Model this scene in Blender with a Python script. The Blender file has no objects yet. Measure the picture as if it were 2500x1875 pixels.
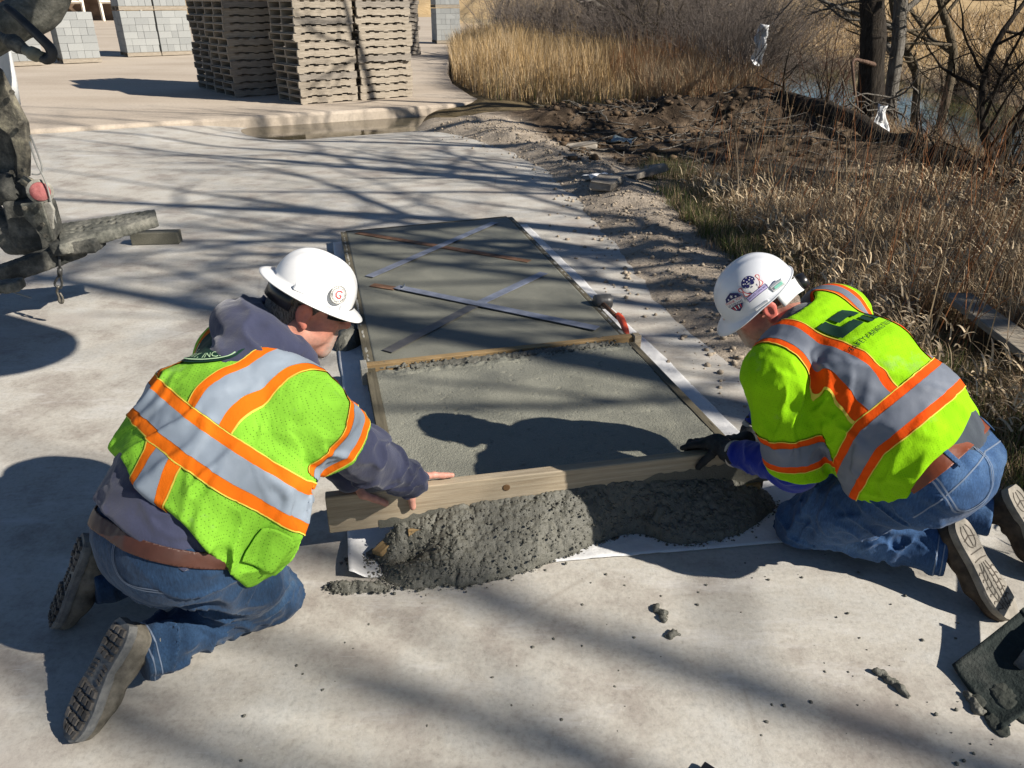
import bpy, bmesh, math, random
import numpy as np
from mathutils import Vector, Matrix
from mathutils.bvhtree import BVHTree

# ---------------------------------------------------------------- camera, sky, sun, exposure
SC = bpy.context.scene
COL = SC.collection
TH, CH, FP = math.radians(26.5), 1.65, 1880.0          # pitch, height, focal length in photo pixels
cam = bpy.data.cameras.new('camera')
cam.sensor_width = 36.0
cam.lens = 36.0 * FP / 2500.0
cam.clip_start = 0.05
cam.clip_end = 3000.0
camo = bpy.data.objects.new('camera', cam)
COL.objects.link(camo)
camo.location = (0, 0, CH)
camo.rotation_euler = (math.pi / 2 - TH, 0, 0)
SC.camera = camo

SUN_EL = math.radians(35.0)
SUN_H = Vector((0.914, -0.405, 0)).normalized()        # horizontal direction towards the sun
world = bpy.data.worlds.new('World')
SC.world = world
world.use_nodes = True
wn = world.node_tree
sky = wn.nodes.new('ShaderNodeTexSky')
sky.sky_type = 'NISHITA'
sky.sun_disc = False
sky.sun_elevation = SUN_EL
sky.sun_rotation = math.atan2(SUN_H.x, SUN_H.y)
sky.air_density = 0.8
sky.dust_density = 0.1
sky.ozone_density = 3.0
bg = wn.nodes['Background']
bg.inputs[1].default_value = 0.05
wn.links.new(sky.outputs[0], bg.inputs[0])
sl = bpy.data.lights.new('sun', 'SUN')
sl.energy = 5.0
sl.angle = math.radians(0.53)
sl.color = (1.0, 0.93, 0.83)
sun = bpy.data.objects.new('sun', sl)
COL.objects.link(sun)
sd = Vector((SUN_H.x * math.cos(SUN_EL), SUN_H.y * math.cos(SUN_EL), math.sin(SUN_EL)))
sun.rotation_euler = sd.to_track_quat('Z', 'Y').to_euler()
SC.view_settings.view_transform = 'Standard'
SC.view_settings.look = 'None'
SC.view_settings.exposure = 0.74
SC.view_settings.gamma = 1.0
SC.render.engine = 'CYCLES'
SC.cycles.use_denoising = True
SC.cycles.max_bounces = 6
SC.cycles.transparent_max_bounces = 8

# ---------------------------------------------------------------- pixels to places
def ray(px, py):
    x = (px - 1250.0) / FP
    y = (937.5 - py) / FP
    return np.array([x, math.cos(TH) + y * math.sin(TH), -math.sin(TH) + y * math.cos(TH)])
def gz(px, py, z=0.0):                                  # the point of that pixel at height z
    r = ray(px, py)
    return np.array([0, 0, CH]) + (z - CH) / r[2] * r
def gy(px, py, Y):                                      # the point of that pixel at distance Y
    r = ray(px, py)
    return np.array([0, 0, CH]) + Y / r[1] * r
def A(*v):
    return np.array(v, float)
def nrm(v):
    v = np.asarray(v, float)
    return v / (np.linalg.norm(v) + 1e-12)

# ---------------------------------------------------------------- noise
def hsh(i, j, k, s):
    with np.errstate(over='ignore'):
        n = (i.astype(np.uint32) * np.uint32(374761393) + j.astype(np.uint32) * np.uint32(668265263)
             + k.astype(np.uint32) * np.uint32(2147483647) + np.uint32(s * 1274126177 & 0xffffffff))
        n = (n ^ (n >> np.uint32(13))) * np.uint32(1274126177)
        n = (n ^ (n >> np.uint32(16))) * np.uint32(2246822519)
        n = n ^ (n >> np.uint32(13))
    return n.astype(np.float64) / 4294967295.0
def vn(P, seed=0):                                      # value noise -1..1
    P = np.asarray(P, float)
    I = np.floor(P).astype(np.int64)
    f = P - I
    f = f * f * f * (f * (f * 6 - 15) + 10)
    r = 0
    for dx in (0, 1):
        for dy in (0, 1):
            for dz in (0, 1):
                w = (f[:, 0] if dx else 1 - f[:, 0]) * (f[:, 1] if dy else 1 - f[:, 1]) * (f[:, 2] if dz else 1 - f[:, 2])
                r = r + w * hsh(I[:, 0] + dx, I[:, 1] + dy, I[:, 2] + dz, seed)
    return r * 2 - 1
def fbm(P, seed=0, o=4, g=0.5):
    P = np.asarray(P, float)
    a, t, s = 1.0, 0, 0
    for i in range(o):
        t = t + a * vn(P * 2.0 ** i + 17.3 * i, seed + i)
        s += a
        a *= g
    return t / s
def n2(x, y, f, seed=0, o=4, g=0.5):
    x = np.asarray(x, float)
    y = np.asarray(y, float)
    return fbm(np.stack([x.ravel() * f, y.ravel() * f, np.zeros(x.size) + 0.37], 1), seed, o, g).reshape(x.shape)
def worley(X, Y, cell, seed=0):                         # distance to the nearest random point, in cells
    x, y = X / cell, Y / cell
    i, j = np.floor(x).astype(np.int64), np.floor(y).astype(np.int64)
    d = np.full(x.shape, 9.0)
    for a in (-1, 0, 1):
        for b in (-1, 0, 1):
            p = i + a + hsh(i + a, j + b, i * 0, seed)
            q = j + b + hsh(i + a, j + b, i * 0 + 1, seed)
            d = np.minimum(d, np.hypot(x - p, y - q))
    return d
def sstep(a, b, x):
    t = np.clip((x - a) / (b - a), 0, 1)
    return t * t * (3 - 2 * t)

# ---------------------------------------------------------------- materials
class MT:
    def __init__(s, name, rough=0.8, spec=0.3):
        s.m = bpy.data.materials.new(name)
        s.m.use_nodes = True
        s.t = s.m.node_tree
        s.b = s.t.nodes['Principled BSDF']
        s.b.inputs['Roughness'].default_value = rough
        s.b.inputs['Specular IOR Level'].default_value = spec
        s.co = None
    def n(s, kind, **kw):
        q = s.t.nodes.new('ShaderNode' + kind)
        for k, v in kw.items():
            if k in ('i',):
                for a, b in v.items():
                    q.inputs[a].default_value = b
            else:
                setattr(q, k, v)
        return q
    def l(s, a, b):
        s.t.links.new(a, b)
    def coord(s, scale=(1, 1, 1), rot=(0, 0, 0), kind='Object'):
        if s.co is None:
            s.co = s.n('TexCoord')
        mp = s.n('Mapping')
        mp.inputs['Scale'].default_value = scale
        mp.inputs['Rotation'].default_value = rot
        s.l(s.co.outputs[kind], mp.inputs[0])
        return mp.outputs[0]
    def noise(s, scale, detail=4, rough=0.55, co=None, dist=0.0):
        q = s.n('TexNoise', i={'Scale': scale, 'Detail': detail, 'Roughness': rough, 'Distortion': dist})
        s.l(co if co is not None else s.coord(), q.inputs['Vector'])
        return q.outputs[0]
    def voro(s, scale, feature='F1', co=None, rnd=1.0, out=0):
        q = s.n('TexVoronoi', feature=feature)
        q.inputs['Scale'].default_value = scale
        q.inputs['Randomness'].default_value = rnd
        s.l(co if co is not None else s.coord(), q.inputs['Vector'])
        return q.outputs[out]
    def ramp(s, x, stops, interp='LINEAR'):
        q = s.n('ValToRGB')
        q.color_ramp.interpolation = interp
        e = q.color_ramp.elements
        while len(e) < len(stops):
            e.new(0.5)
        for el, (p, c) in zip(e, stops):
            el.position = p
            el.color = (c[0], c[1], c[2], 1) if hasattr(c, '__len__') else (c, c, c, 1)
        s.l(x, q.inputs[0])
        return q.outputs[0]
    def mix(s, a, b, f, blend='MIX'):
        q = s.n('Mix', data_type='RGBA', blend_type=blend)
        for sock, v in ((q.inputs[0], f), (q.inputs[6], a), (q.inputs[7], b)):
            if isinstance(v, (int, float)):
                sock.default_value = v
            elif isinstance(v, tuple):
                sock.default_value = (*v[:3], 1)
            else:
                s.l(v, sock)
        return q.outputs[2]
    def attr(s, name):
        q = s.n('Attribute', attribute_name=name)
        return q
    def math(s, op, a, b=0.0):
        q = s.n('Math', operation=op)
        for sock, v in ((q.inputs[0], a), (q.inputs[1], b)):
            if isinstance(v, (int, float)):
                sock.default_value = v
            else:
                s.l(v, sock)
        return q.outputs[0]
    def col(s, c):
        if isinstance(c, tuple):
            s.b.inputs['Base Color'].default_value = (*c[:3], 1)
        else:
            s.l(c, s.b.inputs['Base Color'])
        return s
    def rough(s, r):
        s.l(r, s.b.inputs['Roughness'])
        return s
    def bump(s, h, strength=0.3, dist=0.01):
        q = s.n('Bump', i={'Strength': strength, 'Distance': dist})
        s.l(h, q.inputs['Height'])
        if s.b.inputs['Normal'].is_linked:
            s.l(s.b.inputs['Normal'].links[0].from_socket, q.inputs['Normal'])
        s.l(q.outputs[0], s.b.inputs['Normal'])
        return s
def simple(name, c, rough=0.7, spec=0.3, var=0.12, scale=20, bump=0.15, bscale=80, metal=0.0, bdist=0.003):
    m = MT(name, rough, spec)
    m.b.inputs['Metallic'].default_value = metal
    f = m.noise(scale, 5)
    d = tuple(max(0, x * (1 - var * 2)) for x in c)
    e = tuple(min(1, x * (1 + var * 2)) for x in c)
    m.col(m.ramp(f, [(0.25, d), (0.75, e)]))
    if bump:
        m.bump(m.noise(bscale, 4), bump, bdist)
    return m.m

# ---------------------------------------------------------------- meshes and objects
def link(o, parent=None):
    COL.objects.link(o)
    if parent is not None:
        o.parent = parent
    return o
def to_mesh(name, V, F, smooth=True, mat=None):
    me = bpy.data.meshes.new(name)
    V = np.asarray(V, np.float32)
    if isinstance(F, np.ndarray):
        k = F.shape[1]
        me.vertices.add(len(V))
        me.vertices.foreach_set('co', V.ravel())
        me.loops.add(F.size)
        me.loops.foreach_set('vertex_index', F.astype(np.int32).ravel())
        me.polygons.add(len(F))
        me.polygons.foreach_set('loop_start', np.arange(0, F.size, k, dtype=np.int32))
        me.polygons.foreach_set('loop_total', np.full(len(F), k, dtype=np.int32))
        me.update(calc_edges=True)
    else:
        me.from_pydata([tuple(v) for v in V], [], [tuple(f) for f in F])
        me.update()
    if smooth:
        me.polygons.foreach_set('use_smooth', np.ones(len(me.polygons), bool))
    if mat is not None:
        me.materials.append(mat)
    return me
def ob(name, me, parent=None, loc=None, rot=None):
    o = bpy.data.objects.new(name, me)
    if loc is not None:
        o.location = tuple(loc)
    if rot is not None:
        o.rotation_euler = rot
    return link(o, parent)
def mk(name, V, F, mat, parent=None, smooth=True):
    return ob(name, to_mesh(name, V, F, smooth, mat), parent)
def tag(o, label, cat, group=None):
    o['label'] = label
    o['category'] = cat
    if group:
        o['group'] = group
    return o
def thing(name, label, cat, loc=(0, 0, 0), rotz=0.0, group=None):
    o = bpy.data.objects.new(name, None)
    o.empty_display_size = 0.1
    o.location = tuple(loc)
    o.rotation_euler = (0, 0, rotz)
    link(o)
    return tag(o, label, cat, group)
def struct(o):
    o['kind'] = 'structure'
    return o
def under(o, parent):                                   # parent while keeping its place
    o.parent = parent
    o.matrix_parent_inverse = Matrix.LocRotScale(parent.location, parent.rotation_euler, parent.scale).inverted()
    return o
def vcol(me, name, C):
    a = me.attributes.new(name, 'FLOAT_COLOR', 'POINT')
    C = np.asarray(C, np.float32)
    if C.shape[1] == 3:
        C = np.concatenate([C, np.ones((len(C), 1), np.float32)], 1)
    a.data.foreach_set('color', C.ravel())
class MB:                                               # collects pieces of one mesh
    def __init__(s):
        s.v = []
        s.f = []
    def add(s, V, F):
        o = len(s.v)
        s.v.extend([tuple(v) for v in V])
        s.f.extend([tuple(i + o for i in f) for f in F])
        return s
    def box(s, c, d, R=None, bev=0.0):
        d = np.asarray(d, float) / 2
        if bev <= 0:
            P = np.array([[x, y, z] for x in (-1, 1) for y in (-1, 1) for z in (-1, 1)]) * d
            Fq = [(0, 1, 3, 2), (4, 6, 7, 5), (0, 4, 5, 1), (2, 3, 7, 6), (0, 2, 6, 4), (1, 5, 7, 3)]
        else:
            P, Fq = bevbox(d, bev)
        if R is not None:
            P = P @ np.asarray(R).T
        return s.add(P + np.asarray(c), Fq)
    def tube(s, pts, rad, n=8, cap=True):
        V, F = tubes(pts, rad, n, cap)
        return s.add(V, F)
    def build(s, name, mat, parent=None, smooth=False):
        return mk(name, s.v, s.f, mat, parent, smooth)
def bevbox(d, b):
    bm = bmesh.new()
    bmesh.ops.create_cube(bm, size=2.0)
    for v in bm.verts:
        v.co = Vector((v.co.x * d[0], v.co.y * d[1], v.co.z * d[2]))
    bmesh.ops.bevel(bm, geom=bm.edges[:], offset=b, segments=1, affect='EDGES')
    P = np.array([v.co[:] for v in bm.verts])
    bm.verts.index_update()
    F = [tuple(v.index for v in f.verts) for f in bm.faces]
    bm.free()
    return P, F
def frames(pts):
    pts = np.asarray(pts, float)
    T = np.gradient(pts, axis=0)
    T /= np.linalg.norm(T, axis=1)[:, None] + 1e-9
    ref = A(0, 0, 1) if abs(T[0][2]) < 0.9 else A(1, 0, 0)
    U = np.cross(T, ref)
    U /= np.linalg.norm(U, axis=1)[:, None] + 1e-9
    for i in range(1, len(U)):
        if U[i] @ U[i - 1] < 0:
            U[i] = -U[i]
    W = np.cross(T, U)
    return T, U, W
def tubes(pts, rad, n=8, cap=True):
    pts = np.asarray(pts, float)
    m = len(pts)
    rad = np.broadcast_to(np.asarray(rad, float), (m,))
    T, U, W = frames(pts)
    a = np.linspace(0, 2 * math.pi, n, endpoint=False)
    V = (pts[:, None, :] + rad[:, None, None] * (np.cos(a)[None, :, None] * U[:, None, :] + np.sin(a)[None, :, None] * W[:, None, :])).reshape(-1, 3)
    F = []
    for i in range(m - 1):
        for j in range(n):
            k = (j + 1) % n
            F.append((i * n + j, i * n + k, (i + 1) * n + k, (i + 1) * n + j))
    if cap:
        F.append(tuple(range(n - 1, -1, -1)))
        F.append(tuple((m - 1) * n + j for j in range(n)))
    return V, F
def spline(P, n):                                       # Catmull-Rom through the points
    P = np.asarray(P, float)
    Q = np.vstack([2 * P[0] - P[1], P, 2 * P[-1] - P[-2]])
    t = np.linspace(0, len(P) - 1 - 1e-6, n)
    i = t.astype(int)
    f = (t - i)[:, None]
    a, b, c, d = Q[i], Q[i + 1], Q[i + 2], Q[i + 3]
    return 0.5 * (2 * b + (c - a) * f + (2 * a - 5 * b + 4 * c - d) * f ** 2 + (3 * b - a - 3 * c + d) * f ** 3)
def rotm(x, y):                                         # columns x, y, z from two directions
    x = nrm(x)
    z = nrm(np.cross(x, y))
    return np.stack([x, np.cross(z, x), z], 1)

# ---------------------------------------------------------------- implicit surfaces
class Vol:
    def __init__(s, lo, hi, h):
        s.h = h
        s.o = np.asarray(lo, float)
        s.n = np.ceil((np.asarray(hi, float) - s.o) / h).astype(int) + 1
        s.D = np.full(s.n, 0.5, np.float32)
        s.ax = [(s.o[i] + np.arange(s.n[i]) * h).astype(np.float32) for i in range(3)]
    def sub(s, lo, hi):
        a = np.clip(np.floor((np.asarray(lo) - s.o) / s.h).astype(int), 0, s.n)
        b = np.clip(np.ceil((np.asarray(hi) - s.o) / s.h).astype(int) + 1, 0, s.n)
        sl_ = tuple(slice(int(x), int(y)) for x, y in zip(a, b))
        X = s.ax[0][sl_[0]][:, None, None]
        Y = s.ax[1][sl_[1]][None, :, None]
        Z = s.ax[2][sl_[2]][None, None, :]
        return sl_, X, Y, Z
    def put(s, sl_, d, k, op):
        E = s.D[sl_]
        if E.size == 0:
            return
        if op == 'add':
            if k > 0:
                q = np.clip(0.5 + 0.5 * (E - d) / k, 0, 1)
                s.D[sl_] = E + (d - E) * q - k * q * (1 - q)
            else:
                s.D[sl_] = np.minimum(E, d)
        else:
            d = -d
            if k > 0:
                q = np.clip(0.5 - 0.5 * (E - d) / k, 0, 1)
                s.D[sl_] = E + (d - E) * q + k * q * (1 - q)
            else:
                s.D[sl_] = np.maximum(E, d)
    def cap(s, a, b, ra, rb=None, k=0.0, side=None, ks=1.0, op='add'):
        a = np.asarray(a, float)
        b = np.asarray(b, float)
        rb = ra if rb is None else rb
        m = max(ra, rb) * max(1.0, ks) + k + 0.03
        sl_, X, Y, Z = s.sub(np.minimum(a, b) - m, np.maximum(a, b) + m)
        px, py, pz = X - a[0], Y - a[1], Z - a[2]
        ba = b - a
        t = np.clip((px * ba[0] + py * ba[1] + pz * ba[2]) / max(ba @ ba, 1e-9), 0, 1)
        qx, qy, qz = px - t * ba[0], py - t * ba[1], pz - t * ba[2]
        d2 = qx * qx + qy * qy + qz * qz
        if side is not None:
            sd_ = nrm(side)
            l = qx * sd_[0] + qy * sd_[1] + qz * sd_[2]
            d2 = d2 - l * l * (1 - 1 / ks ** 2)
        s.put(sl_, np.sqrt(np.maximum(d2, 0)) - (ra + t * (rb - ra)), k, op)
        return s
    def chain(s, pts, rad, k=0.0, side=None, ks=1.0, op='add'):
        for i in range(len(pts) - 1):
            s.cap(pts[i], pts[i + 1], rad[i], rad[i + 1], k, side, ks, op)
        return s
    def ell(s, c, r, R=None, k=0.0, op='add'):
        c = np.asarray(c, float)
        r = np.asarray(r, float)
        m = r.max() + k + 0.03
        sl_, X, Y, Z = s.sub(c - m, c + m)
        P = [X - c[0], Y - c[1], Z - c[2]]
        if R is None:
            R = np.eye(3)
        q = [P[0] * R[0, i] + P[1] * R[1, i] + P[2] * R[2, i] for i in range(3)]
        k0 = np.sqrt(sum((q[i] / r[i]) ** 2 for i in range(3)))
        k1 = np.sqrt(sum((q[i] / r[i] ** 2) ** 2 for i in range(3))) + 1e-6
        s.put(sl_, k0 * (k0 - 1) / k1, k, op)
        return s
    def rbox(s, c, half, R=None, rad=0.01, k=0.0, op='add'):
        c = np.asarray(c, float)
        half = np.asarray(half, float)
        m = np.linalg.norm(half) + k + 0.03
        sl_, X, Y, Z = s.sub(c - m, c + m)
        P = [X - c[0], Y - c[1], Z - c[2]]
        if R is None:
            R = np.eye(3)
        q = [np.abs(P[0] * R[0, i] + P[1] * R[1, i] + P[2] * R[2, i]) - (half[i] - rad) for i in range(3)]
        d = np.sqrt(sum(np.maximum(x, 0) ** 2 for x in q)) + np.minimum(np.maximum(q[0], np.maximum(q[1], q[2])), 0) - rad
        s.put(sl_, d, k, op)
        return s
    def points(s, band=0.05):
        I = np.nonzero(np.abs(s.D) < band)
        return I, np.stack([s.ax[i][I[i]] for i in range(3)], 1).astype(float)
    def disp(s, fn, band=0.05):
        I, P = s.points(band)
        s.D[I] += fn(P).astype(np.float32)
        return s
    def cut(s, fn, k=0.004):                            # keep where fn(P) < 0
        I, P = s.points(0.12)
        E = s.D[I]
        d = fn(P).astype(np.float32)
        q = np.clip(0.5 - 0.5 * (E - d) / k, 0, 1)
        s.D[I] = E + (d - E) * q + k * q * (1 - q)
        return s
    def mesh(s):
        D = s.D
        ins = D < 0
        c = np.zeros(tuple(x - 1 for x in D.shape), np.int8)
        for dx in (0, 1):
            for dy in (0, 1):
                for dz in (0, 1):
                    c += ins[dx:D.shape[0] - 1 + dx, dy:D.shape[1] - 1 + dy, dz:D.shape[2] - 1 + dz]
        act = (c > 0) & (c < 8)
        I = np.stack(np.nonzero(act), 1)
        idx = np.full(act.shape, -1, np.int32)
        idx[I[:, 0], I[:, 1], I[:, 2]] = np.arange(len(I))
        off = [(0, 0, 0), (1, 0, 0), (0, 1, 0), (1, 1, 0), (0, 0, 1), (1, 0, 1), (0, 1, 1), (1, 1, 1)]
        val = np.stack([D[I[:, 0] + o[0], I[:, 1] + o[1], I[:, 2] + o[2]] for o in off], 1).astype(float)
        acc = np.zeros((len(I), 3))
        cnt = np.zeros(len(I))
        for a in range(8):
            for b in range(a + 1, 8):
                oa, obb = np.array(off[a]), np.array(off[b])
                if np.abs(oa - obb).sum() != 1:
                    continue
                va, vb = val[:, a], val[:, b]
                m = (va < 0) != (vb < 0)
                t = np.where(m, va / np.where(m, va - vb, 1), 0)
                acc += np.where(m[:, None], oa + t[:, None] * (obb - oa), 0)
                cnt += m
        V = s.o + (I + acc / cnt[:, None]) * s.h
        quads = []
        for axis in range(3):
            n = list(D.shape)
            sl0 = [slice(1, x - 1) for x in n]
            sl1 = [slice(1, x - 1) for x in n]
            sl0[axis] = slice(0, n[axis] - 1)
            sl1[axis] = slice(1, n[axis])
            a, b = ins[tuple(sl0)], ins[tuple(sl1)]
            E = np.stack(np.nonzero(a != b), 1)
            flip = b[E[:, 0], E[:, 1], E[:, 2]]
            base = E.copy()
            u, w = [x for x in range(3) if x != axis]
            base[:, u] += 1
            base[:, w] += 1
            q = []
            for du, dw in ((-1, -1), (0, -1), (0, 0), (-1, 0)):
                g = base.copy()
                g[:, u] += du
                g[:, w] += dw
                q.append(idx[g[:, 0], g[:, 1], g[:, 2]])
            q = np.stack(q, 1)
            fl = flip if axis != 1 else ~flip
            q[fl] = q[fl][:, ::-1]
            quads.append(q)
        Q = np.concatenate(quads)
        return V, Q[(Q >= 0).all(1)]
def vnormals(V, Q):
    V = np.asarray(V, float)
    d = np.cross(V[Q[:, 2]] - V[Q[:, 0]], V[Q[:, 3 if Q.shape[1] == 4 else 1]] - V[Q[:, 1 if Q.shape[1] == 4 else 0]])
    if Q.shape[1] == 3:
        d = np.cross(V[Q[:, 1]] - V[Q[:, 0]], V[Q[:, 2]] - V[Q[:, 0]])
    N = np.zeros_like(V)
    for i in range(Q.shape[1]):
        for k in range(3):
            N[:, k] += np.bincount(Q[:, i], d[:, k], len(V))
    return N / (np.linalg.norm(N, axis=1)[:, None] + 1e-12)
def smooth_lap(V, Q, it=1, lam=0.5):
    V = V.copy()
    e = np.concatenate([Q[:, [i, (i + 1) % Q.shape[1]]] for i in range(Q.shape[1])])
    deg = np.bincount(e.ravel(), minlength=len(V)).astype(float)
    for _ in range(it):
        S = np.stack([np.bincount(e[:, 0], V[e[:, 1], k], len(V)) + np.bincount(e[:, 1], V[e[:, 0], k], len(V)) for k in range(3)], 1)
        V = V + lam * (S / np.maximum(deg, 1)[:, None] - V)
    return V
def bands(V, Q, conds, off=0.002):
    """piece of a surface where every (scalar, lo, hi) holds, cut to a clean edge and lifted by off"""
    N = vnormals(V, Q)
    M = np.concatenate([V, N] + [np.asarray(c[0], float)[:, None] for c in conds], 1)
    T = np.concatenate([Q[:, [0, 1, 2]], Q[:, [0, 2, 3]]]) if Q.shape[1] == 4 else Q
    for ci, (_, lo, hi) in enumerate(conds):
        for lim, sg in ((lo, 1.0), (hi, -1.0)):
            if lim is None or len(T) == 0:
                continue
            sc = sg * (M[:, 6 + ci] - lim)
            k = (sc[T] >= 0).sum(1)
            full = T[k == 3]
            part = T[(k > 0) & (k < 3)]
            new, nt = [], []
            base = len(M)
            for t in part:
                poly = []
                for a in range(3):
                    i, j = t[a], t[(a + 1) % 3]
                    if sc[i] >= 0:
                        poly.append(i)
                    if (sc[i] >= 0) != (sc[j] >= 0):
                        f = sc[i] / (sc[i] - sc[j])
                        poly.append(base + len(new))
                        new.append(M[i] + f * (M[j] - M[i]))
                for a in range(1, len(poly) - 1):
                    nt.append((poly[0], poly[a], poly[a + 1]))
            if new:
                M = np.concatenate([M, np.array(new)])
            T = np.concatenate([full, np.array(nt, int).reshape(-1, 3)])
    if len(T) == 0:
        return np.zeros((0, 3)), np.zeros((0, 3), int)
    u, inv = np.unique(T, return_inverse=True)
    Nn = M[u, 3:6]
    Nn /= np.linalg.norm(Nn, axis=1)[:, None] + 1e-9
    return M[u, :3] + Nn * off, inv.reshape(-1, 3)
def thick(o, t):
    m = o.modifiers.new('thickness', 'SOLIDIFY')
    m.thickness = t
    m.offset = 1.0
    return o
def bvh_of(V, Q):
    return BVHTree.FromPolygons([tuple(v) for v in V], [tuple(int(i) for i in q) for q in Q])
def text_mesh(s, size=1.0, spacing=1.0):
    cu = bpy.data.curves.new('lettering', 'FONT')
    cu.body = s
    cu.size = size
    cu.align_x = 'CENTER'
    cu.align_y = 'CENTER'
    cu.space_character = spacing
    cu.resolution_u = 2
    o = bpy.data.objects.new('lettering', cu)
    COL.objects.link(o)
    dg = bpy.context.evaluated_depsgraph_get()
    me = o.evaluated_get(dg).to_mesh()
    V = np.array([v.co[:] for v in me.vertices])
    F = [tuple(p.vertices) for p in me.polygons]
    o.evaluated_get(dg).to_mesh_clear()
    bpy.data.objects.remove(o)
    bpy.data.curves.remove(cu)
    return V[:, :2], F
def poly2(pts):
    return np.asarray(pts, float), [tuple(range(len(pts)))]
def decal(name, V2, F, bvh, org, X, Y, mat, parent, off=0.0015, sub=0.01, back=0.15):
    """flat print laid onto a surface: 2D shape around org in axes X, Y, dropped along -Z onto the mesh"""
    X, Y = nrm(X), nrm(Y)
    Z = nrm(np.cross(X, Y))
    bm = bmesh.new()
    vs = [bm.verts.new((p[0], p[1], 0)) for p in V2]
    for f in F:
        try:
            bm.faces.new([vs[i] for i in f])
        except ValueError:
            pass
    bmesh.ops.triangulate(bm, faces=bm.faces[:])
    for _ in range(5):
        long = [e for e in bm.edges if e.calc_length() > sub]
        if not long:
            break
        bmesh.ops.subdivide_edges(bm, edges=long, cuts=1)
        bmesh.ops.triangulate(bm, faces=bm.faces[:])
    bm.verts.index_update()
    V, ok = [], {}
    for v in bm.verts:
        p = Vector(org + X * v.co.x + Y * v.co.y + Z * back)
        hit = bvh.ray_cast(p, Vector(-Z), back * 2.5)
        if hit[0] is None:
            ok[v.index] = False
            V.append(tuple(org + X * v.co.x + Y * v.co.y))
        else:
            ok[v.index] = True
            V.append(tuple(hit[0] + Vector(Z) * off + hit[1] * off * (1 if hit[1].dot(Vector(Z)) > 0 else -1)))
    Fs = [tuple(v.index for v in f.verts) for f in bm.faces if all(ok[v.index] for v in f.verts)]
    bm.free()
    return mk(name, V, Fs, mat, parent, True)
# ---------------------------------------------------------------- cloth, skin and kit materials
def fabric(name, c, holes=0, weave=900, rough=0.9, var=0.10, sheen=0.15, hole_dark=0.45):
    m = MT(name, rough, 0.12)
    m.b.inputs['Sheen Weight'].default_value = sheen
    f = m.noise(14, 5)
    base = m.ramp(f, [(0.3, tuple(x * (1 - var) for x in c)), (0.7, tuple(min(1, x * (1 + var)) for x in c))])
    if holes:
        co = m.coord((1, 1, 1), (0.6, 0.35, 0.5))
        v = m.voro(holes, 'F1', co, 0.0)
        h = m.ramp(v, [(0.16, hole_dark), (0.30, 1.0)])
        base = m.mix(base, h, 1.0, 'MULTIPLY')
        m.bump(v, 0.10, 0.002)
    else:
        m.bump(m.noise(weave, 2), 0.25, 0.001)
    m.bump(m.noise(38, 4, 0.6, m.coord((1, 1, 0.6))), 0.35, 0.008)
    if holes:
        g = m.noise(6.5, 6, .7)
        base = m.mix(base, (.26, .26, .22), m.ramp(g, [(.58, 0.0), (.74, .38)]))
    m.col(base)
    return m.m
M = {}
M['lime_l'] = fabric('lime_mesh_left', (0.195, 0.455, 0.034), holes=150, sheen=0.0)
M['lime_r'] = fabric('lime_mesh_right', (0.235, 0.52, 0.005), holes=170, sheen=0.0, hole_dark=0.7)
M['orange_l'] = fabric('orange_tape_left', (0.66, 0.135, 0.006), weave=500, var=0.08, sheen=0)
M['orange_r'] = fabric('orange_tape_right', (0.68, 0.075, 0.004), weave=500, var=0.06, sheen=0)
def silver(name, c):
    m = MT(name, 0.62, 0.3)
    f = m.noise(9, 5)
    m.col(m.ramp(f, [(0.3, tuple(x * 0.82 for x in c)), (0.6, c), (0.8, tuple(min(1, x * 1.2) for x in c))]))
    m.bump(m.noise(26, 3, 0.5, m.coord((1, 1, 0.5))), 0.25, 0.004)
    return m.m
M['silver_l'] = silver('silver_tape_left', (0.23, 0.275, 0.33))
M['silver_r'] = silver('silver_tape_right', (0.145, 0.165, 0.205))
M['navy'] = fabric('navy_fleece', (0.040, 0.045, 0.082), sheen=0.25)
M['blue'] = fabric('royal_blue_knit', (0.005, 0.018, 0.22), sheen=0.2)
M['black_cloth'] = fabric('black_cloth', (0.012, 0.013, 0.016), sheen=0.1)
M['grey_knit'] = fabric('grey_knit', (0.05, 0.06, 0.075))
def denim(name, c, pale):
    m = MT(name, 0.88, 0.15)
    m.b.inputs['Sheen Weight'].default_value = 0.1
    f = m.noise(5.5, 5, 0.6)
    g = m.noise(260, 3, 0.7, m.coord((1, 1, 0.25)))
    a = m.ramp(f, [(0.35, tuple(x * 0.7 for x in c)), (0.55, c), (0.75, pale)])
    m.col(m.mix(a, m.ramp(g, [(0.3, 0.6), (0.7, 1.35)]), 0.8, 'MULTIPLY'))
    m.bump(m.noise(600, 2), 0.3, 0.001)
    m.bump(m.noise(30, 4, 0.6, m.coord((1, 1, 0.5))), 0.4, 0.008)
    return m.m
M['seam'] = simple('yellow_seam', (.62, .50, .07), .8, .2, bump=0)
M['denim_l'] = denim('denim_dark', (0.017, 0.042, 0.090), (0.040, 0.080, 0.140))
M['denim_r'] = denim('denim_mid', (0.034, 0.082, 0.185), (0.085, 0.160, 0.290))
M['stitch'] = simple('denim_stitch', (0.16, 0.20, 0.27), 0.9, 0.1, bump=0)
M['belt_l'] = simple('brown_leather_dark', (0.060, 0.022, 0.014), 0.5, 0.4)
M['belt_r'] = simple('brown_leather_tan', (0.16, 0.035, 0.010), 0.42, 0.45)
M['steel'] = simple('steel_bits', (0.5, 0.5, 0.5), 0.35, 0.5, metal=0.9, bump=0)
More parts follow.
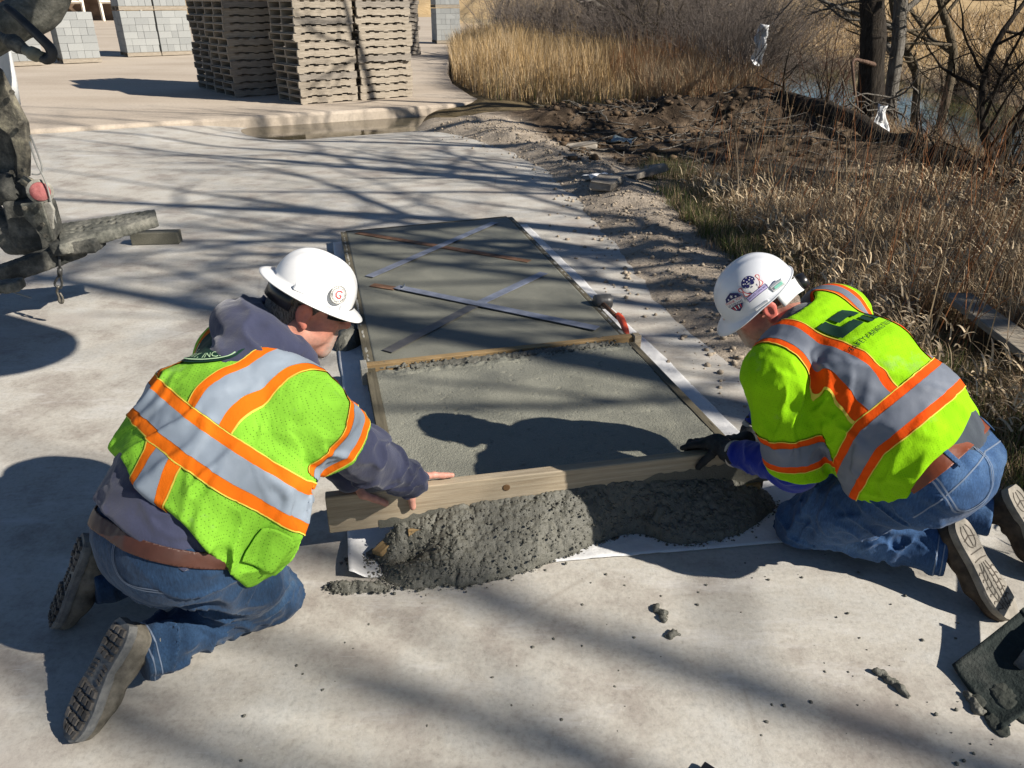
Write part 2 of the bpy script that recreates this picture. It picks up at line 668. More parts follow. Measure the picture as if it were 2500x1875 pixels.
def skin(name):
    m = MT(name, 0.52, 0.35)
    m.b.inputs['Subsurface Weight'].default_value = 0.12
    m.b.inputs['Subsurface Radius'].default_value = (0.9, 0.35, 0.2)
    m.b.inputs['Subsurface Scale'].default_value = 0.006
    a = m.attr('tint')
    f = m.noise(60, 5, 0.6)
    m.col(m.mix(a.outputs[0], m.ramp(f, [(0.3, 0.80), (0.7, 1.12)]), 0.9, 'MULTIPLY'))
    m.bump(m.noise(330, 3), 0.3, 0.001)
    m.bump(m.noise(70, 4), 0.25, 0.002)
    return m.m
M['skin'] = skin('skin')
def hairm(name, c, c2):
    m = MT(name, 0.6, 0.3)
    f = m.noise(60, 4, 0.6, m.coord((6, 6, 0.8)))
    m.col(m.ramp(f, [(0.35, c), (0.65, c2)]))
    m.bump(f, 0.7, 0.004)
    return m.m
M['hair_l'] = hairm('grey_brown_hair', (0.035, 0.028, 0.022), (0.17, 0.15, 0.13))
M['hair_r'] = hairm('brown_grey_hair', (0.05, 0.032, 0.022), (0.26, 0.21, 0.17))
def hatm(name):
    m = MT(name, 0.32, 0.5)
    f = m.noise(16, 6, 0.7)
    g = m.noise(60, 5, 0.75, m.coord((1, 2.5, 0.6)))
    sc = m.ramp(g, [(0.61, 0.0), (0.70, 1.0)])
    base = m.ramp(f, [(0.3, (0.66, 0.665, 0.66)), (0.7, (0.74, 0.74, 0.73))])
    m.col(m.mix(base, (0.46, 0.45, 0.42), m.math('MULTIPLY', sc, 0.45)))
    m.rough(m.ramp(f, [(0.3, 0.28), (0.75, 0.45)]))
    m.bump(m.noise(7, 3), 0.05, 0.01)
    return m.m
M['hat'] = hatm('white_hat_shell')
M['hat_r'] = simple('white_hat_shell_clean', (0.66, 0.68, 0.71), 0.25, 0.5, 0.02, bump=0)
M['white_plastic'] = simple('white_plastic', (0.72, 0.73, 0.73), 0.4, 0.4, 0.04, bump=0)
M['black_plastic'] = simple('black_plastic', (0.012, 0.012, 0.013), 0.3, 0.5, 0.05, bump=0)
M['ink_black'] = simple('ink_black', (0.012, 0.016, 0.014), 0.7, 0.2, 0.1, bump=0)
M['ink_green'] = simple('ink_dark_green', (0.008, 0.035, 0.022), 0.7, 0.2, 0.15, bump=0)
M['ink_navy'] = simple('ink_navy', (0.02, 0.02, 0.10), 0.5, 0.3, 0.05, bump=0)
M['ink_red'] = simple('ink_red', (0.55, 0.05, 0.06), 0.5, 0.3, 0.05, bump=0)
M['ink_pale'] = simple('ink_pale', (0.72, 0.70, 0.66), 0.5, 0.3, 0.05, bump=0)
M['ink_lav'] = simple('ink_lavender', (0.45, 0.40, 0.62), 0.5, 0.3, 0.05, bump=0)
M['ink_mint'] = simple('ink_mint', (0.30, 0.72, 0.58), 0.5, 0.3, 0.05, bump=0)
M['ink_gl'] = simple('ink_pale_green', (0.42, 0.60, 0.36), 0.7, 0.2, 0.05, bump=0)
def lens():
    m = MT('tinted_lens', 0.08, 0.6)
    m.col((0.05, 0.045, 0.045))
    m.b.inputs['Transmission Weight'].default_value = 0.55
    m.b.inputs['IOR'].default_value = 1.2
    return m.m
M['lens'] = lens()
def leather(name, c, dust):
    m = MT(name, 0.7, 0.25)
    f = m.noise(18, 6, 0.65)
    m.col(m.ramp(f, [(0.35, c), (0.62, dust)]))
    m.bump(m.noise(110, 5), 0.4, 0.003)
    m.bump(m.noise(25, 4), 0.4, 0.006)
    return m.m
M['boot_l'] = leather('grey_brown_boot_leather', (0.055, 0.050, 0.040), (0.17, 0.155, 0.125))
M['boot_r'] = leather('dark_brown_boot_leather', (0.022, 0.016, 0.012), (0.085, 0.062, 0.042))
M['sole_l'] = leather('grey_sole', (0.075, 0.080, 0.085), (0.19, 0.19, 0.18))
M['sole_l2'] = leather('caked_lugs', (0.035, 0.033, 0.030), (0.12, 0.11, 0.10))
M['sole_r'] = leather('tan_grey_sole', (0.13, 0.12, 0.10), (0.27, 0.245, 0.205))
M['groove'] = leather('sole_groove', (0.03, 0.026, 0.02), (0.08, 0.065, 0.05))
M['glove'] = leather('black_glove', (0.008, 0.009, 0.010), (0.022, 0.026, 0.028))
M['glove_cuff'] = simple('cream_glove_cuff', (0.42, 0.38, 0.33), 0.9, 0.1)
# ---------------------------------------------------------------- ground heights
def creek_x(y):
    return np.interp(y, [-10, 8, 13, 18, 24, 36, 60, 120], [8.8, 8.6, 8.1, 8.0, 8.3, 6.2, 5.0, -10])
BERM = np.array([(-.75, 12.3), (-.25, 11.2), (.25, 9.9), (.72, 8.7), (1.00, 7.0), (1.14, 5.6), (1.25, 4.4), (1.5, 3.2), (1.75, 2.3)])
def polydist(x, y, P):
    d = np.full(x.shape, 1e9)
    for a, b in zip(P[:-1], P[1:]):
        ab = b - a
        t = np.clip(((x - a[0]) * ab[0] + (y - a[1]) * ab[1]) / (ab @ ab), 0, 1)
        d = np.minimum(d, np.hypot(x - a[0] - t * ab[0], y - a[1] - t * ab[1]))
    return d
def berm_x(y):
    return np.interp(y, BERM[::-1, 1], BERM[::-1, 0])
def grass_edge(y):
    return np.interp(y, [0, 1.5, 2.7, 4.0, 5.6, 8.0, 8.6], [2.6, 2.15, 1.80, 1.62, 1.50, 1.34, 1.6])
YARD_Z = .05
def yard_front(x):
    return 10.9 + .515 * (x + 7.0)
def yard_right(y):
    return np.interp(y, [14.2, 18.6, 28, 45, 90], [-.50, -1.45, -2.1, -3.2, -6])
def pave_z(x, y):
    x = np.asarray(x, float)
    y = np.asarray(y, float)
    f = yard_front(x) - y
    w = np.exp(-(np.clip(f, 0, 9) / 2.1) ** 2) * sstep(-5.2, -2.9, x + .3 * n2(x, y, .9, 4, 3))
    return -.21 * w - .012 * np.exp(-(f / 2.2) ** 2) + .006 * n2(x, y, .6, 3, 2)
def terr_z(x, y):
    x = np.asarray(x, float)
    y = np.asarray(y, float)
    d = polydist(x, y, BERM)
    bx = berm_x(np.clip(y, 2.3, 12.3))
    right = sstep(-.15, .35, x - bx)
    z = -.05 + .075 * right - .35 * sstep(-.45, -1.3, x - bx)
    inb = sstep(1.6, 3.6, y) * sstep(13.2, 11.8, y)
    rough = n2(x, y, 2.3, 11, 5, .6)
    fine = n2(x, y, 9.0, 12, 4, .6)
    z = z + inb * (.13 * np.exp(-(d / .30) ** 2) * (.75 + .7 * rough) * sstep(2.2, 5.0, y) + .035 * np.exp(-((x - bx + .25) / .38) ** 2))
    z = z + .012 * fine * inb * np.exp(-(d / .5) ** 2) * sstep(3.0, 5.0, y)
    # mud bank and ruts
    m = np.exp(-(((x - 2.2) / 1.9) ** 2 + ((y - 12.1) / .85) ** 2)) + .9 * np.exp(-(((x - 4.0) / 1.0) ** 2 + ((y - 11.3) / 1.1) ** 2)) + .55 * np.exp(-(((x - 3.4) / 1.5) ** 2 + ((y - 9.6) / .7) ** 2)) + .5 * np.exp(-(((x - 4.6) / .8) ** 2 + ((y - 8.9) / .6) ** 2))
    z = z + m * (.30 + .30 * n2(x, y, 1.7, 21, 5, .62) + .05 * n2(x, y, 7, 22, 4, .6))
    tr = np.exp(-((y - 10.6 - .12 * (x - 1)) / .75) ** 2) * sstep(.1, .8, x) * sstep(4.5, 3.0, x)
    z = z + tr * (-.03 + .03 * np.sin((y - .12 * x) * 17 + 1.5 * rough) + .02 * fine)
    wild = sstep(.2, 1.2, x - bx) + (y > 13) * 1.0
    z = z + .05 * np.clip(wild, 0, 1) * n2(x, y, .9, 31, 4)
    far = sstep(12.8, 14.5, y) * sstep(-1.5, .3, x - yard_right(np.clip(y, 14.2, 90)))
    z = z + .06 * far
    cd = np.abs(x - creek_x(y))
    z = z - .80 * (1 - sstep(1.7, 3.2, cd + .35 * n2(x, y, .7, 41, 3))) - .12 * (1 - sstep(2.6, 5.0, cd))
    beyond = sstep(3.0, 9.0, x - creek_x(y))
    z = z + .15 * beyond + .5 * sstep(20, 80, x - creek_x(y)) + 6.5 * sstep(60, 330, y) * sstep(-40, 20, x + .2 * y)
    z = z + 3.5 * sstep(120, 380, y)
    return z
def axis(lo, hi, f0, f1, step, g=1.12, mx=9.0):
    a = list(np.arange(f0, f1 + 1e-6, step))
    s_ = step
    while a[-1] < hi:
        s_ = min(s_ * g, mx)
        a.append(a[-1] + s_)
    s_ = step
    b = []
    c = f0
    while c > lo:
        s_ = min(s_ * g, mx)
        c -= s_
        b.append(c)
    return np.array(b[::-1] + a)
def gridmesh(xs, ys, zf, keep=None):
    X, Y = np.meshgrid(xs, ys, indexing='ij')
    Z = zf(X, Y)
    nx, ny = X.shape
    I = np.arange(nx * ny).reshape(nx, ny)
    Q = np.stack([I[:-1, :-1], I[1:, :-1], I[1:, 1:], I[:-1, 1:]], -1).reshape(-1, 4)
    V = np.stack([X.ravel(), Y.ravel(), Z.ravel()], 1)
    if keep is not None:
        K = keep(X, Y).ravel()
        Q = Q[K[Q].all(1)]
        u, inv = np.unique(Q, return_inverse=True)
        V, Q = V[u], inv.reshape(-1, 4)
    return V, Q

# materials of the ground
def m_pave():
    m = MT('old_concrete', 0.9, 0.2)
    a = m.noise(.55, 6, .62)
    b = m.noise(2.6, 6, .7)
    c = m.noise(60, 6, .75)
    base = m.ramp(a, [(.30, (.36, .318, .268)), (.52, (.435, .40, .35)), (.72, (.47, .45, .41))])
    base = m.mix(base, m.ramp(b, [(.36, (.275, .232, .198)), (.50, (.44, .40, .345)), (.74, (.50, .485, .455))]), .72)
    base = m.mix(base, m.ramp(c, [(.3, .70), (.5, .98), (.72, 1.12)]), .8, 'MULTIPLY')
    base = m.mix(base, (.965, 1.0, 1.02), 1.0, 'MULTIPLY')
    wsp = m.voro(70, 'F1')
    base = m.mix(base, (.66, .65, .62), m.math('MULTIPLY', m.ramp(wsp, [(.05, 1.0), (.10, 0.0)]), m.ramp(m.noise(2.1, 3), [(.50, 0.0), (.60, .7)])))
    scr = m.noise(30, 3, .6, m.coord((.25, 5, 1), (0, 0, 1.1)))
    base = m.mix(base, (.60, .595, .58), m.ramp(scr, [(.68, 0.0), (.74, .45)]))
    v = m.voro(150, 'F1')
    sp = m.ramp(v, [(.04, .45), (.09, 1.0)])
    base = m.mix(base, sp, m.ramp(m.noise(9, 3), [(.52, 0.0), (.62, .8)]), 'MULTIPLY')
    # scuffed milky streaks
    st = m.noise(3.2, 6, .75, m.coord((.35, 1.3, 1), (0, 0, .5)))
    base = m.mix(base, (.56, .55, .53), m.ramp(st, [(.54, 0.0), (.70, .65)]))
    bl = m.noise(1.25, 4, .55, m.coord((1, 1.5, 1), (0, 0, .3)))
    base = m.mix(base, (.305, .272, .248), m.ramp(bl, [(.56, 0.0), (.70, .60)]))
    # hair cracks
    e = m.n('TexVoronoi', feature='DISTANCE_TO_EDGE', i={'Scale': .42})
    wv = m.mix(m.coord(), m.n('TexNoise', i={'Scale': 1.3, 'Detail': 6}).outputs['Color'], .16)
    m.l(wv, e.inputs['Vector'])
    base = m.mix(base, (.20, .17, .14), m.math('MULTIPLY', m.ramp(e.outputs[0], [(.0, .35), (.004, 0.0)]), m.ramp(m.noise(.8, 3), [(.50, 0.0), (.60, 1.0)])))
    m.col(base)
    m.bump(c, .30, .004)
    m.bump(b, .25, .02)
    return m.m
def m_yard():
    m = MT('yard_concrete', 0.9, 0.2)
    a = m.noise(.25, 6, .6, m.coord((1, 2.4, 1), (0, 0, .5)))
    c = m.noise(24, 6, .7)
    base = m.ramp(a, [(.3, (.36, .30, .235)), (.55, (.45, .385, .31)), (.75, (.49, .43, .355))])
    base = m.mix(base, m.ramp(c, [(.3, .78), (.7, 1.1)]), .8, 'MULTIPLY')
    m.col(base)
    m.bump(c, .3, .01)
    return m.m
def m_earth():
    m = MT('earth', 0.97, 0.1)
    a = m.attr('zone')
    n = m.noise(3.5, 7, .7)
    f = m.noise(40, 6, .72)
    dust = m.ramp(n, [(.3, (.27, .225, .175)), (.55, (.395, .335, .265)), (.75, (.46, .405, .335))])
    mud = m.mix(m.ramp(n, [(.32, (.030, .023, .017)), (.52, (.095, .068, .046)), (.72, (.25, .185, .125))]), m.ramp(m.noise(.9, 5, .6), [(.38, .45), (.62, 1.35)]), .9, 'MULTIPLY')
    litter = m.ramp(n, [(.3, (.055, .045, .025)), (.55, (.15, .115, .065)), (.75, (.27, .205, .12))])
    straw = m.ramp(m.noise(.6, 6, .65), [(.3, (.30, .205, .105)), (.5, (.44, .315, .165)), (.7, (.50, .385, .225))])
    sp = m.n('SeparateColor')
    m.l(a.outputs[0], sp.inputs[0])
    c = m.mix(dust, mud, sp.outputs[0])
    c = m.mix(c, litter, sp.outputs[1])
    c = m.mix(c, straw, sp.outputs[2])
    m.col(m.mix(c, m.ramp(f, [(.25, .55), (.55, 1.0), (.8, 1.2)]), .85, 'MULTIPLY'))
    m.bump(f, .8, .02)
    m.bump(m.noise(11, 6, .7), .6, .05)
    return m.m
V, Q = gridmesh(axis(-160, 240, -1.4, 6.2, .05), axis(-6, 420, 1.9, 13.6, .055), terr_z)
ground = struct(mk('ground', V, Q, m_earth()))
x, y = V[:, 0], V[:, 1]
d = polydist(x, y, BERM)
bx = berm_x(np.clip(y, 2.3, 12.3))
jit = .25 * n2(x, y, 1.6, 51, 4)
mud = sstep(.25, .75, x - bx + jit) * sstep(8.2, 8.8, y + jit + .12 * np.clip(x - 2, 0, 5)) * sstep(13.7, 12.9, y + jit) * sstep(7.2, 6.0, x)
lit = sstep(.10, .35, x - grass_edge(np.clip(y, 0, 8.6)) + jit * .5) * (1 - mud) * (y < 13.5) + (y >= 13.0) * (x > -2.5) * (x - creek_x(y) < 2.5)
stw = sstep(1.5, 4.0, x - creek_x(y))
stw = np.maximum(stw, sstep(60, 90, y))
vcol(ground.data, 'zone', np.stack([np.clip(mud, 0, 1), np.clip(lit, 0, 1) * (1 - stw), stw], 1))

pm = m_pave()
V, Q = gridmesh(axis(-70, 2.2, -4.2, 2.0, .07), axis(-5, 60, .6, 14.4, .07),
                pave_z, lambda X, Y: (X < berm_x(np.clip(Y, 2.3, 12.3)) + .25) & (Y < yard_front(X) + .3) & (X < 2.4))
struct(mk('pavement', V, Q, pm))
# near the camera the pavement runs on to the right under the dirt
mk_x = None
# yard slab with a rounded lip
ym = m_yard()
front = [(x, yard_front(x)) for x in np.linspace(-60, -1.2, 60)]
corner = [(-.85, 14.12), (-.62, 14.34), (-.52, 14.65)]
side = [(yard_right(y), y) for y in np.linspace(15.2, 90, 30)]
loop = np.array(front + corner + side)
nr = np.gradient(loop, axis=0)
nr = np.stack([nr[:, 1], -nr[:, 0]], 1)
nr /= np.linalg.norm(nr, axis=1)[:, None]
jl = .02 * n2(loop[:, 0], loop[:, 1], 1.5, 61, 3)
rings = [(0, -.45), (0, YARD_Z - .045), (-.012, YARD_Z - .015), (-.045, YARD_Z)]
Vy, Fy = [], []
for o_, z_ in rings:
    for p, q, j_ in zip(loop, nr, jl):
        Vy.append((p[0] + q[0] * (o_ + j_), p[1] + q[1] * (o_ + j_), z_))
L_ = len(loop)
for i in range(len(rings) - 1):
    for j in range(L_ - 1):
        Fy.append((i * L_ + j, i * L_ + j + 1, (i + 1) * L_ + j + 1, (i + 1) * L_ + j))
k0 = (len(rings) - 1) * L_
Vy.append((-60, 90, YARD_Z))
Fy.append(tuple(range(k0, k0 + L_)) + (len(Vy) - 1,))
struct(mk('yard', Vy, Fy, ym, None, False))

# water
def m_water(name, c, rough):
    m = MT(name, rough, .6)
    f = m.noise(1.6, 6, .65, m.coord((1, .5, 1)))
    m.col(m.ramp(f, [(.35, c[0]), (.6, c[1])]))
    m.bump(m.noise(7, 4), .06, .02)
    return m.m
V = [(-5.0, 10.6, -.115), (.4, 10.6, -.115), (.4, 15.0, -.115), (-5.0, 15.0, -.115)]
struct(mk('puddle', V, [(0, 1, 2, 3)], m_water('puddle_water', ((.055, .045, .022), (.10, .082, .045)), .06), None, False))
yy = np.linspace(2, 110, 60)
cx_ = creek_x(yy)
V = [(a - 3.4, b, -.36) for a, b in zip(cx_, yy)] + [(a + 3.4, b, -.36) for a, b in zip(cx_, yy)]
struct(mk('creek', V, [(i, i + 60, i + 61, i + 1) for i in range(59)], m_water('creek_water', ((.018, .024, .014), (.075, .085, .03)), .07), None, False))

# ---------------------------------------------------------------- wood, concrete and other site materials
def m_wood(name, c0, c1, grain=(1.2, 26, 26), knots=True, wet=0.0, rough=.8):
    m = MT(name, rough, .2)
    co = m.coord(grain)
    g = m.noise(2.4, 6, .65, co, .6)
    f = m.noise(9, 4, .6, m.coord((grain[0] * 2, grain[1] * 2, grain[2] * 2)))
    base = m.ramp(g, [(.28, c0), (.52, tuple((a + b) / 2 for a, b in zip(c0, c1))), (.74, c1)])
    base = m.mix(base, m.ramp(f, [(.3, .72), (.7, 1.12)]), .8, 'MULTIPLY')
    if knots:
        v = m.voro(2.6, 'F1', m.coord((1, 7, 7)))
        base = m.mix(base, tuple(x * .35 for x in c0), m.ramp(v, [(.04, .85), (.10, 0.0)]))
    m.col(base)
    m.bump(g, .35, .003)
    m.bump(f, .25, .002)
    return m.m
M['pine'] = m_wood('pine_screed', (.26, .205, .135), (.45, .385, .285), (1.0, 34, 34))
M['form_wood'] = m_wood('form_wood', (.20, .130, .060), (.36, .255, .13))
M['wet_form'] = m_wood('wet_form_wood', (.075, .066, .045), (.17, .150, .105))
M['old_plank'] = m_wood('weathered_plank', (.19, .165, .13), (.36, .32, .255))
M['pallet'] = m_wood('pallet_wood', (.225, .19, .145), (.42, .37, .30), (2.2, 20, 20), False)
M['pallet2'] = m_wood('pallet_wood_grey', (.165, .145, .12), (.33, .295, .25), (2.2, 20, 20), False)
def m_fresh(name, c0, c1, bs=220, bst=.5, rough=.62, coarse=0.0):
    m = MT(name, rough, .35)
    f = m.noise(bs, 5, .7)
    g = m.noise(3.0, 5, .6)
    v = m.voro(bs * .55, 'F1')
    base = m.ramp(g, [(.3, c0), (.7, c1)])
    base = m.mix(base, m.ramp(f, [(.3, .62), (.6, 1.05), (.8, 1.35)]), .8, 'MULTIPLY')
    pit = m.ramp(v, [(.0, .45), (.16, 1.0)])
    base = m.mix(base, pit, coarse, 'MULTIPLY')
    m.col(base)
    m.rough(m.ramp(g, [(.3, rough - .14), (.7, rough + .1)]))
    m.bump(f, bst, .004)
    if coarse:
        m.bump(v, .45 * coarse, .005)
    return m.m
M['fresh_smooth'] = m_fresh('fresh_concrete_floated', (.140, .142, .116), (.188, .188, .155), 300, .25, .60, .25)
M['fresh_rough'] = m_fresh('fresh_concrete_screeded', (.200, .200, .162), (.255, .254, .208), 260, .6, .68, .8)
M['fresh_wet'] = m_fresh('fresh_concrete_wet', (.078, .077, .063), (.140, .137, .114), 260, .6, .48, .3)
M['dry_smear'] = m_fresh('dried_smear', (.24, .235, .205), (.38, .37, .33), 200, .5, .85, .3)
def m_sheet():
    m = MT('white_poly_sheet', .38, .4)
    f = m.noise(5, 6, .7)
    sp = m.voro(26, 'F1')
    base = m.ramp(f, [(.3, (.50, .50, .50)), (.7, (.66, .66, .655))])
    m.col(m.mix(base, (.12, .118, .10), m.ramp(sp, [(.04, .8), (.09, 0.0)])))
    m.bump(m.noise(10, 5, .6), .5, .02)
    return m.m
M['sheet'] = m_sheet()
M['steel_strip'] = simple('film_covered_steel', (.155, .172, .22), .42, .5, .2, 12, metal=.1, bump=.1)
M['rust_strip'] = simple('rusty_steel', (.155, .085, .05), .7, .3, .3, 14, metal=.1, bump=.3, bscale=60)
M['dark_strip'] = simple('dark_oiled_steel', (.085, .082, .080), .4, .5, .25, 10, metal=.3, bump=.1)

# ---------------------------------------------------------------- forms, slabs, sheet
def board(name, a, b, w, h, z0, mat, label, cat='board', group=None, bev=.0025):
    """plank on edge from a to b (xy), thickness w to the left of a-b, height h"""
    a, b = np.asarray(a, float), np.asarray(b, float)
    ex = nrm(np.append(b - a, 0))
    ey = np.cross(A(0, 0, 1), ex)
    L = np.linalg.norm(b - a)
    o = bpy.data.objects.new(name, None)
    P, F = bevbox(A(L / 2, w / 2, h / 2), bev)
    me = to_mesh(name, P, F, False, mat)
    ob_ = ob(name, me)
    bpy.data.objects.remove(o)
    c = np.append((a + b) / 2, z0 + h / 2) + ey * w / 2
    ob_.matrix_world = Matrix(((ex[0], ey[0], 0, c[0]), (ex[1], ey[1], 0, c[1]), (0, 0, 1, c[2]), (0, 0, 0, 1)))
    return tag(ob_, label, cat, group)
FA, FB = A(-1.237, 5.646), A(-.033, 6.094)               # far corners, inside of the forms
CA, CB = A(-.645, 3.271), A(.574, 3.612)                 # division between the slabs
ad = nrm(CA - FA)
NA, NB = CA + ad * 1.235, CB + nrm(CB - FB) * 1.30       # near end
ZS = .10
fg = 'wooden form boards round the slabs'
board('form_board', FA, CA, -.038, ZS - .003, .004, M['wet_form'], 'concrete-smeared form board along the floated slab, on the pavement side', 'board', fg)
board('form_board', CA + ad * .04, NA, -.038, ZS - .002, .004, M['wet_form'], 'wet form board beside the rough slab, near the bare-handed worker', 'board', fg)
board('form_board', FB, CB, .038, ZS - .003, .004, M['wet_form'], 'concrete-smeared form board along the floated slab, on the dirt side', 'board', fg)
board('form_board', CB + nrm(NB - CB) * .04, NB, .038, ZS - .001, .004, M['wet_form'], 'bare wet form board along the rough slab beside the white plastic strip', 'board', fg)
board('form_board', FA, FB, .038, ZS - .004, .004, M['wet_form'], 'form board closing the far end of the floated slab', 'board', fg)
board('divider_board', CA - A(.037, -.0), CB + A(.055, .014), .038, ZS + .012, .004, M['form_wood'], 'pale divider board between the two fresh slabs, half buried in mortar', 'board')
board('form_board', NA, NB, -.038, ZS - .006, .004, M['form_wood'], 'form board at the near end under the spilled concrete', 'board', fg)
# end block of the divider
cb = CB + A(.062, .012)
tag(MB().box((cb[0], cb[1] + .008, ZS - .012), (.036, .048, .070), rotm((.97, .24, 0), (-.24, .97, 0)), .002).build('wood_block', M['pine']), 'short pale wood block at the end of the divider board', 'block')
ca = CA + A(-.052, .004)
tag(MB().box((ca[0], ca[1], ZS - .022), (.030, .10, .086), rotm((.97, .24, 0), (-.24, .97, 0)), .002).build('wood_block', M['dry_smear']), 'mortar-whitened wood block between the two side forms', 'block')

def quad_grid(c, n, m, zf):
    """bilinear patch of four corners c (xy), n by m cells"""
    u = np.linspace(0, 1, n + 1)[:, None]
    w = np.linspace(0, 1, m + 1)[None, :]
    P = [(c[0][k] * (1 - u) * (1 - w) + c[1][k] * u * (1 - w) + c[2][k] * u * w + c[3][k] * (1 - u) * w) for k in (0, 1)]
    Z = zf(P[0], P[1], u + 0 * w, w + 0 * u)
    I = np.arange((n + 1) * (m + 1)).reshape(n + 1, m + 1)
    Qd = np.stack([I[:-1, :-1], I[1:, :-1], I[1:, 1:], I[:-1, 1:]], -1).reshape(-1, 4)
    return np.stack([P[0].ravel(), P[1].ravel(), Z.ravel()], 1), Qd
def solid(V, Q, zb):
    """closes a patch down to zb"""
    e = np.concatenate([Q[:, [i, (i + 1) % 4]] for i in range(4)])
    key = np.sort(e, 1)
    u, idx, cnt = np.unique(key, axis=0, return_index=True, return_counts=True)
    bd = e[idx[cnt == 1]]
    n = len(V)
    V2 = V.copy()
    V2[:, 2] = zb
    S = np.stack([bd[:, 1], bd[:, 0], bd[:, 0] + n, bd[:, 1] + n], 1)
    return np.concatenate([V, V2]), np.concatenate([Q, S])
smear = lambda u, w: np.minimum(np.minimum(u, 1 - u), np.minimum(w, 1 - w))
V, Q = quad_grid((FA, FB, CB - ad * .012, CA - ad * .012), 90, 150, lambda X, Y, u, w: ZS + .0025 * n2(X, Y, 5, 71, 4) + .0012 * n2(X, Y, 40, 72, 3) + .008 * (w > .985) * (n2(X, Y, 22, 73, 3) + .3))
V, Q = solid(V, Q, .01)
s1 = tag(mk('concrete_slab', V, Q, M['fresh_smooth']), 'smooth floated fresh concrete slab with crossed steel strips lying on it', 'slab')
V, Q = quad_grid((CA + ad * .032, CB + nrm(NB - CB) * .032, NB, NA), 240, 250, lambda X, Y, u, w: ZS - .002 + .004 * n2(X, Y, 6, 74, 4) + .0022 * np.abs(n2(X, Y, 70, 75, 3)) - .004 * (n2(X, Y, 60, 76, 2) > .58) + .016 * (w < .05) * np.clip(n2(X, Y, 20, 77, 4) + .15, 0, 1))
V, Q = solid(V, Q, .01)
tag(mk('concrete_slab', V, Q, M['fresh_rough']), 'rough freshly screeded concrete slab with the screed board on it', 'slab')
# mortar smeared along the form tops of the far slab
def ridge(name, a, b, w, zc, amp, seed, mat, label, n=160, m=10, cat='mortar', side=0.0, gap=.0):
    a, b = np.asarray(a, float), np.asarray(b, float)
    t = nrm(np.append(b - a, 0))
    s_ = np.cross(A(0, 0, 1), t)
    u = np.linspace(0, 1, n)
    q = np.linspace(-1, 1, m)
    U, W = np.meshgrid(u, q, indexing='ij')
    ww = w * (1 + .45 * n2(U * 60, U * 0, 1, seed, 3))
    X = a[0] + (b[0] - a[0]) * U + s_[0] * (W * ww + side)
    Y = a[1] + (b[1] - a[1]) * U + s_[1] * (W * ww + side)
    Z = zc + amp * (1 - W ** 2) * (.55 + .6 * n2(X, Y, 38, seed + 1, 4)) - .006 * W ** 2 - gap * (n2(U * 40, U * 0, .35, seed + 4, 2) > .1)
    I = np.arange(n * m).reshape(n, m)
    Qd = np.stack([I[:-1, :-1], I[1:, :-1], I[1:, 1:], I[:-1, 1:]], -1).reshape(-1, 4)
    Vv, Qd = solid(np.stack([X.ravel(), Y.ravel(), Z.ravel()], 1), Qd, zc - .012)
    return tag(mk(name, Vv, Qd, mat), label, cat)
ridge('mortar_smear', FA - ad * -.01 + A(-.022, -.004), CA - ad * .09 + A(-.022, -.004), .019, ZS - .003, .008, 81, M['dry_smear'], 'pale mortar smear drying on the form along the floated slab, pavement side')
ridge('mortar_smear', FB + A(.020, .004), CB - ad * .07 + A(.020, .004), .020, ZS - .003, .008, 84, M['dry_smear'], 'pale mortar smear drying on the form along the floated slab, dirt side')
ridge('mortar_spill', CA + ad * .035 + A(.16, .045), CB + ad * .03 - A(.10, .026), .028, ZS + .002, .022, 87, M['fresh_wet'], 'lumpy line of mortar spilled along the divider board', 260, 16)
ridge('mortar_spill', CA - ad * .03 + A(.02, .005), CB - ad * .025 - A(.02, .005), .022, ZS + .003, .016, 187, M['fresh_wet'], 'ragged mortar lip on the floated side of the divider board', 260, 12)
# plastic sheet
sx = nrm(A(.97, .24))
sh_c = [FA - sx * .10 - ad * .08, FB + sx * .19 - ad * .10, NB + sx * .20 + ad * .28, NA - sx * .20 + ad * .12]
def zsh(X, Y, u, w):
    e_ = np.minimum(np.minimum(u, 1 - u), 1 - w)
    return .006 + .010 * np.clip(n2(X, Y, 5, 91, 4) + .1, 0, 1) * sstep(.0, .03, e_) + .035 * sstep(.035, 0, u) * sstep(.90, 1.0, w) + .012 * sstep(.03, 0, 1 - w) * np.clip(n2(X, Y, 9, 92, 3), 0, 1)
V, Q = quad_grid(sh_c, 110, 220, zsh)
edge_j = .018 * n2(V[:, 1], V[:, 0], 2.2, 93, 3)
V[:, 0] += edge_j
sh = tag(mk('plastic_sheet', V, Q, M['sheet']), 'white plastic sheet spread under the slab forms, dotted with mortar', 'plastic sheet')
thick(sh, .0008)
# steel strips on the floated slab
def strip(p, q, mat, label, w=.06, lift=.004, th=.003):
    a, b = gz(*p, ZS), gz(*q, ZS)
    d_ = b - a
    L = np.linalg.norm(d_)
    R_ = rotm(d_, np.cross(A(0, 0, 1), d_))
    o = MB().box((0, 0, 0), (L, w, th), None, .0006).build('steel_strip', mat)
    o.matrix_world = Matrix.Translation(Vector((a + b) / 2 + A(0, 0, lift))) @ Matrix(R_.tolist()).to_4x4()
    return tag(o, label, 'strip', 'steel strips on the floated slab')
strip((901, 678), (1208, 545), M['steel_strip'], 'blue-grey steel strip nearest the far end board', lift=.0075)
strip((872, 569), (1292, 639), M['rust_strip'], 'rusty strip half sunk in the slab near its far end', lift=.0035)
strip((968, 704), (1458, 806), M['steel_strip'], 'blue-grey steel strip with curled film at its end', lift=.0105, w=.062)
strip((945, 860), (1160, 747), M['dark_strip'], 'dark rust-edged strip pointing at the mortar-whitened wood block', lift=.0055, w=.062)
strip((1164, 745), (1328, 668), M['steel_strip'], 'short blue strip running up from the middle of the nearer cross', lift=.0058, w=.06)
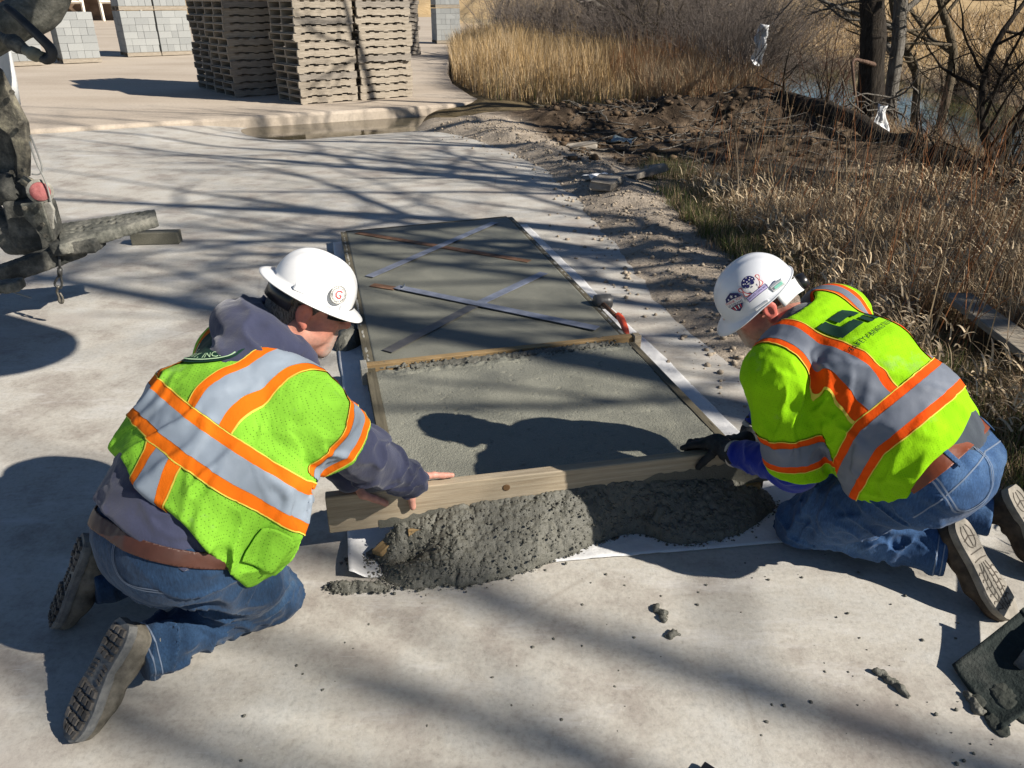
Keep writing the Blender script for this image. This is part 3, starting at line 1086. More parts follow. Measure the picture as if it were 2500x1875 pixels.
strip((908, 697), (966, 706), M['rust_strip'], 'short rusty strip end beside the curled film', lift=.0045, w=.058)
a = gz(972, 705, ZS + .008)
V = []
for t in np.linspace(0, 1, 12):
    an = 3.4 * t
    p = a + A(.97, .24, 0) * (.075 * t * .6 + .012 * math.sin(an)) + A(0, 0, .020 * (1 - math.cos(an)) * .7)
    V += [p + A(-.20, .97, 0) * .022, p - A(-.20, .97, 0) * .022]
thick(tag(mk('plastic_film', V, [(2 * i, 2 * i + 2, 2 * i + 3, 2 * i + 1) for i in range(11)], simple('clear_film', (.40, .42, .43), .2, .6, bump=0)), 'curl of pale plastic film peeling off a steel strip', 'film'), .0008)

# ---------------------------------------------------------------- screed board
sb = thing('screed_board', 'long pale pine board on edge, pulled by both workers across the wet concrete', 'board', (-.592, 2.02, .10), math.atan2(.2015, .9795))
V, F = bevbox(A(.80, .019, .07), .003)
Vd = np.array(V) + A(.80, .019, .07)
o = mk('plank', Vd, F, M['pine'], sb, False)
xs_ = np.linspace(.16, 1.58, 150)
up_ = .030 + .028 * n2(xs_ * 6, xs_ * 0, 1, 95, 4) + .035 * sstep(.2, .9, xs_) + .035 * sstep(.9, 1.5, xs_)
V = [(x_, -.0022, -.001) for x_ in xs_] + [(x_, -.0026, max(.006, h * .6)) for x_, h in zip(xs_, up_)] + [(x_, -.0014, max(.012, h + .012 * float(vn(A(x_ * 55, .3, .7)[None], 9)[0]))) for x_, h in zip(xs_, up_)]
mk('mortar_smear', V, [(i, i + 1, i + 151, i + 150) for i in range(149)] + [(i + 150, i + 151, i + 301, i + 300) for i in range(149)], M['fresh_wet'], sb)
kn = MB().tube([(.585, -.0016, .100), (.585, -.0030, .100)], [.013, .010], 12)
kn.build('knot', simple('knot_wood', (.13, .075, .035), .7, .2), sb)

# ---------------------------------------------------------------- spilled concrete in front
def heap(name, xs, ys, hf, mat, label, seed, gr=60, ga=.012, cat='concrete'):
    X, Y = np.meshgrid(xs, ys, indexing='ij')
    hgt = hf(X, Y)
    P2 = np.stack([X.ravel(), Y.ravel(), np.zeros(X.size)], 1)
    wx, wy = X + .006 * n2(X, Y, 30, seed + 11, 3), Y + .006 * n2(X, Y, 30, seed + 12, 3)
    lump = 0
    for c_, a_, s_ in ((.036, .012, 3), (.018, .011, 4), (.0095, .0065, 5)):
        lump = lump + a_ * np.sqrt(np.clip(1 - (worley(wx, wy, c_, seed + s_) / .85) ** 2, 0, 1))
    lump = lump * (.70 + .30 * sstep(-.3, .3, n2(X, Y, 7, seed + 13, 3)))
    Z = np.where(hgt > 0, hgt + lump * sstep(0, .03, hgt) - .018, -.02)
    K = Z > -.012
    nx, ny = X.shape
    I = np.arange(nx * ny).reshape(nx, ny)
    Qd = np.stack([I[:-1, :-1], I[1:, :-1], I[1:, 1:], I[:-1, 1:]], -1).reshape(-1, 4)
    Qd = Qd[K.ravel()[Qd].any(1)]
    u, inv = np.unique(Qd, return_inverse=True)
    V = np.stack([X.ravel(), Y.ravel(), Z.ravel()], 1)[u]
    V[:, 0] += .004 * vn(V * gr, seed + 7)
    V[:, 1] += .004 * vn(V * gr + 9, seed + 8)
    return tag(mk(name, V, inv.reshape(-1, 4), mat), label, cat)
e2, nn2 = nrm(A(.9795, .2015)), nrm(A(-.2015, .9795))
def spill(X, Y):
    a_ = (X + .592) * e2[0] + (Y - 2.02) * e2[1]
    b_ = -((X + .592) * nn2[0] + (Y - 2.02) * nn2[1])      # in front of the board
    wob = .035 * n2(X, Y, 5, 101, 4)
    reach = np.interp(a_, [.05, .14, .25, .40, .60, .80, .92, 1.02, 1.12, 1.30, 1.45, 1.56], [.10, .17, .235, .245, .20, .165, .115, .10, .155, .185, .15, .06]) + wob
    crest = np.interp(a_, [.0, .14, .22, .40, .7, 1.0, 1.35, 1.5, 1.6], [.0, .02, .105, .145, .165, .165, .130, .085, .0])
    f = np.clip(1 - b_ / np.maximum(reach, .01), 0, 1)
    h = crest * (f ** .75)
    h = np.where(b_ < -.004, 0, h)
    h = h * (1 - .75 * np.exp(-(((a_ - .235) / .075) ** 2 + ((b_ - .085) / .045) ** 2)))
    tongue = .045 * np.exp(-((b_ - .155 - .2 * (a_ - .0)) / .026) ** 2) * sstep(-.06, .02, a_) * sstep(.24, .12, a_)
    return np.maximum(h, tongue - .012)
spill_o = heap('concrete_spill', np.arange(-.75, 1.02, .0034), np.arange(1.72, 2.36, .0034), spill, M['fresh_wet'], 'heap of lumpy grey fresh concrete spilled in front of the screed board', 101)
SPV = np.empty(len(spill_o.data.vertices) * 3, np.float32)
spill_o.data.vertices.foreach_get('co', SPV)
SPV = SPV.reshape(-1, 3).astype(float)
# exposed corner of the near form
for (p, q, lab) in (((922, 1350), (952, 1322), 'splintered brown stub of form wood poking out of the spilled concrete'), ((962, 1338), (1000, 1322), 'second stub of form wood lying in the spilled concrete')):
    a, b = gz(*p, .035), gz(*q, .045)
    d_ = b - a
    o = MB().box((0, 0, 0), (np.linalg.norm(d_) + .01, .018, .045), None, .003).build('wood_stub', M['form_wood'])
    o.matrix_world = Matrix.Translation(Vector((a + b) / 2)) @ Matrix(rotm(d_, A(-d_[1], d_[0], .3)).tolist()).to_4x4()
    tag(o, lab, 'wood')
# lump outside the left form
c = gz(845, 830, .0)
heap('concrete_lump', np.arange(c[0] - .2, c[0] + .16, .006), np.arange(c[1] - .24, c[1] + .24, .006),
     lambda X, Y: .10 * np.clip(1 - (((X - c[0] - .02) / .085) ** 2 + ((Y - c[1]) / .17) ** 2), 0, 1) ** .6 + .02 * n2(X, Y, 14, 105, 3), M['fresh_wet'], 'lump of fresh concrete dropped outside the form behind the bare-handed worker\'s face', 106)
# clods and crumbs on the pavement
def clod(p, q, r, seed, label, z=.0):
    a, b = gz(*p), gz(*q)
    v = Vol(np.minimum(a, b) - .05, np.maximum(a, b) + .05, .0035)
    n = 6
    rng = np.random.default_rng(seed)
    P = np.linspace(a, b, n) + rng.normal(0, r * .25, (n, 3)) * A(1, 1, 0) + A(0, 0, r * .45)
    v.chain(list(P), list(r * rng.uniform(.65, 1.1, n)), r * .5)
    v.disp(lambda P_: .004 * vn(P_ * 90, seed) + .003 * vn(P_ * 200, seed + 1))
    V, Q = v.mesh()
    return tag(mk('concrete_clod', V, Q, M['fresh_wet']), label, 'clod')
clod((1598, 1478), (1622, 1518), .011, 3, 'long clod of grey concrete lying end-on alone on the pavement')
clod((1626, 1556), (1652, 1548), .009, 4, 'small squat clod of grey concrete on the open pavement')
clod((2140, 1640), (2218, 1700), .011, 5, 'long bent clod of grey concrete in front of the shovel')
clod((2362, 1706), (2392, 1745), .012, 6, 'clod of concrete against the edge of the shovel blade')
clod((1115, 1372), (1128, 1366), .008, 8, 'tiny clod fallen off the front of the spilled concrete')
def crumbs(name, n, pick, rmin, rmax, mat, seed, label):
    rng = np.random.default_rng(seed)
    t_ = (1 + 5 ** .5) / 2
    ico = np.array([(-1, t_, 0), (1, t_, 0), (-1, -t_, 0), (1, -t_, 0), (0, -1, t_), (0, 1, t_), (0, -1, -t_), (0, 1, -t_), (t_, 0, -1), (t_, 0, 1), (-t_, 0, -1), (-t_, 0, 1)]) / 1.9
    fa = np.array([(0, 11, 5), (0, 5, 1), (0, 1, 7), (0, 7, 10), (0, 10, 11), (1, 5, 9), (5, 11, 4), (11, 10, 2), (10, 7, 6), (7, 1, 8), (3, 9, 4), (3, 4, 2), (3, 2, 6), (3, 6, 8), (3, 8, 9), (4, 9, 5), (2, 4, 11), (6, 2, 10), (8, 6, 7), (9, 8, 1)])
    P = pick(rng, n)
    r = rmin + (rmax - rmin) * rng.random(n) ** 3.5
    V = ico[None] * r[:, None, None] * rng.uniform(.6, 1.25, (n, 12, 1)) * A(1, 1, .7)
    V[:, :, 2] += (r * .35)[:, None]
    V = (V + P[:, None, :]).reshape(-1, 3)
    F = (fa[None] + 12 * np.arange(n)[:, None, None]).reshape(-1, 3)
    o = mk(name, V, F, mat, None, False)
    o['kind'] = 'stuff'
    o['label'] = label
    o['category'] = 'crumbs'
    return o
def pick_pav(rng, n):
    P = []
    while len(P) < n:
        p = gz(rng.uniform(500, 2500), rng.uniform(1000, 1880))
        dd_ = min(math.hypot((p[0] - .2) / 1.3, (p[1] - 1.85) / .5), math.hypot((p[0] - 1.1) / .55, (p[1] - 1.5) / .45))
        if rng.random() < max(.10, math.exp(-dd_ ** 2)):
            P.append(p)
    return np.array(P)
crumbs('concrete_crumbs', 400, pick_pav, .0008, .0065, M['fresh_wet'], 5, 'dark crumbs of concrete strewn over the pavement')
def pick_spill(rng, n):
    P = SPV[rng.integers(0, len(SPV), n)].copy()
    k = rng.random(n) < .22
    P[k] += rng.normal(0, .016, (k.sum(), 3)) * A(1, 1, 0)
    P[:, 2] = np.maximum(P[:, 2] - .0038, .006)
    b_ = (P[:, 0] + .592) * nn2[0] + (P[:, 1] - 2.02) * nn2[1]
    return P[b_ < -.006]
def crumbs_on(name, n, pick, r0, r1, mat, seed, label, parent):
    rng = np.random.default_rng(seed)
    P = pick(rng, n)
    o = crumbs(name, len(P), lambda a, b: P, r0, r1, mat, seed, label)
    o.parent = parent
    del o['category']
    return o
crumbs_on('grains', 8500, pick_spill, .0014, .0072, M['fresh_wet'], 15, 'lumps and grains of the spilled concrete', spill_o)
def pick_div(rng, n):
    t_ = rng.random(n)
    a_, b_ = CA + ad * .035 + A(.10, .03), CB + ad * .03 - A(.05, .013)
    p = a_ + (b_ - a_) * t_[:, None] + ad * rng.normal(0, .022, n)[:, None]
    return np.concatenate([p, np.full((n, 1), ZS + .004)], 1)
crumbs('mortar_crumbs', 900, pick_div, .002, .010, M['fresh_wet'], 16, 'crumbs of mortar along the divider board')
def pick_berm(rng, n):
    y_ = rng.uniform(2.5, 12, n)
    x_ = berm_x(y_) + rng.normal(-.05, .28, n)
    return np.stack([x_, y_, np.maximum(terr_z(x_, y_), 0)], 1)
crumbs('dirt_clods', 3600, pick_berm, .003, .022, simple('dry_dirt_clod', (.31, .26, .20), .95, .1, .2, 30, .5, 90), 6, 'dry dirt clods along the ridge beside the pavement')
def pick_mud(rng, n):
    x_ = rng.uniform(.5, 5.8, n)
    y_ = rng.uniform(8.6, 13.2, n)
    return np.stack([x_, y_, terr_z(x_, y_)], 1)
crumbs('mud_clods', 1800, pick_mud, .01, .07, simple('mud_clod', (.10, .07, .045), .95, .1, .3, 20, .5, 60), 7, 'dark mud clods on the churned bank')
# ---------------------------------------------------------------- pallets
def copy_tree(o, parent=None):
    c = o.copy()
    COL.objects.link(c)
    c.parent = parent
    for ch in o.children:
        copy_tree(ch, c)
    return c
PW, PD = 1.06, 1.02                                      # along the stringers, along the deck boards
def pallet_proto(mat):
    root = bpy.data.objects.new('pallet', None)
    COL.objects.link(root)
    h = .088
    prof = [(-PW / 2, 0), (-.34, 0), (-.335, .011), (-.235, .011), (-.23, 0), (.23, 0), (.235, .011), (.335, .011), (.34, 0), (PW / 2, 0), (PW / 2, h), (-PW / 2, h)]
    m_ = len(prof)
    V = [(a, -.019, b) for a, b in prof] + [(a, .019, b) for a, b in prof]
    F = [tuple(range(m_)), tuple(range(2 * m_ - 1, m_ - 1, -1))] + [(i, i + m_, (i + 1) % m_ + m_, (i + 1) % m_) for i in range(m_)]
    ms = to_mesh('stringer', V, F, False, mat)
    mt = to_mesh('deck_board', *bevbox(A(.048, PD / 2, .008), .0015), False, mat)
    mw = to_mesh('deck_board', *bevbox(A(.066, PD / 2, .008), .0015), False, mat)
    for y_ in (-PD / 2 + .022, 0, PD / 2 - .022):
        ob('stringer', ms, root, (0, y_, .0165))
    for i, x_ in enumerate(np.linspace(-PW / 2 + .067, PW / 2 - .067, 6)):
        ob('deck_board', mw if i in (0, 5) else mt, root, (x_, 0, .0165 + h + .0085))
    for i, x_ in enumerate((-PW / 2 + .067, 0, PW / 2 - .067)):
        ob('bottom_board', mt, root, (x_, 0, .008))
    return root
protos = [pallet_proto(M['pallet']), pallet_proto(M['pallet2'])]
used = [False, False]
PH = .1225
ORD = ('lowest second third fourth fifth sixth seventh eighth ninth tenth eleventh twelfth thirteenth fourteenth fifteenth sixteenth seventeenth eighteenth nineteenth twentieth twenty-first twenty-second topmost').split()
def stack(corner, ang, n, seed, label, mats=(0, 0, 1), lean=0.0):
    rng = random.Random(seed)
    d_ = A(math.cos(ang), math.sin(ang))
    b_ = A(-math.sin(ang), math.cos(ang))
    for k in range(n):
        i = mats[rng.randrange(len(mats))]
        if used[i]:
            o = copy_tree(protos[i])
        else:
            o, used[i] = protos[i], True
        c_ = np.asarray(corner) + d_ * (PW / 2 + rng.uniform(-.030, .030) + lean * k) + b_ * (PD / 2 + rng.uniform(-.035, .035))
        o.location = (c_[0], c_[1], YARD_Z + .002 + k * PH)
        o.rotation_euler = (0, 0, ang + rng.uniform(-.02, .02) + (math.pi if rng.random() < .5 else 0))
        tag(o, '%s pallet up in the %s' % (ORD[k], label), 'pallet', 'pallets of the ' + label)
ang = math.atan2(.61, .79)
stack((-3.56, 13.83), ang, 23, 1, 'weathered stack standing foremost on the yard')
stack((-2.66, 14.53), ang, 23, 2, 'weathered stack beside the golden grass')
stack((-5.08, 14.95), ang, 23, 3, 'shaded stack set back behind the foremost one', (1, 0))
stack((-5.75, 15.95), ang, 22, 4, 'shaded stack next to the block cubes', (1, 1, 0))
stack((-3.95, 26.8), ang * .6, 18, 5, 'grey far stack beside a block cube', (1,))

# ---------------------------------------------------------------- cubes of concrete block
def m_block():
    m = MT('grey_block', .92, .15)
    r = m.n('ObjectInfo')
    f = m.noise(40, 5, .7)
    base = m.ramp(r.outputs['Random'], [(0, (.265, .275, .27)), (1, (.335, .345, .335))])
    m.col(m.mix(base, m.ramp(f, [(.3, .82), (.7, 1.08)]), .8, 'MULTIPLY'))
    m.bump(f, .4, .004)
    return m.m
M['block'] = m_block()
BW, BH = .390, .192
bl_full = to_mesh('block', *bevbox(A(.195, .095, .096), .004), False, M['block'])
bl_half = to_mesh('block', *bevbox(A(.095, .095, .096), .004), False, M['block'])
pb_me = to_mesh('deck_board', *bevbox(A(.50, .045, .009), .002), False, M['pallet'])
ps_me = to_mesh('stringer', *bevbox(A(.50, .02, .045), .002), False, M['pallet'])
def cube(loc, ang_, label, courses=6, seed=0):
    t = thing('block_cube', label, 'block cube', (loc[0], loc[1], loc[2]), ang_, 'cubes of concrete block on the yard')
    for y_ in (.02, .5, .97):
        ob('stringer', ps_me, t, (.5, y_, .062))
    for y_ in np.linspace(.05, .95, 5):
        ob('deck_board', pb_me, t, (.5, y_, .118))
    z0 = .13
    rng = random.Random(seed)
    for c_ in range(courses):
        z_ = z0 + .0965 + c_ * (BH + .004)
        pat = ('FFH', 'HFF', 'FHF', 'HHHHH')[c_ % 4 if c_ else 3]
        for (y_, flip) in ((.10, 0), (.905, 1)):
            x_ = .012
            for ch in pat:
                w = BW if ch == 'F' else .190
                ob('block', bl_full if ch == 'F' else bl_half, t, (x_ + w / 2 + rng.uniform(-.003, .003), y_ + rng.uniform(-.004, .004), z_))
                x_ += w + .004
        for y_ in (.31, .51, .71):
            for x_ in (.107, .885):
                ob('block', bl_half, t, (x_, y_, z_))
    return z0 + courses * (BH + .004)
a6 = math.atan2(.6, .8)
cube((-12.5, 23.2, YARD_Z), a6, 'single cube of grey concrete block standing alone with a scuffed face', 6, 1)
cube((-13.50, 22.05, YARD_Z), a6, 'cube of grey concrete block behind the mixer truck hose', 6, 2)
for (x_, y_, s_, lb) in ((-11.97, 26.05, 3, 'away from'), (-11.15, 26.67, 4, 'beside')):
    zt = cube((x_, y_, YARD_Z), a6, 'lower block cube of the double column %s the pallet stacks' % lb, 6, s_)
    cube((x_ + .01, y_, YARD_Z + zt + .002), a6, 'upper block cube of the double column %s the pallet stacks' % lb, 6, s_ + 10)
zt = cube((-3.05, 34.2, YARD_Z), .30, 'lower block cube at the edge of the golden grass', 6, 7)
cube((-3.05, 34.2, YARD_Z + zt + .002), .30, 'upper block cube at the edge of the golden grass', 6, 8)

# ---------------------------------------------------------------- plant beyond the yard
tan = simple('tan_steel', (.55, .38, .19), .6, .3, .1, 2, .1)
whs = simple('white_painted_steel', (.72, .66, .55), .5, .3, .1, 3, .1)
rst = simple('rusted_bin', (.34, .19, .10), .8, .2, .4, 1.2, .2, 10)
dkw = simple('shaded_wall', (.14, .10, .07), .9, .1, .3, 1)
pl = thing('batch_plant', 'tan hopper building of the block plant beyond the yard', 'building', (-42, 72, 0), .35)
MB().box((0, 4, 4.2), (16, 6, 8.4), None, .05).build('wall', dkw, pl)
hp = MB()
hp.add([(-6, -1.2, 1.6), (-1.6, -1.2, 1.6), (-1.6, .99, 1.6), (-6, .99, 1.6), (-7.2, -2.6, 9), (.6, -2.6, 9), (.6, .99, 9), (-7.2, .99, 9)], [(0, 1, 2, 3), (4, 7, 6, 5), (0, 4, 5, 1), (1, 5, 6, 2), (2, 6, 7, 3), (3, 7, 4, 0)])
hp.build('hopper', tan, pl)
MB().box((-8.5, -1.4, 1.0), (3.6, 2.0, 2.0), None, .05).build('feed_box', tan, pl)
MB().box((-3.8, -1.4, .95), (5.0, .4, .3), None, .02).build('platform', tan, pl)
for k in range(2):
    x_ = 2.6 + 4.4 * k
    fr = MB()
    fr.add([(x_ + .4, -1.9, 4.0), (x_ + 2.6, -1.9, 4.0), (x_ + 2.6, .4, 4.0), (x_ + .4, .4, 4.0), (x_ + 1.1, -1.0, 1.3), (x_ + 1.9, -1.0, 1.3), (x_ + 1.9, -.3, 1.3), (x_ + 1.1, -.3, 1.3)], [(0, 3, 2, 1), (4, 5, 6, 7), (0, 1, 5, 4), (1, 2, 6, 5), (2, 3, 7, 6), (3, 0, 4, 7)])
    fr.build('bin', rst if k == 0 else whs, pl)
    for (p, q) in (((x_, -2.2, 0), (x_ - .1, -2.2, 6)), ((x_ + 3, -2.2, 0), (x_ + 3.1, -2.2, 6)), ((x_, -2.2, 1.5), (x_ + 3, -2.2, 1.5)), ((x_, -2.2, 1.5), (x_ + 3, -2.2, 4.4)), ((x_ + 3, -2.2, 1.5), (x_, -2.2, 4.4))):
        MB().tube([p, q], .13, 4).build('brace', whs, pl)

# ---------------------------------------------------------------- rear of the mixer truck
def m_caked(name, c0, c1, c2):
    m = MT(name, .85, .25)
    f = m.noise(9, 7, .7)
    g = m.noise(60, 5, .7)
    m.col(m.mix(m.ramp(f, [(.34, c0), (.50, c1), (.68, c2)]), m.ramp(g, [(.3, .7), (.7, 1.15)]), .8, 'MULTIPLY'))
    m.bump(f, .6, .02)
    m.bump(g, .5, .006)
    return m.m
cake = m_caked('caked_steel', (.05, .052, .045), (.13, .13, .11), (.26, .25, .21))
dark = m_caked('dirty_dark_steel', (.022, .024, .023), (.070, .070, .062), (.18, .172, .145))
peel = m_caked('peeling_paint', (.022, .022, .020), (.13, .12, .095), (.34, .31, .22))
rub = simple('rubber_hose', (.035, .036, .036), .6, .3, .3, 10)
whp = simple('white_body_paint', (.74, .75, .74), .35, .5, .05, 4, .05)
tr = thing('mixer_truck', 'concrete-caked rear arms, hose, red lamp and step of a mixer truck', 'truck', (-3.0, 4.6, 0))
tparts = []
def T(o):
    tparts.append(o)
    return o
q = lambda px, py, Y: gy(px, py, Y)
def sdf_part(name, build, lo, hi, h, mat, amp=.006, fr_=28, seed=0):
    v = Vol(lo, hi, h)
    build(v)
    v.disp(lambda P: amp * fbm(P * fr_, seed, 3))
    V, Q = v.mesh()
    return T(mk(name, V, Q, mat))
def bb(pts, m=.25):
    P = np.array(pts)
    return P.min(0) - m, P.max(0) + m
# delivery boom, run on out of sight to a chute added overhead
p0, p1, p2 = q(-120, 140, 4.1), q(30, 55, 4.2), q(125, -25, 4.25)
chute_c = A(-.22, 2.66, 2.08)
path = spline([p0, p1, p2, A(-1.75, 4.0, 2.45), chute_c + A(-.35, .30, .25)], 26)
T(MB().tube(path, .095, 14).build('boom', cake, None, True))
V, F = [], []
na = 14
for i, t_ in enumerate(np.linspace(-.62, .45, 10)):
    w = .34 + .08 * t_
    for a_ in np.linspace(math.pi, 2 * math.pi, na):
        V.append(chute_c + A(.80, -.52, 0) * t_ + A(.52, .80, 0) * w * math.cos(a_) + A(0, 0, .20 + .34 * math.sin(a_) - .10 * t_))
for i in range(9):
    for j in range(na - 1):
        F.append((i * na + j, i * na + j + 1, (i + 1) * na + j + 1, (i + 1) * na + j))
ch = T(mk('shadow_chute', V, F, cake))  # unseen chute, added to throw the round shadow on the pavement at left
thick(ch, .006)
# hose loop with couplings
hs = spline([q(25, 25, 4.05), q(60, 55, 3.95), q(100, 92, 3.88), q(125, 118, 3.85), q(128, 138, 3.85), q(114, 147, 3.86), q(100, 140, 3.88)], 30)
T(MB().tube(hs, .020, 10).build('hose', rub, None, True))
hs2 = hs + A(.0, -.03, .010)
T(MB().tube(spline([q(15, 18, 4.0), q(52, 50, 3.95), q(92, 90, 3.90), q(118, 118, 3.88), q(120, 136, 3.88), q(106, 140, 3.88)], 26), .017, 10).build('hose', rub, None, True))
T(MB().tube([q(108, 141, 3.88), q(92, 136, 3.88), q(90, 135, 3.88), q(76, 129, 3.89), q(74, 128, 3.89), q(62, 122, 3.9)], [.026, .026, .032, .032, .024, .024], 12).build('hose_coupling', simple('greenish_brass', (.16, .155, .11), .5, .4, .25, 20), None, True))
T(MB().tube([q(66, 124, 3.9), q(44, 112, 3.92), q(34, 104, 3.95), q(12, 95, 4.0), q(-40, 70, 4.05)], [.020, .036, .040, .022, .022], 10).build('hose_coupling', dark, None, True))
# white body edge
T(MB().tube([q(-12, 60, 4.6), q(2, 130, 4.6), q(16, 200, 4.6), q(26, 255, 4.6)], [.050, .052, .052, .050], 12).build('body_edge', whp, None, True))
# bent arm plate
o_ = [(-60, 130), (0, 170), (40, 250), (66, 300), (72, 350), (70, 432), (48, 432), (46, 380), (30, 330), (-10, 300), (-60, 260)]
def plate(name, pts, Y, th, mat, bev=.006):
    P = np.array([q(a, b, Y) for a, b in pts])
    nrm_ = nrm(np.cross(P[1] - P[0], P[3] - P[0]))
    Vp = list(P - nrm_ * th / 2) + list(P + nrm_ * th / 2)
    n = len(P)
    Fp = [tuple(range(n)), tuple(range(2 * n - 1, n - 1, -1))] + [(i, i + n, (i + 1) % n + n, (i + 1) % n) for i in range(n)]
    o = mk(name, Vp, Fp, mat, None, False)
    bvm = o.modifiers.new('bevel', 'BEVEL')
    bvm.width = bev
    bvm.segments = 2
    return T(o)
plate('arm_plate', o_, 4.25, .05, peel)
plate('arm_web', [(-60, 230), (-5, 262), (28, 300), (42, 350), (44, 425), (-60, 425)], 4.34, .06, dark)
# hydraulic cylinder and hub
T(MB().tube([q(-70, 462, 4.25), q(-20, 463, 4.25), q(22, 463, 4.25), q(24, 463, 4.25), q(52, 462, 4.25), q(54, 462, 4.25), q(62, 461, 4.25)], [.085, .085, .085, .092, .092, .060, .055], 18).build('cylinder', dark, None, True))
T(MB().tube([q(60, 440, 4.2), q(85, 452, 4.18)], [.030, .026], 10).build('lamp_arm', peel, None, True))
# lamp
lc, ldir = q(98, 468, 4.12), nrm(A(.55, -.80, .10))
lo_ = MB()
lo_.tube([lc - ldir * .050, lc - ldir * .045, lc - ldir * .012, lc + ldir * .004], [.030, .058, .064, .064], 24)
lamp = T(lo_.build('lamp_housing', m_caked('lamp_grey', (.16, .155, .13), (.30, .29, .25), (.42, .40, .36)), None, True))
ld = MB()
ld.tube([lc + ldir * .002, lc + ldir * .010, lc + ldir * .014], [.051, .047, .020], 24)
T(ld.build('lamp_lens', m_caked('dusty_red_lens', (.26, .075, .075), (.36, .13, .125), (.44, .22, .20)), None, True))
plate('lamp_bracket', [(96, 500), (124, 492), (134, 512), (132, 560), (118, 560), (112, 515)], 4.12, .02, m_caked('bracket_grey', (.2, .19, .16), (.32, .31, .27), (.42, .4, .36)))
plate('white_panel', [(48, 490), (72, 470), (84, 484), (60, 515)], 4.35, .02, whp)
# bracket mass
sdf_part('hinge_bracket', lambda v: (v.rbox(q(86, 545, 4.2), (.12, .06, .13), None, .02), v.cap(q(20, 560, 4.25), q(100, 580, 4.2), .08, .07, .04), v.cap(q(-30, 520, 4.3), q(20, 570, 4.25), .08, .07, .05), v.cap(q(30, 600, 4.22), q(110, 600, 4.2), .05, .05, .04)), *bb([q(-30, 520, 4.3), q(110, 600, 4.2)]), .007, dark, .006, 22, 3)
plate('gusset', [(50, 497), (104, 492), (118, 540), (132, 585), (120, 592), (60, 530)], 4.08, .016, cake)
for (px, py, Y) in ((62, 508, 4.06), (96, 503, 4.06), (104, 548, 4.06), (112, 575, 4.06), (30, 420, 4.2), (58, 415, 4.2), (52, 300, 4.2), (30, 225, 4.2)):
    c_ = q(px, py, Y)
    T(MB().tube([c_, c_ + A(.004, -.014, .002)], [.013, .012], 6).build('bolt', peel))
# step platform, crusted, with two rows of holes
a_, b_ = q(150, 582, 4.15), q(378, 528, 4.35)
ex = nrm(b_ - a_)
ey = nrm(np.cross(A(0, 0, 1), ex) + A(0, 0, .10))
L_ = np.linalg.norm(b_ - a_)
def step(v):
    ez = np.cross(ex, ey)
    R_ = np.stack([ex, ey, ez], 1)
    for i in range(20):
        t0, t1 = i / 20, (i + 1) / 20
        w = .17 * (1 - .62 * t0)
        c_ = a_ + ex * L_ * (t0 + t1) / 2 + ey * (.03 - .02 * t0)
        v.rbox(c_, (L_ / 40 + .008, w, .016), R_, .006, .01)
        v.rbox(c_ - ey * w - ez * .02, (L_ / 40 + .008, .010, .022), R_, .006, .006)
    for i in range(9):
        for j in (-1, 1):
            if (i * 7 + j) % 5 == 0:
                continue
            c_ = a_ + ex * L_ * (.14 + i * .085) + ey * (.03 + j * .028)
            v.cap(c_ - ez * .06, c_ + ez * .06, .012, .012, .003, op='sub')
sdf_part('step_plate', step, *bb([a_, b_], .26), .007, cake, .005, 40, 5)
# drawbar beam under the step
B0_, B1_ = q(-90, 705, 3.95), q(205, 600, 4.15)
exb = nrm(B1_ - B0_)
sdf_part('beam', lambda v: (v.rbox((B0_ + B1_) / 2, (np.linalg.norm(B1_ - B0_) / 2, .05, .05), rotm(exb, A(-exb[1], exb[0], 0)), .008), v.rbox(q(190, 598, 4.12), (.12, .075, .035), rotm(A(1, .1, .06), A(-.1, 1, 0)), .01, .01)), *bb([B0_, B1_]), .009, dark, .004, 30, 7)
sdf_part('beam_end', lambda v: v.rbox(q(5, 700, 3.8), (.10, .05, .028), rotm(A(1, .1, .1), A(-.1, 1, 0)), .012), *bb([q(5, 700, 3.8)], .2), .008, cake, .006, 30, 8)
# wires
for P in ([(74, 330), (92, 375), (103, 410), (96, 425), (78, 425)], [(72, 345), (88, 395), (110, 440), (124, 490), (137, 545)], [(12, 706), (45, 718), (76, 727)]):
    T(MB().tube(spline([q(a, b, 4.12 if b < 600 else 3.85) for a, b in P], 18), .0045 if P[0][1] < 600 else .003, 6).build('cable', simple('grey_cable', (.27, .27, .25), .6, .3, bump=0), None, True))
# wire rope with loop and hook
rp = thing('rope_hook', 'wire rope with a crimped loop and hook hanging from the truck beam', 'hook', tuple(q(146, 630, 4.05)))
rparts = []
rope_m = simple('wire_rope', (.05, .05, .048), .5, .4, .3, 60, metal=.3)
rparts.append(MB().tube([q(145, 622, 4.05), q(146, 660, 4.05)], .007, 8).build('rope', rope_m, None, True))
rparts.append(MB().tube([q(146, 655, 4.05), q(146, 672, 4.05)], .013, 10).build('ferrule', rope_m, None, True))
rparts.append(MB().tube(spline([q(146, 670, 4.05), q(134, 690, 4.05), q(138, 700, 4.05), q(146, 704, 4.05), q(150, 699, 4.05), q(151, 688, 4.05), q(147, 670, 4.05)], 26), .0065, 8).build('loop', rope_m, None, True))
rparts.append(MB().tube(spline([q(143, 698, 4.05), q(139, 712, 4.05), q(143, 722, 4.05), q(146, 736, 4.05), q(152, 738, 4.05), q(153, 727, 4.05), q(146, 715, 4.05)], 24), [.007] * 10 + [.009] * 8 + [.006] * 6, 8).build('hook', simple('worn_hook', (.13, .12, .10), .5, .4, .3, 40, metal=.4), None, True))
for o in rparts:
    under(o, rp)
for o in tparts:
    under(o, tr)

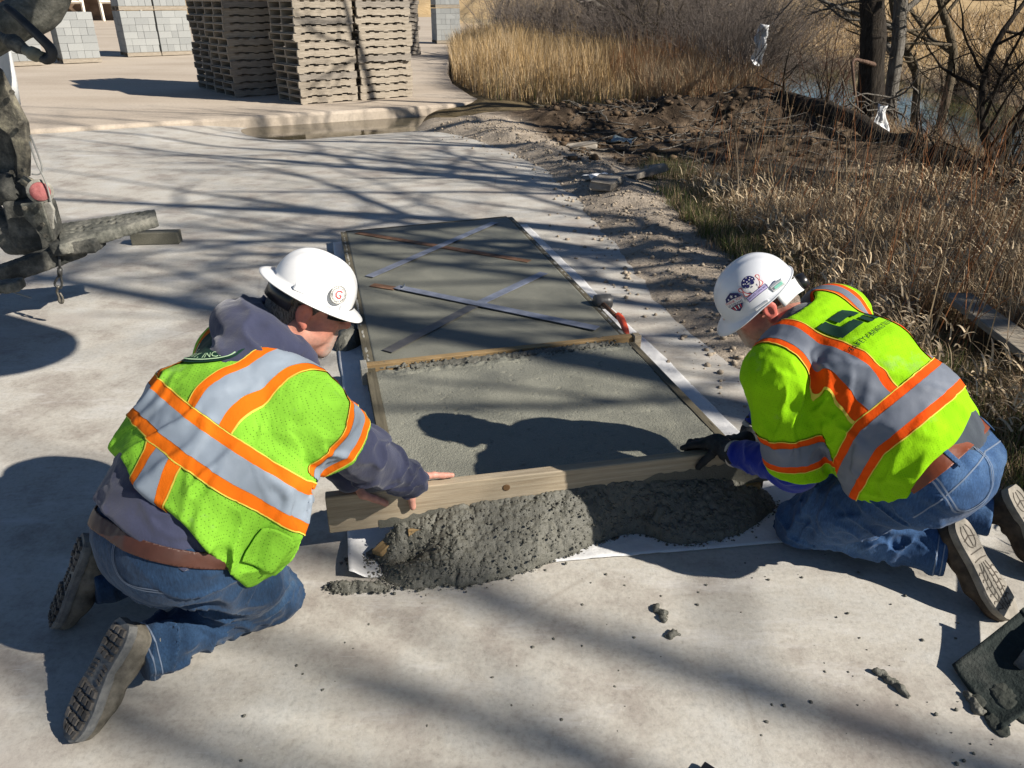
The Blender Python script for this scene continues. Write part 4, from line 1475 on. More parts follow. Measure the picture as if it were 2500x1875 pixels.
# ---------------------------------------------------------------- small things on the ground
c = gz(378, 598, 0)
bk = MB().box((0, 0, 0), (.345, .10, .09), None, .004).build('concrete_brick', m_fresh('olive_block', (.105, .10, .075), (.15, .142, .11), 120, .5, .85, .3))
bk.location = (c[0], c[1] + .05, .046)
bk.rotation_euler = (0, 0, .10)
tag(bk, 'long olive-grey concrete brick lying alone on the pavement near the truck step', 'brick')
# mallet
ml = thing('rubber_mallet', 'black rubber mallet with an orange-gripped handle lying on the form', 'mallet', tuple(gz(1478, 745, .08)))
h0, h1 = gz(1453, 738, .115), gz(1490, 735, .115)
mp = []
hd = nrm(h1 - h0)
mp.append(MB().tube([h0 - hd * .004, h0, h0 + hd * .03, h1 - hd * .03, h1, h1 + hd * .004], [.036, .042, .043, .043, .042, .036], 20).build('head', simple('black_rubber', (.055, .055, .055), .4, .45, .15), None, True))
k0_, k1_, k2_, k3_ = gz(1472, 742, .115), gz(1508, 775, .102), gz(1524, 796, .088), gz(1530, 822, .070)
mp.append(MB().tube([k0_, (k0_ + k1_) / 2, k1_], [.013, .012, .013], 10).build('handle', m_wood('mallet_handle', (.16, .075, .04), (.28, .15, .09)), None, True))
mp.append(MB().tube(spline([k1_ - (k1_ - k0_) * .1, k1_ + A(.01, 0, .004), k2_, k3_], 12), [.015, .018, .020, .018, .019, .020, .019, .018, .019, .020, .018, .012], 12).build('grip', simple('orange_grip', (.85, .11, .045), .5, .4, .06), None, True))
for o in mp:
    under(o, ml)
# shovel at the right edge
shv = thing('shovel', 'square-point shovel with a concrete-darkened blade tilted up off the pavement', 'shovel', tuple(gz(2420, 1700, 0)))
e0, e1 = gz(2322, 1628, .012), gz(2442, 1788, .004)
ew = nrm(e1 - e0)
W_ = np.linalg.norm(e1 - e0)
fw = nrm(np.cross(A(0, 0, 1), ew))
if fw[0] < 0:
    fw = -fw
fw = nrm(fw + A(.25, .45, .38))
nu, nv = 18, 20
V = []
for i in range(nu + 1):
    for j in range(nv + 1):
        u_, t_ = i / nu, j / nv
        x_ = u_ - .5
        lipz = .030 * abs(2 * x_) ** 4 * (0.25 + .75 * t_) + .014 * t_ ** 2
        p = e0 + ew * W_ * (.5 + x_ * (1 + .06 * t_)) + fw * .29 * t_ + A(0, 0, lipz)
        if t_ > .9:
            p = p - fw * .03 * abs(2 * x_) ** 3
        V.append(p)
F = [(i * (nv + 1) + j, (i + 1) * (nv + 1) + j, (i + 1) * (nv + 1) + j + 1, i * (nv + 1) + j + 1) for i in range(nu) for j in range(nv)]
bl = mk('blade', V, F, m_caked('shovel_steel', (.018, .026, .024), (.027, .036, .033), (.062, .068, .060)))
thick(bl, .003)
sp = [bl]
mid = e0 + ew * W_ * .5
sp.append(MB().tube([mid + fw * .15 + A(0, 0, .010), mid + fw * .21 + A(0, 0, .022), mid + fw * .30 + A(0, 0, .045)], [.012, .024, .022], 14).build('socket', m_caked('worn_socket', (.09, .095, .095), (.16, .165, .165), (.26, .265, .265)), None, True))
sp.append(MB().tube([mid + fw * .29 + A(0, 0, .043), mid + fw * .60 + A(0, 0, .09), mid + fw * 1.15 + A(0, 0, .17)], [.019, .018, .018], 12).build('handle', M['old_plank'], None, True))
v = Vol(np.array(V).min(0) - .03, np.array(V).max(0) + .05, .004)
for k in range(9):
    rg = np.random.default_rng(900 + k)
    p = e0 + ew * W_ * rg.uniform(.55, 1.0) + fw * rg.uniform(.0, .10) + A(0, 0, .0)
    v.ell(p, (.026, .020, .0045), rotm(ew, fw), .010)
v.disp(lambda P: .0015 * vn(P * 120, 4))
V2, Q2 = v.mesh()
sp.append(mk('mortar', V2, Q2, m_caked('dark_mortar_film', (.035, .042, .036), (.055, .06, .05), (.09, .092, .08))))
for o in sp:
    under(o, shv)
# black steel float at the bottom of the picture
c = gz(1722, 1853, .03)
fl = thing('hand_float', 'corner of a black steel hand float lying on the pavement', 'tool', (c[0], c[1], 0))
ax_ = nrm(A(.75, -.66, 0))
ay_ = nrm(A(-.66, -.75, 0))
P, F = bevbox(A(.15, .06, .006), .002)
R_ = np.stack([ax_, ay_, np.cross(ax_, ay_)], 1)
cc = A(c[0], c[1], .018) + ax_ * .15 + ay_ * .06
fo = [mk('plate', P @ R_.T + cc, F, simple('black_blade_steel', (.02, .022, .026), .25, .6, .2, 10, metal=.5), None, False)]
fo.append(MB().tube([cc + A(0, 0, .02) - ax_ * .07, cc + A(0, 0, .055) - ax_ * .05, cc + A(0, 0, .06), cc + A(0, 0, .055) + ax_ * .05, cc + A(0, 0, .02) + ax_ * .07], .013, 10).build('handle', M['black_plastic'], None, True))
for o in fo:
    under(o, fl)
# plank in the grass
a, b = gz(2336, 722, .20), gz(2560, 888, .20)
PLK = (a.copy(), b.copy())
d_ = b - a
pk = MB().box((0, 0, 0), (np.linalg.norm(d_), .15, .036), None, .003).build('plank', M['old_plank'])
pk.matrix_world = Matrix.Translation(Vector((a + b) / 2)) @ Matrix(rotm(d_, A(-d_[1], d_[0], .15 * abs(d_[0]))).tolist()).to_4x4()
tag(pk, 'weathered plank lying in the dry grass beside the kneeling worker', 'plank')
# broken slabs and torn plastic at the end of the dirt ridge
for i, (px, py, sz, rz, lb) in enumerate((((1565), 418, (.42, .34, .07), .5, 'flat grey slab of broken concrete at the grass edge'), (1480, 452, (.30, .22, .08), 1.1, 'broken concrete chunk beside the torn white plastic'), (1420, 360, (.36, .16, .05), .2, 'thin grey concrete shard on the mud track'))):
    c = gz(px, py, .1)
    rg = np.random.default_rng(i)
    P, F = bevbox(A(*sz) / 2, .012)
    P = P + rg.normal(0, .012, P.shape)
    o = mk('broken_slab', P, F, simple('grey_rubble_%d' % i, (.24, .215, .18), .95, .1, .2, 8, .5, 40), None, False)
    o.location = (c[0], c[1], float(terr_z(np.array([c[0]]), np.array([c[1]]))[0]) + .05)
    o.rotation_euler = (.15 * (i - 1), -.12, rz)
    tag(o, lb, 'rubble')
def rag(name, c, size, seed, mat, label, hang=0.0, cat='plastic'):
    n = 16
    u = np.linspace(-.5, .5, n)
    X, Y = np.meshgrid(u, u, indexing='ij')
    P = np.stack([X.ravel(), Y.ravel(), np.zeros(n * n)], 1)
    h = .5 * fbm(P * 3.2, seed, 3)
    W = np.stack([fbm(P * 2.4 + 5, seed + 1, 3), fbm(P * 2.4 + 9, seed + 2, 3)], 1) * .35
    if hang:
        V = np.stack([(P[:, 0] * .35 + W[:, 0] * .5) * size[0], h * size[0] * .6, (P[:, 1] + W[:, 1] * .3) * size[1]], 1)
    else:
        V = np.stack([(P[:, 0] + W[:, 0]) * size[0], (P[:, 1] + W[:, 1]) * size[1], (h + .35) * size[0] * .35], 1)
    I = np.arange(n * n).reshape(n, n)
    Q = np.stack([I[:-1, :-1], I[1:, :-1], I[1:, 1:], I[:-1, 1:]], -1).reshape(-1, 4)
    o = mk(name, V + np.asarray(c), Q, mat)
    thick(o, .002)
    return tag(o, label, cat)
bagm = simple('thin_white_plastic', (.66, .67, .68), .4, .4, .08, 6, .3, 20)
c = gz(1462, 446, .05)
rag('torn_plastic', c + A(0, 0, .03), (.26, .20), 3, bagm, 'torn white plastic crumpled on the end of the dirt ridge')
c = gz(1515, 355, .02)
rag('tarp_scrap', c + A(0, 0, .03), (.32, .22), 8, simple('bluish_tarp', (.22, .28, .30), .5, .3, .15, 6), 'crumpled blue-grey tarp scrap on the mud track')
rag('plastic_bag', gy(1856, 112, 14.2), (.50, .62), 12, bagm, 'white plastic bag hanging in the bare brush above the creek', 1.0)
rag('plastic_bag', gy(2142, 322, 10.3), (.60, .62), 22, bagm, 'white plastic bag snagged on the log at the foot of the big trunk', 1.0)
# ---------------------------------------------------------------- bare trees and brush
def m_bark(name, c0, c1):
    m = MT(name, .95, .1)
    f = m.noise(7, 6, .7, m.coord((6, 6, .8)))
    m.col(m.ramp(f, [(.32, c0), (.52, tuple((a + b) / 2 for a, b in zip(c0, c1))), (.72, c1)]))
    m.bump(f, 1.0, .04)
    return m.m
M['bark_dark'] = m_bark('dark_bark', (.014, .011, .009), (.075, .064, .053))
M['bark_grey'] = m_bark('grey_bark', (.075, .066, .055), (.27, .25, .22))
M['bark_tan'] = m_bark('tan_bark', (.060, .048, .034), (.20, .165, .115))
M['twig'] = m_bark('grey_twig', (.095, .078, .068), (.29, .25, .22))
M['twig_red'] = m_bark('reddish_twig', (.065, .035, .026), (.18, .115, .085))
def paths_mesh(paths):
    """many tapering tubes joined: paths = list of (points, radii)"""
    groups = {}
    for P, r in paths:
        n = 9 if r[0] > .06 else (6 if r[0] > .022 else (4 if r[0] > .008 else 3))
        groups.setdefault((len(P), n), []).append((P, r))
    Vs, Qs, off = [], [], 0
    for (m_, n), L in groups.items():
        P = np.array([p for p, _ in L])
        r = np.array([q_ for _, q_ in L])
        T = np.gradient(P, axis=1)
        T /= np.linalg.norm(T, axis=2)[..., None] + 1e-9
        ref = np.where(np.abs(T[:, :1, 2:3]) < .85, np.array([0, 0, 1.0]), np.array([1.0, 0, 0]))
        U = np.cross(T, np.broadcast_to(ref, T.shape))
        U /= np.linalg.norm(U, axis=2)[..., None] + 1e-9
        W = np.cross(T, U)
        a = np.linspace(0, 2 * math.pi, n, endpoint=False)
        V = P[:, :, None, :] + r[:, :, None, None] * (np.cos(a)[None, None, :, None] * U[:, :, None, :] + np.sin(a)[None, None, :, None] * W[:, :, None, :])
        k = len(L)
        I = np.arange(k * m_ * n).reshape(k, m_, n) + off
        J = np.roll(I, -1, axis=2)
        Qs.append(np.stack([I[:, :-1], J[:, :-1], J[:, 1:], I[:, 1:]], -1).reshape(-1, 4))
        Vs.append(V.reshape(-1, 3))
        off += k * m_ * n
    return np.concatenate(Vs), np.concatenate(Qs)
def grow(rng, p, d, L, r, level, out, wig=.18, up=.05, nb=(4, 6, 5, 4), spread=.75, m_=7, tmin=.25):
    d = nrm(d)
    P = [np.asarray(p, float)]
    dd = d.copy()
    for i in range(m_ - 1):
        dd = nrm(dd + rng.normal(0, wig, 3) * (1.0 / (m_ ** .5)) * 1.6 + A(0, 0, up))
        P.append(P[-1] + dd * L / (m_ - 1))
    P = np.array(P)
    rad = r * (1 - .72 * np.linspace(0, 1, m_) ** 1.1)
    out.append((P, rad))
    if level <= 0:
        return
    k = nb[min(level, len(nb) - 1)]
    for j in range(k):
        t = tmin + (1 - tmin) * (j + rng.random()) / k
        i = min(int(t * (m_ - 1)), m_ - 2)
        f = t * (m_ - 1) - i
        q_ = P[i] * (1 - f) + P[i + 1] * f
        ax = nrm(P[i + 1] - P[i])
        side = nrm(np.cross(ax, rng.normal(0, 1, 3)))
        nd = nrm(ax * (1 - spread * .55) + side * spread * rng.uniform(.7, 1.2))
        grow(rng, q_, nd, L * rng.uniform(.42, .68) * (1 - .35 * t), max(.002, rad[i] * rng.uniform(.45, .62)), level - 1, out, wig * 1.15, up, nb, spread, max(4, m_ - 1), .2)
def tree(name, label, trunk_pts, radii, seed, bark, crown_len=2.6, levels=3, nlimb=9, t0=.35, group='bare trees along the creek', spread=.75, cat='tree', nb=(4, 5, 5, 4)):
    rng = np.random.default_rng(seed)
    P = spline(trunk_pts, 16)
    rad = np.interp(np.linspace(0, 1, 16), np.linspace(0, 1, len(radii)), radii)
    P = P + np.cumsum(rng.normal(0, .012, P.shape), 0) * A(1, 1, .2) * (rad.max() / .12)
    t = thing(name, label, cat, tuple(P[0]), 0, group)
    V, Q = paths_mesh([(P, rad)])
    Vn = vnormals(V, Q)
    V = V + Vn * (.10 * rad.max() * vn(V * A(14, 14, 4), seed))[:, None]
    under(mk('trunk', V, Q, bark), t)
    out = []
    for i in range(nlimb):
        f = t0 + (1 - t0) * (i + rng.random() * .8) / nlimb
        k = min(int(f * 15), 14)
        ax = nrm(P[k + 1] - P[k])
        az = rng.uniform(0, 2 * math.pi)
        side = nrm(np.cross(ax, A(math.cos(az), math.sin(az), .1)))
        grow(rng, P[k], ax * .45 + side * spread, crown_len * rng.uniform(.7, 1.25) * (1.25 - .6 * f), rad[k] * rng.uniform(.40, .65), levels, out, nb=nb, spread=spread)
    grow(rng, P[-1], P[-1] - P[-2], crown_len * .9, rad[-1], levels, out, nb=nb, spread=spread)
    V, Q = paths_mesh(out)
    under(mk('crown', V, Q, bark), t)
    return t
def tz(x_, y_):
    return float(terr_z(np.array([x_]), np.array([y_]))[0])
def trunk_at(px, py, Y, *ups):
    """trunk whose foot stands at that pixel and distance; ups are (px, py, dY) further points"""
    b = gy(px, py, Y)
    b[2] = min(b[2], tz(b[0], b[1])) - .05
    return [b] + [gy(a, c_, Y + e_) for a, c_, e_ in ups]
# trees in view
tr1 = trunk_at(2138, 330, 11.3, (2135, 200, 0), (2142, 90, 0), (2152, -20, .1), (2165, -260, .3), (2140, -560, .5))
tree('cottonwood', 'thick dark-barked tree trunk with curling vines at its foot on the creek bank', tr1, [.20, .175, .168, .160, .145, .09], 1, M['bark_dark'], 3.0, 3, 8, .62)
tr2 = trunk_at(2172, 330, 11.7, (2185, 210, 0), (2200, 110, 0), (2212, 0, .1), (2250, -140, .2), (2300, -420, .4))
tree('pale_tree', 'pale grey leaning trunk right beside the thick dark trunk', tr2, [.105, .095, .095, .09, .075, .035], 2, M['bark_grey'], 2.4, 3, 9, .35)
tr3 = trunk_at(2250, 300, 12.6, (2235, 210, 0), (2210, 130, 0), (2180, 40, 0), (2165, -60, .2), (2120, -300, .3))
tree('slim_tree', 'slim olive-brown trunk slanting behind the pale leaning trunk', tr3, [.065, .06, .058, .055, .05, .02], 3, M['bark_tan'], 1.8, 2, 8, .3)
tr4 = trunk_at(2295, 292, 12.9, (2318, 200, 0), (2320, 110, 0), (2300, 40, 0), (2285, -40, .1), (2262, -300, .3))
tree('slim_tree', 'slender tan tree with a low fork standing alone by the creek', tr4, [.075, .068, .062, .055, .05, .02], 4, M['bark_tan'], 2.2, 3, 9, .30)
tr5 = [gy(2320, 130, 12.9), gy(2350, 80, 12.9), gy(2372, 40, 13), gy(2440, -60, 13.1)]
tr6 = trunk_at(1480, 72, 23.5, (1484, 30, 0), (1490, -10, 0), (1500, -200, .3))
tree('old_tree', 'dark multi-stemmed trunk rising behind the golden grass', tr6, [.34, .30, .27, .18], 6, M['bark_dark'], 4.0, 3, 9, .35)
tr7 = trunk_at(1507, 75, 23.8, (1503, 30, 0), (1510, -20, 0), (1540, -200, .3))
tree('old_tree', 'thinner stem growing close beside the dark multi-stemmed trunk', tr7, [.16, .14, .13, .08], 7, M['bark_grey'], 3.0, 3, 7, .3)
tr8 = trunk_at(1690, 130, 19.5, (1688, 95, 0), (1692, 50, 0), (1706, 0, 0), (1715, -150, .3))
tree('leaning_tree', 'dark crooked trunk at the water edge beside the bag-hung brush', tr8, [.16, .135, .13, .12, .07], 8, M['bark_dark'], 2.8, 3, 9, .3)
tr9 = trunk_at(1617, 175, 18.5, (1608, 130, 0), (1590, 85, 0), (1575, 50, 0), (1560, 10, .2), (1548, -60, .3))
tree('leaning_tree', 'thin tree leaning over the brown reeds towards the golden grass', tr9, [.085, .08, .07, .055, .04, .02], 9, M['bark_tan'], 1.8, 3, 10, .2)
# sapling arching in at the right
tr10 = trunk_at(2480, 470, 7.2, (2420, 380, .0), (2398, 300, 0), (2402, 200, .1), (2430, 110, .1), (2490, 20, .2), (2580, -90, .3))
tree('arching_sapling', 'dark bent sapling arching up beside the fallen log', tr10, [.038, .036, .034, .030, .026, .020, .012], 10, M['bark_dark'], 1.1, 3, 12, .12)
# fallen log
lp = [gy(1903, 228, 11.8), gy(1960, 250, 11.3), gy(2040, 285, 10.5), gy(2130, 318, 9.7), gy(2230, 362, 8.9), gy(2330, 405, 8.2), gy(2430, 440, 7.6), gy(2540, 478, 7.1)]
lg = thing('fallen_log', 'long dark fallen log slanting down the creek bank into the grass', 'log', tuple(lp[-1]))
lr = [.080, .095, .10, .105, .11, .115, .12, .12]
P = spline(lp, 30)
P = P + np.stack([np.zeros(30), .10 * n2(np.arange(30) * .22, np.zeros(30), 1, 301, 2), .10 * n2(np.arange(30) * .3, np.zeros(30) + 3, 1, 302, 3)], 1)
V, Q = paths_mesh([(P, np.interp(np.linspace(0, 1, 30), np.linspace(0, 1, 8), lr) * (1 + .22 * n2(np.arange(30) * .5, np.zeros(30), 1, 303, 3)))])
V = V + vnormals(V, Q) * (.018 * vn(V * 9, 4))[:, None]
capi = list(range(9))
under(mk('trunk', V, list(map(tuple, Q)) + [tuple(capi)], M['bark_dark']), lg)
rng = np.random.default_rng(77)
for i in range(9):
    out = []
    k = int(rng.uniform(1, 26))
    grow(rng, P[k], A(rng.normal(0, .6), rng.normal(0, .6), rng.uniform(.2, .8)), rng.uniform(.3, .9), .022, 2, out)
    V, Q = paths_mesh(out)
    under(mk('branch', V, Q, M['bark_dark']), lg)
# broken limb bent off the trunk
bl_ = thing('broken_limb', 'broken reddish limb hanging from a stub on the thick dark trunk', 'branch', tuple(gy(2095, 300, 11.1)))
P = spline([gy(2135, 158, 11.2), gy(2108, 150, 11.1), gy(2084, 146, 11.05), gy(2082, 170, 11.0), gy(2086, 215, 11.0), gy(2094, 260, 11.0), gy(2098, 300, 11.0)], 16)
V, Q = paths_mesh([(P, np.interp(np.linspace(0, 1, 16), [0, .3, 1], [.034, .022, .012]))])
under(mk('limb', V, Q, m_bark('reddish_limb', (.09, .055, .04), (.25, .17, .13))), bl_)
# vines at the foot of the big trunk
vi = thing('vine_tangle', 'tangle of curling pale vines round the foot of the thick trunk', 'vine', tuple(gy(2160, 320, 10.9)))
out = []
rng = np.random.default_rng(5)
for i in range(16):
    b = gy(rng.uniform(2105, 2215), rng.uniform(230, 320), 10.95)
    P = [b]
    dd = nrm(rng.normal(0, 1, 3) * A(1, .4, 1))
    rot = rng.uniform(-.55, .55)
    for k in range(11):
        dd = nrm(np.array(Matrix.Rotation(rot, 3, 'Y') @ Vector(dd)) + rng.normal(0, .15, 3))
        P.append(P[-1] + dd * .075)
    out.append((np.array(P), np.linspace(.016, .007, 12)))
V, Q = paths_mesh(out)
under(mk('vines', V, Q, M['bark_grey']), vi)
# sticks and litter over the churned bank
rng = np.random.default_rng(88)
out = []
for i in range(420):
    x_, y_ = rng.uniform(.8, 6.2), rng.uniform(8.4, 13.2)
    a_ = rng.uniform(0, 6.28)
    L_ = rng.uniform(.12, .7)
    p0_ = A(x_, y_, 0)
    p1_ = p0_ + A(math.cos(a_), math.sin(a_), 0) * L_
    out.append((p0_, p1_, rng.uniform(.004, .013), rng.uniform(.0, .10)))
xs0 = np.array([o_[0][0] for o_ in out]); ys0 = np.array([o_[0][1] for o_ in out])
xs1 = np.array([o_[1][0] for o_ in out]); ys1 = np.array([o_[1][1] for o_ in out])
z0_, z1_ = terr_z(xs0, ys0), terr_z(xs1, ys1)
pth = []
for i, o_ in enumerate(out):
    P = np.linspace(A(xs0[i], ys0[i], z0_[i] + .01), A(xs1[i], ys1[i], z1_[i] + .01 + o_[3]), 5) + rng.normal(0, .012, (5, 3))
    pth.append((P, np.linspace(o_[2], o_[2] * .4, 5)))
V, Q = paths_mesh(pth)
so = mk('stick_litter', V, Q, M['bark_grey'])
so['kind'] = 'stuff'
so['label'] = 'sticks and broken twigs littering the churned bank'
# trees beyond the right edge whose branches throw the striped shade
SHADE = [(6.4, 3.2, 9.5, 32, .19), (5.9, 5.2, 8.0, 33, .15), (7.2, 6.3, 10.0, 34, .20), (8.8, 1.9, 10.5, 36, .19), (8.3, 4.2, 11.0, 38, .2), (7.0, 2.0, 8.6, 71, .14), (9.9, .9, 11.0, 72, .17), (6.9, 8.3, 9.5, 40, .17)]
for i, (x_, y_, h_, s_, r_) in enumerate(SHADE):
    z_ = tz(x_, y_)
    rg = np.random.default_rng(s_)
    P = [A(x_, y_, z_ - .1), A(x_ + rg.normal(0, .12), y_ + rg.normal(0, .12), z_ + h_ * .3), A(x_ + rg.normal(0, .3), y_ + rg.normal(0, .3), z_ + h_ * .6), A(x_ + rg.normal(0, .5), y_ + rg.normal(0, .5), z_ + h_)]
    tree('bank_tree', 'tall bare tree on the creek bank shading the pavement', P, [r_, r_ * .8, r_ * .5, r_ * .15], s_, M['bark_tan'], h_ * .34, 3, 11, .42, 'bare trees on the bank beside the workers', nb=(3, 4, 5, 4))
for i, (x_, y_, h_, r_, s_) in enumerate(((11.7, -3.80, 9.4, .060, 61), (10.9, -3.02, 8.4, .055, 62), (12.4, -4.55, 9.8, .07, 63), (13.5, -4.2, 10.8, .08, 64), (11.2, -4.15, 8.6, .06, 65))):
    tree('bank_tree', 'slender bare pole tree on the bank behind the stooping workers', [A(x_, y_, -.3), A(x_ + .05, y_ + .04, h_ * .4), A(x_ - .04, y_ - .03, h_ * .75), A(x_, y_, h_)], [r_ * 1.3, r_, r_ * .9, r_ * .6], s_, M['bark_tan'], 1.3, 1, 9, .45, 'slender pole trees on the bank', nb=(2, 3, 4, 4), spread=.5)
tree('bank_tree', 'tall bare tree on the creek bank shading the pavement', [A(9.6, -.75, -.3), A(9.7, -.8, 4), A(9.5, -.7, 8), A(9.6, -.8, 12)], [.2, .16, .10, .03], 73, M['bark_tan'], 1.7, 3, 11, .66, 'bare trees on the bank beside the workers', nb=(3, 4, 5, 4))
# brush: clumps of bare stems
def shrub(label, base, n, h_, seed, mat, spread=.5, levels=2, group='bare brush along the creek', r=.010, lean=None, nb=(3, 5, 6, 5)):
    rng = np.random.default_rng(seed)
    out = []
    b = np.asarray(base, float)
    for i in range(n):
        p = b + A(rng.normal(0, .22), rng.normal(0, .22), -.05)
        d_ = A(rng.normal(0, spread), rng.normal(0, spread), 1.0)
        if lean is not None:
            d_ = d_ + lean
        grow(rng, p, d_, h_ * rng.uniform(.55, 1.1), r * rng.uniform(.6, 1.3), levels, out, wig=.14, up=.02, nb=nb, spread=.6, m_=7, tmin=.15)
    V, Q = paths_mesh(out)
    t = thing('bare_shrub', label, 'shrub', tuple(b), 0, group)
    under(mk('stems', V, Q, mat), t)
    return t
gA = 'grey bare brush along the creek behind the golden grass'
rng0 = np.random.default_rng(19)
def at(px, py, Y):
    p = gy(px, py, Y)
    p[2] = tz(p[0], p[1])
    return p
for i, (px, py, Y, n, h_) in enumerate([(1225, 40, 30, 22, 2.2), (1290, 48, 28, 24, 2.2), (1350, 60, 26, 24, 2.2), (1405, 62, 24, 22, 2.2), (1455, 75, 22, 20, 2.0), (1530, 120, 20, 22, 2.4), (1575, 140, 19, 22, 2.4), (1640, 150, 18.2, 22, 2.3), (1700, 180, 17, 24, 2.4), (1610, 100, 24, 24, 3.0), (1560, 70, 27, 26, 3.2), (1250, 30, 38, 26, 3.0), (1330, 35, 36, 26, 3.2), (1420, 40, 33, 26, 3.2), (1660, 70, 28, 26, 3.2), (1760, 60, 30, 26, 3.2), (1840, 50, 34, 26, 3.2)]):
    shrub('tangle of thin grey bare brush standing behind the golden grass', at(px, py, Y), int(n * 1.7), h_, 100 + i, M['twig'], .6, 2, gA, .013, nb=(3, 5, 7, 5))
gB = 'dense bare brush round the hanging bag'
for i, (px, py, Y, n, h_) in enumerate([(1745, 205, 15.8, 28, 2.3), (1800, 190, 15.4, 28, 2.4), (1775, 230, 14.6, 26, 1.9), (1850, 160, 16.8, 24, 2.2), (1890, 130, 18, 20, 2.2), (1725, 120, 19, 24, 3.0), (1800, 90, 21, 24, 3.0)]):
    shrub('dense thicket of pale bare stems round the hanging white bag', at(px, py, Y), int(n * 1.5), h_, 140 + i, M['twig'], .55, 2, gB, .011, lean=A(.25, 0, 0), nb=(3, 5, 7, 5))
gC = 'thin saplings along the water'
for i, (px, py, Y, n, h_) in enumerate([(2010, 250, 14.4, 7, 2.0), (1985, 265, 13.6, 6, 1.8), (2060, 230, 13.5, 6, 1.6), (2240, 250, 12.4, 8, 1.6), (2360, 300, 11.6, 8, 1.5), (2440, 330, 10.8, 10, 1.5), (2120, 150, 19, 7, 2.2)]):
    shrub('thin twiggy sapling at the water between the brush and the big trunk', at(px, py, Y), n, h_, 170 + i, M['twig_red'], .35, 2, gC, .012)
gD = 'twiggy brush hanging in beside the fallen log'
for i, (px, py, Y, n, h_) in enumerate([(2490, 330, 8.6, 8, 1.3), (2530, 250, 9.5, 10, 1.6), (2570, 300, 7.8, 9, 1.4)]):
    shrub('dark twiggy brush reaching over the end of the fallen log', at(px, py, Y), n, h_, 190 + i, M['bark_dark'], .5, 2, gD, .014, A(-.7, 0, 0))
# dark brush line on the far bank
gE = 'dark brush on the far bank of the creek'
for i, (px, py, Y) in enumerate([(1905, 120, 30), (1935, 130, 28), (1965, 128, 27), (1985, 150, 25), (2130, 140, 27), (2330, 205, 20), (2400, 215, 19), (2460, 220, 18), (2040, 60, 45), (2080, 40, 48)]):
    shrub('low dark brush on the far bank of the creek', at(px, py, Y), 26, 1.0 if i < 8 else 2.6, 210 + i, M['bark_dark'], .8, 2, gE, .016)

# ---------------------------------------------------------------- grass
def m_grass(name):
    m = MT(name, .75, .15)
    a = m.attr('tint')
    m.b.inputs['Subsurface Weight'].default_value = 0
    m.col(a.outputs[0])
    tr_ = m.n('BsdfTranslucent')
    m.l(a.outputs[0], tr_.inputs[0])
    mx = m.n('MixShader', i={0: .28})
    out = m.t.nodes['Material Output']
    m.l(m.b.outputs[0], mx.inputs[1])
    m.l(tr_.outputs[0], mx.inputs[2])
    m.l(mx.outputs[0], out.inputs[0])
    return m.m
GM = m_grass('grass_blades')
def blades(name, P, L, w, lean, curl, C, seed, label, m_=5, az=None, cat='grass', tipc=None, tipw=.35):
    """curved strips; P roots, L lengths, w widths, lean start tilt, curl extra bend to the tip"""
    rng = np.random.default_rng(seed)
    n = len(P)
    if az is None:
        az = rng.uniform(0, 2 * math.pi, n)
    D = np.stack([np.cos(az), np.sin(az), np.zeros(n)], 1)
    t = np.linspace(0, 1, m_)
    th = lean[:, None] + curl[:, None] * t[None] ** 2.2
    seg = L[:, None] / (m_ - 1)
    hx = np.concatenate([np.zeros((n, 1)), np.cumsum(np.sin(th[:, :-1]) * seg, 1)], 1)
    hz = np.concatenate([np.zeros((n, 1)), np.cumsum(np.cos(th[:, :-1]) * seg, 1)], 1)
    ctr = P[:, None, :] + D[:, None, :] * hx[..., None] + A(0, 0, 1) * hz[..., None]
    sa = az + math.pi / 2 + rng.normal(0, .6, n)
    S = np.stack([np.cos(sa), np.sin(sa), rng.normal(0, .25, n)], 1)
    ww = w[:, None] * (1 - (1 - tipw) * t[None] ** 1.5)
    ww[:, -1] *= .3
    V = np.stack([ctr + S[:, None, :] * ww[..., None] / 2, ctr - S[:, None, :] * ww[..., None] / 2], 2).reshape(-1, 3)
    I = np.arange(n * m_ * 2).reshape(n, m_, 2)
    Q = np.stack([I[:, :-1, 0], I[:, :-1, 1], I[:, 1:, 1], I[:, 1:, 0]], -1).reshape(-1, 4)
    o = mk(name, V, Q, GM, None, False)
    Cc = np.repeat(C[:, None, :], m_, 1)
    if tipc is not None:
        k = t[None, :, None] ** 1.6
        Cc = Cc * (1 - k) + tipc[:, None, :] * k
    vcol(o.data, 'tint', np.repeat(Cc[:, :, None, :], 2, 2).reshape(-1, 3))
    o['kind'] = 'stuff'
    o['label'] = label
    o['category'] = cat
    return o
def pal(rng, n, cols, wts, var=.25):
    c = np.array(cols)[rng.choice(len(cols), n, p=np.array(wts) / sum(wts))]
    return np.clip(c * rng.uniform(1 - var, 1 + var, (n, 1)), 0, 1)
STRAW, PALE, BROWN, RED, GREEN, GOLD, DULL = (.41, .305, .18), (.58, .47, .32), (.205, .130, .074), (.32, .135, .055), (.090, .122, .034), (.49, .335, .15), (.245, .19, .13)
rng = np.random.default_rng(3)
def scatter(n, xr, yr, ok, seed, dens=None):
    rg = np.random.default_rng(seed)
    out, tot = [], 0
    while tot < n:
        x_ = rg.uniform(*xr, n)
        y_ = rg.uniform(yr[0], yr[1], n)
        k = ok(x_, y_)
        if dens is not None:
            k &= rg.random(n) < dens(x_, y_)
        out.append(np.stack([x_[k], y_[k]], 1))
        tot += k.sum()
    p = np.concatenate(out)[:n]
    return np.concatenate([p, terr_z(p[:, 0], p[:, 1])[:, None]], 1)
